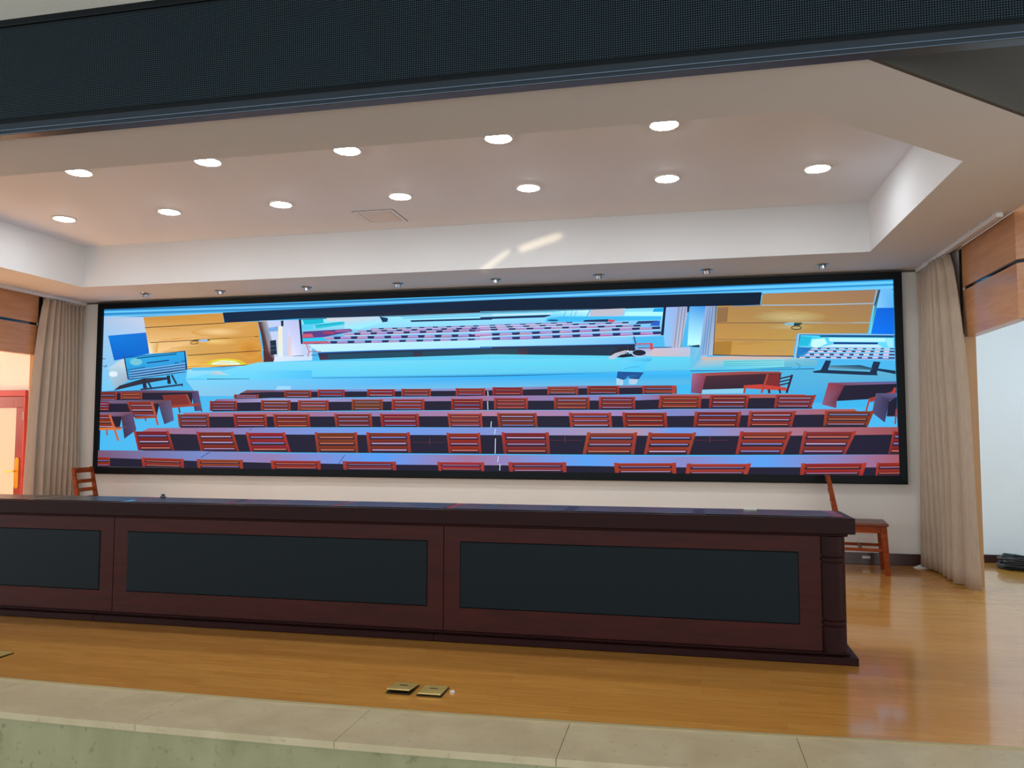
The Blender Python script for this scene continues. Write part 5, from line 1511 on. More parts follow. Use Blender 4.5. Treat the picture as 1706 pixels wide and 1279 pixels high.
    ([-797,1357,-396,1355,-394,1330,-794,1332], [135,27,51,131,38,55,102,23,36,102,23,36]),
    ([-763,1326,-423,1325,-423,1331,-763,1332], [190,170,215]),
    ([-791,1312,-392,1310,-390,1286,-787,1287], [132,28,47,139,36,56,102,23,36,102,23,36]),
    ([-757,1281,-419,1280,-419,1286,-757,1287], [120,140,215]),
    ([-817,1407,-789,1407,-769,1267,-797,1267], [164,62,45,138,52,33,136,30,48,136,30,48]),
    ([-415,1404,-388,1404,-376,1266,-403,1266], [159,63,40,145,49,29,136,30,48,136,30,48]),
    ([-75,1400,291,1398,301,1264,-58,1265], [58,35,53]),
    ([-64,1400,280,1398,282,1371,-61,1372], [139,48,55,142,52,43,106,42,37,106,42,37]),
    ([-35,1367,257,1365,257,1371,-35,1373], [205,120,100]),
    ([-58,1355,283,1354,285,1329,-55,1331], [149,63,49,140,52,48,106,42,37,106,42,37]),
    ([-29,1325,260,1324,260,1330,-29,1331], [205,120,100]),
    ([-53,1310,287,1309,289,1285,-49,1286], [137,49,48,143,50,45,106,42,37,106,42,37]),
    ([-24,1280,264,1279,264,1285,-24,1286], [170,140,190]),
    ([-76,1406,-52,1406,-34,1265,-58,1265], [157,62,49,144,59,31,142,56,49,142,56,49]),
    ([267,1404,290,1404,301,1264,278,1265], [167,49,39,151,56,39,142,56,49,142,56,49]),
    ([448,1403,861,1401,871,1264,466,1265], [55,33,49]),
    ([461,1403,849,1401,851,1373,464,1375], [125,49,28,128,51,32,92,37,25,92,37,25]),
    ([494,1369,823,1367,823,1373,494,1375], [190,170,215]),
    ([466,1357,852,1355,854,1330,470,1332], [115,56,33,117,57,37,92,37,25,92,37,25]),
    ([499,1326,826,1325,826,1331,499,1332], [170,140,190]),
    ([472,1311,856,1310,858,1285,476,1286], [121,45,40,122,53,26,92,37,25,92,37,25]),
    ([505,1280,830,1279,830,1285,505,1286], [120,140,215]),
    ([447,1409,475,1408,492,1265,466,1265], [176,59,47,137,58,37,123,50,33,123,50,33]),
    ([834,1406,861,1406,871,1264,845,1265], [153,51,35,149,63,51,123,50,33,123,50,33]),
    ([1186,1402,1608,1399,1617,1263,1202,1264], [56,30,45]),
    ([1199,1402,1595,1400,1597,1371,1202,1373], [154,57,38,154,52,45,110,40,33,110,40,33]),
    ([1232,1367,1568,1366,1568,1372,1232,1374], [120,140,215]),
    ([1204,1356,1598,1354,1600,1329,1207,1330], [152,60,44,153,60,46,110,40,33,110,40,33]),
    ([1237,1324,1571,1323,1571,1329,1237,1331], [170,140,190]),
    ([1209,1310,1601,1308,1603,1283,1212,1284], [142,58,40,148,52,43,110,40,33,110,40,33]),
    ([1242,1278,1574,1278,1575,1284,1242,1285], [190,170,215]),
    ([1185,1408,1213,1407,1229,1264,1202,1264], [173,61,38,149,44,32,147,53,44,147,53,44]),
    ([1580,1405,1608,1405,1617,1263,1590,1263], [162,66,49,153,58,51,147,53,44,147,53,44]),
    ([1714,1402,2144,1399,2152,1261,1729,1262], [47,32,51]),
    ([1727,1402,2131,1400,2133,1371,1730,1373], [125,34,24,127,43,23,97,27,18,97,27,18]),
    ([1761,1367,2103,1365,2103,1371,1761,1373], [205,120,100]),
    ([1732,1355,2134,1353,2135,1328,1735,1330], [132,33,25,129,30,18,97,27,18,97,27,18]),
    ([1765,1324,2106,1322,2106,1329,1765,1330], [205,120,100]),
    ([1737,1309,2137,1307,2138,1282,1740,1283], [130,39,20,126,29,23,97,27,18,97,27,18]),
    ([1770,1277,2109,1276,2109,1283,1770,1284], [205,120,100]),
    ([1714,1408,1742,1408,1757,1262,1729,1262], [175,63,52,148,57,42,130,36,24,130,36,24]),
    ([2116,1405,2144,1405,2152,1261,2125,1261], [165,52,45,143,60,47,130,36,24,130,36,24]),
    ([2412,1406,2846,1403,2820,1263,2394,1264], [55,33,44]),
    ([2426,1406,2833,1403,2828,1374,2422,1376], [119,27,21,113,34,30,90,26,21,90,26,21]),
    ([2452,1370,2797,1368,2797,1375,2452,1377], [120,140,215]),
    ([2419,1358,2824,1356,2820,1331,2416,1333], [126,27,28,121,35,21,90,26,21,90,26,21]),
    ([2446,1326,2789,1325,2790,1331,2446,1333], [170,140,190]),
    ([2413,1311,2816,1310,2811,1284,2409,1286], [127,39,35,113,32,32,90,26,21,90,26,21]),
    ([2439,1279,2781,1278,2781,1285,2439,1286], [205,120,100]),
    ([2413,1411,2442,1411,2422,1264,2394,1264], [158,57,54,157,55,41,120,35,28,120,35,28]),
    ([2819,1409,2847,1408,2820,1263,2793,1263], [156,67,38,154,52,47,120,35,28,120,35,28]),
    ([2914,1407,3337,1405,3299,1266,2896,1267], [50,33,45]),
    ([2927,1407,3325,1405,3317,1376,2923,1378], [133,53,32,134,39,37,103,34,28,103,34,28]),
    ([2952,1372,3287,1370,3287,1377,2953,1378], [190,170,215]),
    ([2921,1360,3312,1358,3305,1333,2917,1335], [131,49,40,136,40,43,103,34,28,103,34,28]),
    ([2946,1328,3276,1327,3276,1333,2946,1335], [190,170,215]),
    ([2914,1313,3300,1312,3293,1286,2911,1288], [143,41,35,131,39,43,103,34,28,103,34,28]),
    ([2939,1282,3264,1281,3264,1287,2939,1288], [205,120,100]),
    ([2915,1413,2943,1413,2922,1267,2896,1267], [160,70,45,151,61,49,137,46,37,137,46,37]),
    ([3312,1410,3339,1410,3299,1266,3273,1266], [153,65,33,143,44,48,137,46,37,137,46,37]),
    ([3595,1408,4022,1405,3965,1269,3576,1270], [47,39,43]),
    ([3608,1408,4009,1405,3998,1377,3604,1379], [121,51,38,120,57,34,92,39,24,92,39,24]),
    ([3633,1373,3968,1371,3968,1378,3633,1380], [120,140,215]),
    ([3602,1362,3991,1360,3980,1335,3598,1337], [119,44,35,123,56,36,92,39,24,92,39,24]),
    ([3626,1331,3951,1329,3951,1335,3626,1337], [205,120,100]),
    ([3595,1316,3972,1314,3962,1289,3591,1290], [130,53,38,125,55,37,92,39,24,92,39,24]),
    ([3618,1285,3933,1284,3933,1290,3619,1291], [170,140,190]),
    ([3596,1414,3624,1413,3602,1270,3576,1270], [163,68,33,160,48,42,122,52,32,122,52,32]),
    ([3997,1411,4024,1411,3965,1269,3940,1269], [153,49,36,137,56,28,122,52,32,122,52,32]),
    ([-3575,1259,-2921,1261,-2919,1187,-3707,1198], [160,105,125,140,110,150,140,110,150,160,105,125]),
    ([-3707,1198,-2919,1187,-2914,1000,-3639,1004], [30,28,48]),
    ([-2921,1261,-1900,1259,-1899,1187,-2919,1187], [140,110,150,120,135,200,120,135,200,140,110,150]),
    ([-2919,1187,-1899,1187,-1895,994,-2914,1000], [30,28,48]),
    ([-1900,1259,-801,1257,-800,1183,-1899,1187], [120,135,200,100,150,225,100,150,225,120,135,200]),
    ([-1899,1187,-800,1183,-798,993,-1895,994], [30,28,48]),
    ([-801,1257,320,1259,321,1183,-800,1183], [100,150,225,120,140,205,120,140,205,100,150,225]),
    ([-800,1183,321,1183,321,991,-798,993], [30,28,48]),
    ([320,1259,1858,1252,1857,1179,321,1183], [120,140,205,170,140,160,170,140,160,120,140,205]),
    ([321,1183,1857,1179,1855,991,321,991], [30,28,48]),
    ([1858,1252,2196,1258,2195,1175,1857,1179], [170,140,160,100,150,225,100,150,225,170,140,160]),
    ([1857,1179,2195,1175,2192,992,1855,991], [30,28,48]),
    ([2196,1258,3187,1256,3185,1178,2195,1175], [100,150,225,165,115,135,165,115,135,100,150,225]),
    ([2195,1175,3185,1178,3181,1000,2192,992], [30,28,48]),
    ([3187,1256,4222,1260,4222,1191,3185,1178], [165,115,135,150,75,80,150,75,80,165,115,135]),
    ([3185,1178,4222,1191,4222,1009,3181,1000], [30,28,48]),
    ([-3769,1220,-3320,1219,-3241,1009,-3704,1007], [54,35,48]),
    ([-3756,1220,-3334,1219,-3317,1176,-3742,1176], [117,32,40,127,25,42,93,24,26,93,24,26]),
    ([-3709,1167,-3347,1167,-3347,1176,-3709,1176], [120,140,215]),
    ([-3734,1149,-3307,1149,-3293,1111,-3722,1110], [128,27,39,116,36,35,93,24,26,93,24,26]),
    ([-3688,1101,-3323,1102,-3323,1111,-3688,1110], [190,170,215]),
    ([-3712,1078,-3281,1079,-3267,1041,-3700,1039], [117,36,35,129,34,40,93,24,26,93,24,26]),
    ([-3666,1030,-3297,1032,-3297,1041,-3666,1040], [205,120,100]),
    ([-3772,1228,-3742,1228,-3674,1008,-3704,1007], [158,71,37,156,51,50,124,32,35,124,32,35]),
    ([-3352,1228,-3323,1228,-3241,1009,-3271,1009], [164,61,52,154,59,41,124,32,35,124,32,35]),
    ([-2975,1210,-2518,1210,-2443,1006,-2914,1004], [54,33,53]),
    ([-2962,1210,-2531,1210,-2516,1167,-2949,1167], [122,35,25,120,42,19,95,32,20,95,32,20]),
    ([-2915,1158,-2546,1159,-2547,1168,-2915,1168], [190,170,215]),
    ([-2941,1141,-2507,1141,-2493,1104,-2930,1103], [119,38,19,129,41,31,95,32,20,95,32,20]),
    ([-2896,1095,-2524,1095,-2524,1104,-2896,1104], [190,170,215]),
    ([-2921,1072,-2482,1073,-2468,1036,-2909,1035], [133,40,27,131,41,21,95,32,20,95,32,20]),
    ([-2875,1026,-2499,1027,-2500,1036,-2875,1035], [170,140,190]),
    ([-2978,1218,-2948,1218,-2883,1004,-2914,1004], [173,50,36,152,43,45,127,42,26,127,42,26]),
    ([-2550,1218,-2521,1218,-2443,1006,-2474,1005], [160,66,39,148,51,29,127,42,26,127,42,26]),
    ([-2369,1204,-1900,1204,-1829,1001,-2310,999], [51,36,43]),
    ([-2355,1204,-1914,1204,-1899,1162,-2342,1162], [151,33,39,142,29,43,111,25,31,111,25,31]),
    ([-2308,1153,-1930,1153,-1931,1162,-2308,1162], [120,140,215]),
    ([-2335,1136,-1890,1136,-1877,1099,-2324,1098], [145,31,39,151,38,39,111,25,31,111,25,31]),
    ([-2289,1090,-1909,1090,-1909,1099,-2289,1099], [120,140,215]),
    ([-2315,1067,-1867,1069,-1853,1032,-2304,1030], [140,34,44,146,38,47,111,25,31,111,25,31]),
    ([-2269,1021,-1885,1023,-1885,1032,-2269,1031], [205,120,100]),
    ([-2371,1212,-2340,1212,-2279,999,-2310,999], [165,62,45,146,59,34,148,34,42,148,34,42]),
    ([-1933,1212,-1903,1212,-1829,1001,-1860,1001], [175,63,38,159,46,50,148,34,42,148,34,42]),
    ([-1554,1204,-1069,1204,-1052,998,-1524,996], [57,30,45]),
    ([-1539,1204,-1083,1204,-1080,1161,-1533,1161], [123,57,23,114,52,25,90,42,23,90,42,23]),
    ([-1498,1152,-1113,1152,-1113,1162,-1498,1161], [205,120,100]),
    ([-1529,1135,-1078,1135,-1074,1097,-1524,1096], [119,50,24,125,60,36,90,42,23,90,42,23]),
    ([-1489,1088,-1107,1089,-1107,1098,-1490,1097], [205,120,100]),
    ([-1520,1065,-1072,1067,-1069,1029,-1514,1027], [128,50,29,123,51,31,90,42,23,90,42,23]),
    ([-1480,1019,-1101,1020,-1101,1029,-1480,1028], [205,120,100]),
    ([-1555,1212,-1523,1212,-1493,996,-1524,996], [168,69,36,141,51,45,120,55,30,120,55,30]),
    ([-1101,1212,-1070,1212,-1052,998,-1082,998], [158,59,45,157,44,35,120,55,30,120,55,30]),
    ([-966,1204,-482,1203,-466,1001,-939,999], [51,29,51]),
    ([-952,1203,-496,1203,-493,1161,-946,1161], [121,43,28,132,51,31,94,35,26,94,35,26]),
    ([-911,1152,-526,1153,-526,1162,-911,1162], [120,140,215]),
    ([-943,1135,-491,1136,-488,1099,-938,1098], [122,44,36,117,50,33,94,35,26,94,35,26]),
    ([-903,1089,-521,1090,-521,1099,-903,1098], [190,170,215]),
    ([-934,1067,-486,1068,-483,1031,-929,1029], [117,52,32,125,41,28,94,35,26,94,35,26]),
    ([-894,1021,-515,1022,-515,1031,-895,1030], [190,170,215]),
    ([-967,1212,-936,1212,-908,999,-939,999], [173,61,32,145,44,51,125,47,35,125,47,35]),
    ([-514,1211,-483,1211,-466,1001,-497,1001], [175,54,54,153,45,39,125,47,35,125,47,35]),
    ([-83,1200,274,1199,288,1001,-58,999], [56,29,47]),
    ([-72,1200,263,1199,266,1158,-67,1158], [139,50,26,144,47,31,106,32,24,106,32,24]),
    ([-42,1150,242,1150,242,1159,-42,1159], [170,140,190]),
    ([-64,1133,268,1133,271,1097,-59,1096], [145,44,26,143,39,31,106,32,24,106,32,24]),
    ([-34,1088,247,1088,247,1097,-34,1097], [170,140,190]),
    ([-56,1066,273,1067,276,1031,-51,1029], [147,44,25,142,48,31,106,32,24,106,32,24]),
    ([-26,1021,252,1022,252,1031,-26,1030], [205,120,100]),
    ([-84,1208,-61,1208,-35,1000,-58,999], [160,52,35,146,56,51,142,42,31,142,42,31]),
    ([250,1207,274,1207,288,1001,266,1001], [170,65,48,142,57,47,142,42,31,142,42,31]),
    ([498,1204,985,1203,998,997,522,995], [50,32,49]),
    ([512,1204,970,1203,973,1161,517,1160], [115,36,48,122,34,40,90,30,32,90,30,32]),
    ([552,1152,940,1152,940,1161,552,1161], [190,170,215]),
    ([521,1134,975,1134,977,1097,525,1096], [128,37,39,127,41,46,90,30,32,90,30,32]),
    ([560,1087,944,1088,944,1097,560,1096], [170,140,190]),
    ([529,1064,979,1066,982,1028,533,1026], [128,42,38,116,48,44,90,30,32,90,30,32]),
    ([567,1018,949,1019,949,1028,567,1027], [205,120,100]),
    ([497,1212,529,1212,554,995,522,995], [163,59,43,156,41,44,120,41,42,120,41,42]),
    ([953,1212,984,1212,998,997,967,997], [161,52,35,141,59,49,120,41,42,120,41,42]),
    ([1367,1203,1860,1203,1829,998,1322,995], [54,39,50]),
    ([1382,1203,1846,1203,1839,1160,1373,1160], [127,60,42,136,56,47,101,40,33,101,40,33]),
    ([1407,1151,1804,1152,1804,1161,1407,1161], [120,140,215]),
    ([1367,1134,1835,1134,1829,1097,1359,1096], [131,47,44,134,55,43,101,40,33,101,40,33]),
    ([1394,1087,1794,1088,1794,1097,1394,1096], [170,140,190]),
    ([1352,1065,1824,1066,1818,1029,1344,1027], [139,50,40,132,53,46,101,40,33,101,40,33]),
    ([1379,1018,1783,1020,1783,1029,1379,1027], [205,120,100]),
    ([1369,1211,1401,1211,1356,996,1322,995], [154,66,48,157,64,31,134,54,44,134,54,44]),
    ([1830,1211,1862,1211,1829,998,1796,998], [177,59,38,145,46,46,134,54,44,134,54,44]),
    ([1968,1203,2421,1202,2355,1000,1923,998], [49,29,42]),
    ([1982,1203,2408,1202,2394,1160,1972,1160], [137,53,31,149,50,34,108,42,28,108,42,28]),
    ([2003,1152,2362,1152,2362,1161,2003,1161], [120,140,215]),
    ([1967,1134,2386,1135,2374,1098,1958,1097], [152,52,35,152,57,32,108,42,28,108,42,28]),
    ([1989,1088,2342,1089,2342,1098,1989,1098], [120,140,215]),
    ([1952,1066,2364,1068,2352,1031,1943,1029], [142,49,40,151,58,40,108,42,28,108,42,28]),
    ([1973,1020,2320,1022,2321,1031,1973,1030], [190,170,215]),
    ([1970,1211,2000,1211,1952,998,1923,998], [158,64,37,146,52,47,144,55,38,144,55,38]),
    ([2395,1210,2424,1210,2355,1000,2327,1000], [163,65,49,138,61,41,144,55,38,144,55,38]),
    ([2829,1212,3298,1212,3214,1007,2783,1005], [51,32,51]),
    ([2843,1212,3284,1212,3267,1170,2834,1170], [144,44,36,135,56,43,107,38,28,107,38,28]),
    ([2865,1161,3233,1161,3233,1170,2865,1170], [205,120,100]),
    ([2827,1143,3256,1144,3241,1106,2819,1105], [143,51,44,146,47,36,107,38,28,107,38,28]),
    ([2849,1097,3208,1097,3208,1107,2850,1106], [120,140,215]),
    ([2812,1074,3229,1075,3213,1038,2803,1036], [144,43,37,137,56,38,107,38,28,107,38,28]),
    ([2833,1028,3181,1029,3182,1038,2833,1037], [120,140,215]),
    ([2831,1221,2862,1221,2811,1005,2783,1005], [172,51,40,148,41,49,143,50,38,143,50,38]),
    ([3271,1220,3301,1220,3214,1007,3186,1007], [159,56,39,144,56,47,143,50,38,143,50,38]),
    ([3401,1215,3863,1215,3765,1010,3356,1008], [52,31,54]),
    ([3415,1215,3849,1215,3829,1172,3406,1172], [127,45,51,132,39,42,95,35,35,95,35,35]),
    ([3436,1163,3796,1164,3797,1173,3437,1173], [205,120,100]),
    ([3400,1146,3817,1146,3800,1109,3391,1108], [122,40,51,134,53,40,95,35,35,95,35,35]),
    ([3421,1099,3767,1100,3768,1109,3421,1109], [190,170,215]),
    ([3384,1077,3785,1078,3767,1041,3375,1039], [120,52,41,120,41,40,95,35,35,95,35,35]),
    ([3403,1030,3736,1032,3737,1041,3404,1040], [170,140,190]),
    ([3403,1223,3434,1223,3382,1008,3356,1008], [155,70,47,156,47,49,127,46,46,127,46,46]),
    ([3837,1223,3867,1223,3765,1010,3739,1010], [154,61,33,160,58,42,127,46,46,127,46,46]),
    ([4177,1219,4222,1219,4222,1015,4132,1015], [56,36,49]),
    ([4185,1219,4222,1219,4222,1177,4176,1177], [126,29,34,125,30,36,97,26,29,97,26,29]),
    ([4193,1168,4222,1168,4222,1177,4194,1177], [120,140,215]),
    ([4170,1151,4222,1151,4222,1114,4161,1114], [127,37,45,128,36,44,97,26,29,97,26,29]),
    ([4178,1105,4222,1105,4222,1114,4178,1114], [120,140,215]),
    ([4154,1083,4222,1083,4222,1046,4146,1046], [126,42,36,125,39,37,97,26,29,97,26,29]),
    ([4161,1037,4222,1037,4222,1046,4161,1046], [205,120,100]),
    ([4179,1227,4197,1227,4147,1015,4132,1015], [163,51,38,149,54,38,129,35,39,129,35,39]),
    ([-267,1150,-267,1084,-260,1084,-261,1150], [110,50,60]),
    ([-455,1106,-91,1106,-91,1112,-455,1111], [80,40,55]),
    ([1144,1175,1144,1107,1150,1107,1150,1175], [110,50,60]),
    ([959,1129,1316,1130,1316,1135,959,1135], [80,40,55]),
    ([2548,1178,2547,1110,2553,1110,2554,1178], [110,50,60]),
    ([2366,1133,2716,1133,2716,1138,2367,1138], [80,40,55]),
    ([-4222,1005,-2914,1004,-2911,893,-4222,923], [115,82,109,110,130,190,110,130,190,115,82,109]),
    ([-4222,815,-4222,923,-2911,893,-2898,815], [30,28,48]),
    ([-2914,1004,-2083,983,-2081,882,-2911,893], [110,130,190,140,120,170,140,120,170,110,130,190]),
    ([-2898,815,-2911,893,-2081,882,-2080,815], [30,28,48]),
    ([-2083,983,-798,986,-797,874,-2081,882], [140,120,170,80,150,235,80,150,235,140,120,170]),
    ([-2080,815,-2081,882,-797,874,-787,815], [30,28,48]),
    ([-798,986,142,979,143,876,-797,874], [80,150,235,155,110,145,155,110,145,80,150,235]),
    ([-787,815,-797,874,143,876,143,815], [30,28,48]),
    ([142,979,1357,986,1357,879,143,876], [155,110,145,85,155,235,85,155,235,155,110,145]),
    ([143,815,143,876,1357,879,1365,815], [30,28,48]),
    ([1357,986,2339,981,2337,874,1357,879], [85,155,235,130,130,190,130,130,190,85,155,235]),
    ([1365,815,1357,879,2337,874,2347,815], [30,28,48]),
    ([2339,981,3020,993,3018,882,2337,874], [130,130,190,85,155,235,85,155,235,130,130,190]),
    ([2347,815,2337,874,3018,882,3020,815], [30,28,48]),
    ([3020,993,4222,1009,4222,892,3018,882], [85,155,235,159,86,97,159,86,96,85,155,235]),
    ([3020,815,3018,882,4222,892,4222,815], [30,28,48]),
    ([-2299,1255,-2327,1234,-2323,1230,-2295,1251], [40,60,110]),
    ([-2798,1000,-2914,930,-2910,925,-2794,995], [40,60,110]),
    ([-1204,974,-1276,881,-1271,877,-1199,971], [40,60,110]),
    ([350,1632,354,1580,361,1580,357,1632], [200,230,250]),
    ([349,1528,352,1442,359,1442,356,1528], [200,230,250]),
    ([388,1321,384,1261,391,1260,395,1321], [200,230,250]),
    ([432,1149,429,995,436,994,439,1149], [200,230,250]),
    ([480,892,477,824,484,824,487,892], [200,230,250]),
    ([432,1244,424,1192,430,1191,439,1243], [200,230,250]),
    ([463,969,456,910,462,909,469,969], [200,230,250]),
    ([-4222,925,-4066,926,-4058,818,-4222,817], [52,30,45]),
    ([-4222,925,-4072,926,-4069,893,-4222,892], [147,37,27,145,45,20,107,32,18,107,32,18]),
    ([-4222,887,-4082,888,-4082,893,-4222,892], [120,140,215]),
    ([-4222,871,-4068,872,-4065,842,-4222,841], [141,46,26,138,44,18,107,32,18,107,32,18]),
    ([-4222,837,-4078,838,-4078,843,-4222,841], [170,140,190]),
    ([-4079,931,-4066,931,-4058,818,-4070,818], [160,68,46,145,61,41,142,42,25,142,42,25]),
    ([-3657,925,-3120,914,-3114,815,-3637,825], [47,39,51]),
    ([-3640,925,-3136,915,-3134,884,-3634,894], [148,46,30,147,47,31,106,31,26,106,31,26]),
    ([-3596,889,-3171,880,-3171,885,-3596,893], [205,120,100]),
    ([-3631,875,-3133,865,-3131,838,-3625,847], [146,44,34,135,49,42,106,31,26,106,31,26]),
    ([-3588,842,-3167,834,-3167,839,-3588,847], [205,120,100]),
    ([-3657,929,-3622,929,-3602,825,-3637,825], [161,66,36,154,53,40,141,42,35,141,42,35]),
    ([-3155,919,-3121,918,-3114,815,-3147,816], [168,65,52,155,47,40,141,42,35,141,42,35]),
    ([-2961,912,-2395,908,-2389,815,-2943,817], [54,30,49]),
    ([-2944,912,-2412,909,-2410,880,-2938,882], [150,62,25,138,63,25,108,44,24,108,44,24]),
    ([-2898,878,-2448,876,-2448,880,-2898,882], [205,120,100]),
    ([-2935,864,-2408,862,-2407,836,-2930,838], [145,60,26,143,59,33,108,44,24,108,44,24]),
    ([-2890,834,-2445,832,-2445,837,-2890,838], [120,140,215]),
    ([-2962,916,-2925,915,-2906,817,-2943,817], [161,48,54,138,58,41,144,59,32,144,59,32]),
    ([-2431,912,-2395,912,-2389,815,-2424,815], [157,59,34,138,48,35,144,59,32,144,59,32]),
    ([-2047,815,-2063,904,-1480,905,-1475,815], [55,31,53]),
    ([-2045,904,-1498,905,-1496,876,-2040,875], [149,42,43,149,49,37,112,36,27,112,36,27]),
    ([-1999,871,-1536,872,-1536,877,-1999,876], [205,120,100]),
    ([-2037,858,-1495,859,-1493,834,-2032,832], [152,45,35,149,48,37,112,36,27,112,36,27]),
    ([-1991,828,-1533,829,-1533,834,-1991,833], [205,120,100]),
    ([-2047,815,-2064,908,-2025,908,-2009,815], [150,48,36,167,71,37,159,47,34,149,47,36]),
    ([-1512,815,-1518,908,-1481,908,-1475,815], [149,48,36,161,53,36,146,50,35,149,48,36]),
    ([-1213,815,-1228,903,-629,904,-624,815], [57,35,52]),
    ([-1210,903,-646,904,-645,875,-1205,874], [136,42,47,141,52,56,103,34,37,103,34,37]),
    ([-1162,870,-686,871,-686,875,-1162,874], [120,140,215]),
    ([-1202,856,-644,857,-643,832,-1198,830], [130,51,47,140,52,49,103,34,37,103,34,37]),
    ([-1156,826,-683,828,-683,832,-1156,830], [170,140,190]),
    ([-1213,815,-1229,907,-1189,907,-1174,815], [138,47,48,158,59,32,147,62,49,137,47,49]),
    ([-662,815,-667,907,-629,907,-624,815], [138,47,49,161,68,56,154,46,41,138,46,49]),
    ([-179,904,317,904,320,817,-165,815], [50,29,53]),
    ([-164,904,302,904,303,877,-160,876], [153,48,46,165,43,52,119,36,39,119,36,39]),
    ([-125,872,269,873,269,877,-125,877], [170,140,190]),
    ([-157,859,304,860,305,836,-154,835], [164,46,59,163,42,48,119,36,39,119,36,39]),
    ([-119,831,271,832,271,836,-119,836], [205,120,100]),
    ([-180,907,-147,907,-133,815,-165,815], [168,48,37,146,60,43,159,48,52,159,48,52]),
    ([285,907,316,907,320,817,289,816], [162,65,38,141,61,30,159,48,52,159,48,52]),
    ([581,815,568,907,1159,911,1162,815], [54,33,47]),
    ([586,907,1142,911,1143,880,590,876], [137,51,50,149,46,57,106,36,38,106,36,38]),
    ([632,872,1102,876,1102,880,632,877], [120,140,215]),
    ([593,857,1144,862,1144,835,596,830], [143,50,48,145,53,54,106,36,38,106,36,38]),
    ([638,826,1104,831,1104,835,638,831], [190,170,215]),
    ([581,815,567,910,606,911,619,815], [142,49,51,162,53,52,152,51,29,142,49,49]),
    ([1125,815,1121,914,1159,915,1162,815], [141,49,50,163,56,39,153,50,52,141,49,51]),
    ([1643,815,1632,907,2229,913,2231,815], [46,32,51]),
    ([1650,908,2212,913,2212,882,1654,876], [161,56,38,158,50,29,116,40,24,116,40,24]),
    ([1696,872,2171,877,2171,882,1696,877], [120,140,215]),
    ([1656,856,2213,863,2213,835,1659,828], [147,53,31,159,57,28,116,40,24,116,40,24]),
    ([1701,824,2173,830,2173,835,1702,829], [190,170,215]),
    ([1643,815,1631,912,1671,912,1682,815], [156,53,32,169,51,37,148,52,41,154,53,33]),
    ([2193,815,2191,917,2229,918,2231,815], [155,54,32,164,55,50,150,43,42,154,53,32]),
    ([2317,815,2330,907,2925,913,2890,815], [48,34,49]),
    ([2348,907,2907,913,2896,880,2343,874], [164,62,50,163,55,55,120,45,38,120,45,38]),
    ([2384,870,2854,876,2854,880,2384,875], [120,140,215]),
    ([2340,854,2889,861,2878,832,2336,825], [161,58,45,154,56,48,120,45,38,120,45,38]),
    ([2376,821,2838,827,2838,831,2376,826], [170,140,190]),
    ([2317,815,2330,911,2370,912,2354,815], [161,59,49,162,53,34,137,45,39,157,59,50]),
    ([2852,815,2888,917,2926,917,2890,815], [161,60,51,175,59,41,158,47,30,160,60,50]),
    ([3360,815,3374,918,3945,927,3908,816,3858,815], [51,32,43]),
    ([3392,918,3928,927,3917,892,3387,883], [142,35,42,146,41,32,111,28,28,111,28,28]),
    ([3426,879,3877,887,3877,892,3426,884], [205,120,100]),
    ([3384,862,3910,871,3900,840,3379,831], [155,33,36,148,45,38,111,28,28,111,28,28]),
    ([3418,827,3861,835,3861,840,3418,832], [170,140,190]),
    ([3360,815,3375,923,3412,923,3396,815], [151,41,37,175,72,33,144,53,42,148,39,38]),
    ([3910,931,3946,932,3908,816,3873,815], [175,58,44,160,49,32,149,38,38,149,38,38]),
    ([4016,815,4032,930,4222,934,4222,818,4119,815], [55,29,46]),
    ([4041,930,4222,934,4222,898,4036,893], [150,39,27,150,45,27,107,31,23,107,31,23]),
    ([4056,889,4222,893,4222,898,4056,894], [170,140,190]),
    ([4033,871,4222,876,4222,844,4028,839], [146,43,34,144,45,37,107,31,23,107,31,23]),
    ([4048,834,4222,839,4222,844,4048,839], [205,120,100]),
    ([4016,815,4033,934,4052,935,4034,815], [143,42,31,163,53,44,147,52,48,143,42,31]),
    ([-4057,815,-4056,822,-3118,821,-3119,815], [74,71,77,75,72,78,60,52,60,59,51,59]),
    ([-47,815,-47,815,4,815,4,815], [130,160,180,130,160,180,60,80,100,60,80,100]),
]
verts, faces, cols = [], [], []
for k, (pts, rgb) in enumerate(PICTURE):
    n = len(pts) // 2
    cc = [rgb[3 * i:3 * i + 3] for i in range(len(rgb) // 3)]
    if len(cc) == 1:
        cc = cc * n
    f = []
    for i in range(n):
        verts.append((pts[2 * i] / 1000, -0.046 - k * 2.2e-5, pts[2 * i + 1] / 1000 - 0.74))
        cols.append(srgb(*cc[i]))
        f.append(len(verts) - 1)
    tri = tessellate_polygon([[Vector((verts[i][0], verts[i][2], 0)) for i in f]])
    for t in tri:
        a, b, c = (Vector((verts[f[i]][0], verts[f[i]][2])) for i in t)
        t = list(t)
        if (b - a).cross(c - a) < 0:
            t.reverse()
        faces.append([f[i] for i in t])
me = bpy.data.meshes.new('picture')
me.from_pydata(verts, [], faces)
ca = me.color_attributes.new('picture', 'FLOAT_COLOR', 'POINT')
ca.data.foreach_set('color', [v for c in cols for v in c])
me.materials.append(M['screen'])
pic = bpy.data.objects.new('picture', me)
COL.objects.link(pic)
pic.parent = screen

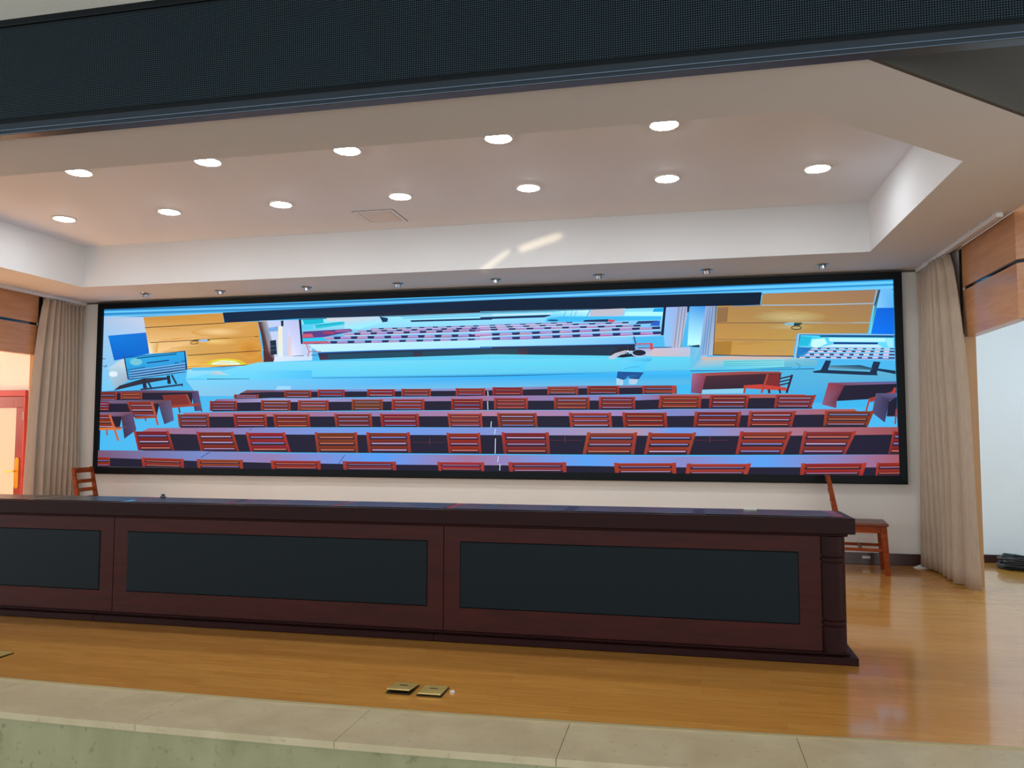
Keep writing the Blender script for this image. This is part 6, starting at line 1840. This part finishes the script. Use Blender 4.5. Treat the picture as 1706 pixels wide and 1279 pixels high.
# ---------------------------------------------------------------- LED banner over the stage front
ban = thing('led_banner', 'long dark dotted banner display across the top of the stage opening', 'display', (0, -4.55, 2.70))
BX = 5.2
MB().box(-BX, BX, -0.045, 0.009, 0.062, 0.568).build('housing', M['housing'], ban)
MB().box(-BX + 0.02, BX - 0.02, -0.052, -0.0455, 0.085, 0.555).build('led_face', M['led_mesh'], ban)
mb = MB()
mb.box(-BX, BX, -0.058, 0.009, 0.0, 0.022, bevel=0.004).box(-BX, BX, -0.054, 0.009, 0.0225, 0.061, bevel=0.005)
mb.build('bottom_trim', M['trim_metal'], ban)
MB().box(-BX, BX, -0.056, 0.009, 0.569, 0.605, bevel=0.004).build('top_trim', M['housing'], ban)

# ---------------------------------------------------------------- curtains and rails
def rail(label, x, y0, y1):
    t = thing('curtain_rail', label, 'curtain rail', (x, y0, ZC))
    MB().box(-0.022, 0.022, y1 - y0, 0.0, -0.034, -0.0005, bevel=0.004).build('track', M['rail'], t)
    for k in range(9):
        y = -0.05 - k * (y0 - y1 - 0.1) / 8
        MB().box(-0.03, 0.03, y - 0.012, y + 0.012, -0.010, -0.001).build('bracket', M['rail'], t)
    return t


rail('white curtain rail under the ceiling above the right curtain', XR - 0.085, -0.02, -1.96)
rail('white curtain rail under the ceiling above the left curtain', XL + 0.085, -0.02, -1.90)


def curtain(label, s, x, y0, y1, zb, folds, flare, zt=ZC - 0.040):
    """s=+1: right side. Folds run along y; the loose last fold flares at the bottom."""
    t = thing('curtain', label, 'curtain', (x, 0, zb))
    n, m = folds * 16, 22
    bm = bmesh.new()
    grid = []
    H = zt - zb
    rnd = random.Random(3 if s > 0 else 8)
    ph = [rnd.uniform(-0.5, 0.5) for _ in range(folds + 2)]
    am = [rnd.uniform(0.75, 1.15) for _ in range(folds + 2)]
    for j in range(m + 1):
        v = j / m
        row = []
        for i in range(n + 1):
            u = i / n
            k = u * folds
            ki = int(k)
            fr = k - ki
            a = am[ki] * (1 - fr) + am[ki + 1] * fr
            p = ph[ki] * (1 - fr) + ph[ki + 1] * fr
            wide = u ** 1.15                       # the folds grow wider towards the loose edge
            env = 0.040 + 0.022 * min(1, v * 3)
            edge = max(0.0, (u - 0.86) / 0.14)
            w = 2.0 * abs(math.sin(PI * k + p * 0.6)) ** 0.85 - 1.1
            xx = -s * env * a * w * (1 - 0.6 * edge) + s * 0.02 * math.sin(7 * u + 4 * v)
            yy = y0 + (y1 - y0) * (0.75 * u + 0.25 * wide) - flare * v ** 0.65 * u ** 4 + 0.008 * math.sin(3 * v + 9 * u)
            xx += s * 0.03 * edge * v
            row.append(bm.verts.new((xx, yy, H * (1 - v))))
        grid.append(row)
    for j in range(m):
        for i in range(n):
            bm.faces.new((grid[j][i], grid[j][i + 1], grid[j + 1][i + 1], grid[j + 1][i]))
    mb = MB()
    mb.bm.free()
    mb.bm = bm
    o = mb.build('cloth', M['curtain'], t, smooth=True)
    sd = o.modifiers.new('cloth_thickness', 'SOLIDIFY')
    sd.thickness = 0.006
    for i in range(0, n, 7):
        co = (0, y0 + (y1 - y0) * (i / n) * 0.98, H)
        MB().box(-0.010, 0.010, co[1] - 0.006, co[1] + 0.006, H - 0.012, H + 0.003).build('curtain_hook', M['rail'], t)
    return t


curtain('beige pleated floor-length curtain at the right of the screen', 1, XR - 0.085, -0.07, -0.85, 0.02, 9, 0.42)
curtain('beige pleated floor-length curtain at the left of the screen', -1, XL + 0.085, -0.07, -0.60, 0.02, 9, 0.20)

# ---------------------------------------------------------------- ceiling fittings
far_x = [-3.147, -2.075, -1.005, 0.062, 1.132, 2.205, 3.285]
near_x = [-3.13, -2.063, -0.993, 0.075, 1.138, 2.207, 3.28]
order = ['first', 'second', 'third', 'fourth', 'fifth', 'sixth', 'seventh']


def make_downlight(loc, label):
    t = thing('downlight', label, 'ceiling light', loc, 0, 'round lit ceiling downlights')
    MB().lathe([(0.084, -0.012), (0.090, -0.014), (0.100, -0.009), (0.103, -0.0005), (0.086, -0.0005), (0.084, -0.012)], 0, 0, 40).build('trim_ring', M['white_plastic'], t, smooth=True)
    MB().lathe([(0.0, -0.024), (0.035, -0.0232), (0.062, -0.0200), (0.078, -0.0155), (0.0835, -0.0115), (0.0835, -0.001), (0.0, -0.001)], 0, 0, 40).build('diffuser', M['lamp'], t, smooth=True)
    return t


dl = None
for i, x in enumerate(far_x):
    lab = 'round lit downlight, %s from the left in the ceiling row nearest the screen' % order[i]
    if dl is None:
        dl = make_downlight((x, -1.872, ZT), lab)
    else:
        copy_tree(dl, (x, -1.872, ZT), None, lab)
for i, x in enumerate(near_x):
    if i in (0, 6):
        continue
    copy_tree(dl, (x, -2.942, ZT), None, 'round lit downlight, %s from the left in the ceiling row half behind the front lip' % order[i - 1])

spot_x = [(-3.393, -0.43), (-2.503, -0.41), (-1.503, -0.41), (-0.503, -0.41), (0.515, -0.41), (1.528, -0.41), (2.531, -0.43), (3.539, -0.44)]
order8 = ['first', 'second', 'third', 'fourth', 'fifth', 'sixth', 'seventh', 'eighth']
sp = None
for i, (x, y) in enumerate(spot_x):
    lab = 'small unlit chrome spotlight in the lip above the screen, %s from the left' % order8[i]
    if sp is None:
        sp = thing('spotlight', lab, 'spotlight', (x, y, ZC), 0.3, 'small unlit spotlights above the screen')
        MB().lathe([(0.034, -0.004), (0.052, -0.006), (0.058, -0.0005), (0.036, -0.0005), (0.034, -0.004)], 0, 0, 28).build('mounting_ring', M['chrome'], sp, smooth=True)
        mb = MB()
        mb.lathe([(0.0, 0.0), (0.029, 0.0), (0.033, -0.028), (0.028, -0.034), (0.026, -0.022), (0.0, -0.016)], 0, 0, 24)
        mb.bm.transform(Matrix.Translation((0, 0, -0.004)) @ Matrix.Rotation(math.radians(24), 4, 'X'))
        lamp = mb.build('lamp_head', M['chrome'], sp, smooth=True)
        mb = MB()
        mb.lathe([(0.0, -0.021), (0.024, -0.0225), (0.024, -0.019), (0.0, -0.018)], 0, 0, 20)
        mb.bm.transform(Matrix.Translation((0, 0, -0.004)) @ Matrix.Rotation(math.radians(24), 4, 'X'))
        mb.build('lens', M['dark_glass'], lamp, smooth=True)
    else:
        copy_tree(sp, (x, y, ZC), random.uniform(-0.8, 0.8), lab)

ht = thing('access_hatch', 'square framed access hatch in the raised ceiling', 'hatch', (-0.33, -1.32, ZT))
mb = MB()
w, h = 0.185, 0.195
mb.box(-w, w, -h, -h + 0.035, -0.006, -0.0005).box(-w, w, h - 0.035, h, -0.006, -0.0005)
mb.box(-w, -w + 0.035, -h + 0.035, h - 0.035, -0.006, -0.0005).box(w - 0.035, w, -h + 0.035, h - 0.035, -0.006, -0.0005)
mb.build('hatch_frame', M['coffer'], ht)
MB().box(-w - 0.006, w + 0.006, -h - 0.006, h + 0.006, -0.003, -0.0003).build('shadow_gap', M['hatch_edge'], ht)
MB().box(-w + 0.042, w - 0.042, -h + 0.042, h - 0.042, -0.006, -0.0005).build('hatch_panel', M['hatch'], ht)

# ---------------------------------------------------------------- the long desk
DXR, DXL, DYF = 3.169, -3.60, -3.437
desk = thing('rostrum_desk', 'long dark mahogany presidium desk with black leather front panels', 'desk', (0, 0, 0))
YB = -3.375                                  # front face of the body
DEPTH = 0.40
mb = MB()
mb.box(DXL, DXR, DYF - 0.005, DYF + DEPTH, 0.672, 0.756, bevel=0.004)
top = mb.build('desktop', M['mahogany_dark'], desk, smooth=False)
strips = [-3.12, -2.40, -1.68, -0.96 - 0.27, -0.509, 0.225, 0.943, 1.673, 2.375, 3.10]
strips = [3.10 - 0.7205 * k for k in range(10)][::-1]
for a, b in zip(strips[:-1], strips[1:]):
    MB().box(a + 0.03, b - 0.03, DYF + 0.035, DYF + DEPTH - 0.03, 0.7565, 0.7605, bevel=0.002).build('leather_pad', M['pad'], desk)
for a, b in zip(strips[:-1], strips[1:]):
    MB().box(b - 0.027, b + 0.027, DYF + 0.03, DYF + DEPTH - 0.03, 0.7563, 0.7598, bevel=0.001).build('wood_strip', M['gloss_strip'], desk)
mb = MB()
mb.box(DXL + 0.02, DXR - 0.03, YB - 0.028, YB + 0.30, 0.655, 0.6715, bevel=0.006)
mb.build('apron_moulding', M['mahogany_dark'], desk)
seams = [-3.545, -1.312, 0.915, 3.128]
for a, b in zip(seams[:-1], seams[1:]):
    a2, b2 = a + 0.0025, b - 0.0025
    x0, x1 = a + 0.100, b - 0.100
    if b > 3:
        x1 = 2.893
    if a < -3:
        x0 = a + 0.235
    mb = MB()
    mb.box(a2, b2, YB, YB + 0.012, 0.568, 0.655).box(a2, b2, YB, YB + 0.012, 0.046, 0.184)
    mb.box(a2, x0, YB, YB + 0.012, 0.184, 0.568).box(x1, b2, YB, YB + 0.012, 0.184, 0.568)
    mb.box(a, b, YB + 0.012, YB + 0.03, 0.046, 0.655)
    sec = mb.build('front_section', M['mahogany'], desk)
    MB().box(x0 + 0.003, x1 - 0.003, YB - 0.006, YB + 0.0115, 0.187, 0.565, bevel=0.005).build('leather_panel', M['leather'], sec)
    MB().box(a2 - 0.0, b2, YB + 0.03, YB + 0.30, 0.10, 0.12).build('shelf', M['mahogany'], desk)
# plinth boards, their joints a little left of the seams
pj = [-3.60, -1.40, 0.875, DXR + 0.003]
for a, b in zip(pj[:-1], pj[1:]):
    mb = MB()
    mb.box(a + 0.001, b - 0.001, DYF, YB + 0.32, 0.0, 0.040, bevel=0.005)
    mb.box(a + 0.001, b - 0.001 - (0.035 if b > 3 else 0), YB - 0.022, YB + 0.30, 0.0402, 0.052, bevel=0.003)
    mb.build('plinth', M['mahogany_dark'], desk)
MB().box(3.085, 3.110, YB + 0.03, YB + 0.30, 0.046, 0.655).build('end_panel', M['mahogany'], desk)
MB().box(DXL + 0.05, DXL + 0.0855, YB + 0.03, YB + 0.30, 0.046, 0.655).build('end_panel', M['mahogany'], desk)
R = 0.066
prof = [(0, 0.0525), (R, 0.0525), (R, 0.185), (R - 0.006, 0.188), (R - 0.006, 0.193), (R + 0.003, 0.197), (R + 0.003, 0.213), (R - 0.006, 0.217), (R - 0.006, 0.222), (R, 0.225),
        (R, 0.515), (R - 0.006, 0.518), (R - 0.006, 0.523), (R + 0.003, 0.527), (R + 0.003, 0.543), (R - 0.006, 0.547), (R - 0.006, 0.552), (R, 0.555), (R, 0.6545), (0, 0.6545)]
MB().lathe(prof, 3.062, YB + 0.030, 40).build('corner_column', M['mahogany_dark'], desk, smooth=True)
MB().lathe(prof, DXL + 0.11, YB + 0.030, 40).build('corner_column', M['mahogany_dark'], desk, smooth=True)

# small things left on the desk
o = MB().box(-0.035, 0.035, -0.02, 0.02, 0, 0.010, bevel=0.002).build('paper_scrap', M['paper'], None, loc=(2.668, -3.13, 0.7606))
tag(o, 'small white folded paper scrap on the right part of the desk top', 'paper')
mb = MB()
mb.lathe([(0, 0), (0.02, 0), (0.02, 0.006), (0.012, 0.012), (0.012, 0.022), (0, 0.026)], 0, 0, 20)
o = mb.build('button', M['cable'], None, smooth=True, loc=(-1.17, -3.09, 0.7606))
tag(o, 'tiny black knob lying near the left part of the desk top', 'knob')

# ---------------------------------------------------------------- chairs
def make_chair(label, loc, rz):
    t = thing('wooden_chair', label, 'chair', loc, rz, 'reddish wooden chairs behind the desk')
    mb = MB()
    mb.hexa([(-0.205, -0.195, 0.412), (0.215, -0.215, 0.412), (0.215, 0.215, 0.412), (-0.205, 0.195, 0.412)],
            [(-0.205, -0.195, 0.434), (0.215, -0.215, 0.434), (0.215, 0.215, 0.434), (-0.205, 0.195, 0.434)], bevel=0.007)
    mb.build('seat', M['chair_seat'], t)
    mb = MB()
    for s in (-1, 1):
        mb.box(-0.17, 0.17, s * 0.178 - 0.011, s * 0.178 + 0.011, 0.352, 0.4115)
    mb.box(0.165, 0.187, -0.167, 0.167, 0.352, 0.4115).box(-0.187, -0.165, -0.167, 0.167, 0.352, 0.4115)
    mb.build('seat_rail', M['chair_wood'], t)
    for s in (-1, 1):
        y = s * 0.18
        MB().hexa([(0.178, y - 0.017, 0), (0.222, y - 0.017, 0), (0.222, y + 0.017, 0), (0.178, y + 0.017, 0)],
                  [(0.150, y - 0.02, 0.4118), (0.200, y - 0.02, 0.4118), (0.200, y + 0.02, 0.4118), (0.150, y + 0.02, 0.4118)], bevel=0.004).build('leg', M['chair_wood'], t)
    for s in (-1, 1):
        y = s * 0.18
        mb = MB()
        mb.hexa([(-0.225, y - 0.015, 0), (-0.190, y - 0.015, 0), (-0.190, y + 0.015, 0), (-0.225, y + 0.015, 0)],
                [(-0.200, y - 0.017, 0.42), (-0.155, y - 0.017, 0.42), (-0.155, y + 0.017, 0.42), (-0.200, y + 0.017, 0.42)])
        mb.hexa([(-0.200, y - 0.017, 0.42), (-0.155, y - 0.017, 0.42), (-0.155, y + 0.017, 0.42), (-0.200, y + 0.017, 0.42)],
                [(-0.262, y - 0.014, 0.835), (-0.238, y - 0.014, 0.835), (-0.238, y + 0.014, 0.835), (-0.262, y + 0.014, 0.835)])
        mb.build('back_post', M['chair_wood'], t)

    def slat(z0, z1, name):
        n = 8
        mb = MB()
        xz = lambda z: -0.178 - (z - 0.42) * 0.176
        rows = []
        for i in range(n + 1):
            u = i / n
            y = -0.166 + 0.332 * u
            bow = -0.018 * math.sin(PI * u)
            rows.append([mb.bm.verts.new((xz(z) + bow + dx, y, z)) for z, dx in ((z0, 0.008), (z1, 0.008), (z1, -0.008), (z0, -0.008))])
        for A, B in zip(rows[:-1], rows[1:]):
            for k in range(4):
                mb.bm.faces.new((A[k], A[(k + 1) % 4], B[(k + 1) % 4], B[k]))
        mb.bm.faces.new(rows[0][::-1])
        mb.bm.faces.new(rows[-1])
        return mb.build(name, M['chair_wood'], t)
    slat(0.775, 0.828, 'top_rail')
    for z in (0.685, 0.595, 0.505):
        slat(z - 0.019, z + 0.019, 'back_slat')
    for s in (-1, 1):
        MB().box(-0.20, 0.175, s * 0.18 - 0.008, s * 0.18 + 0.008, 0.196, 0.222, bevel=0.003).build('side_stretcher', M['chair_wood'], t)
    MB().box(-0.012, 0.012, -0.172, 0.172, 0.200, 0.218, bevel=0.003).build('cross_stretcher', M['chair_wood'], t)
    return t


ch = make_chair('reddish wooden chair side-on behind the right end of the desk', (3.803, -0.392, 0), math.radians(-7.5))
copy_tree(ch, (-3.80, -0.45, 0), math.radians(12), 'reddish wooden chair with ladder back beside the left curtain')

# ---------------------------------------------------------------- floor boxes and small things on the floor
def floor_box(label, loc, rz, lift):
    t = thing('floor_box', label, 'floor socket', loc, rz, 'brass floor socket boxes')
    MB().box(-0.060, 0.060, -0.068, 0.068, 0.0, 0.005, bevel=0.0015).build('base_plate', M['brass_dark'], t)
    mb = MB()
    mb.hexa([(-0.055, -0.066, 0.005 + lift), (0.055, -0.066, 0.005 + lift), (0.055, 0.064, 0.005), (-0.055, 0.064, 0.005)],
            [(-0.055, -0.066, 0.011 + lift), (0.055, -0.066, 0.011 + lift), (0.055, 0.064, 0.011), (-0.055, 0.064, 0.011)], bevel=0.0015)
    lid = mb.build('lid', M['brass'], t)
    MB().box(-0.018, 0.018, 0.008, 0.014, 0.009 + lift * 0.45, 0.0125 + lift * 0.45).build('lid_catch', M['brass_dark'], lid)
    return t


floor_box('brass floor box with lid ajar, left of the pair before the desk', (1.000, -4.285, 0), 0.0, 0.012)
floor_box('paler shut brass floor box, right of the pair before the desk', (1.150, -4.290, 0), 0.02, 0.004)
floor_box('brass floor box at the left edge of the view, near the stone edge', (-1.335, -4.235, 0), 0.0, 0.003)
o = MB().lathe([(0, 0), (0.012, 0), (0.013, 0.004), (0.009, 0.009), (0, 0.011)], 0, 0, 18).build('bottle_cap', M['white_plastic'], None, smooth=True, loc=(1.238, -4.275, 0))
tag(o, 'tiny pale cap lying right of the brass floor boxes', 'cap')
o = MB().hexa([(-0.06, -0.05, 0), (0.07, -0.04, 0), (0.05, 0.05, 0), (-0.05, 0.03, 0)], [(-0.05, -0.04, 0.008), (0.06, -0.03, 0.004), (0.04, 0.04, 0.03), (-0.04, 0.02, 0.006)]).build('crumpled_paper', M['paper'], None, loc=(4.36, -0.10, 0.0))
tag(o, 'scrap of grey paper on the floor by the right curtain', 'paper')
o = MB().box(-0.035, 0.035, -0.006, 0, -0.012, 0.012, bevel=0.002).build('wall_socket', M['white_plastic'], None, loc=(3.93, -0.0165, 0.066))
tag(o, 'small white socket on the baseboard behind the right chair', 'socket')

# coil of black cable on the right wing floor
mb = MB()
rnd = random.Random(5)
for k in range(13):
    r = 0.155 + rnd.uniform(-0.03, 0.035)
    cx, cy = rnd.uniform(-0.02, 0.02), rnd.uniform(-0.02, 0.02)
    z = 0.011 + (k // 3) * 0.019 + rnd.uniform(0, 0.004)
    ph, tl = rnd.uniform(0, 6.28), rnd.uniform(-0.006, 0.012)
    mb.tube([(cx + r * math.cos(a) * 1.06, cy + r * math.sin(a), max(0.0095, z + tl * math.sin(a + ph) + 0.004 * math.sin(3 * a + ph))) for a in [2 * PI * q / 32 for q in range(32)]], 0.0095, 8, closed=True)
mb.tube([(0.10, 0.12, 0.085), (0.0, 0.14, 0.10), (-0.10, 0.10, 0.112), (-0.155, 0.02, 0.095), (-0.17, -0.06, 0.07)], 0.0095)
o = mb.build('cable_coil', M['cable'], None, smooth=True, loc=(5.225, 0.03, 0))
tag(o, 'coil of black cable on the floor against the right wing wall', 'cable')
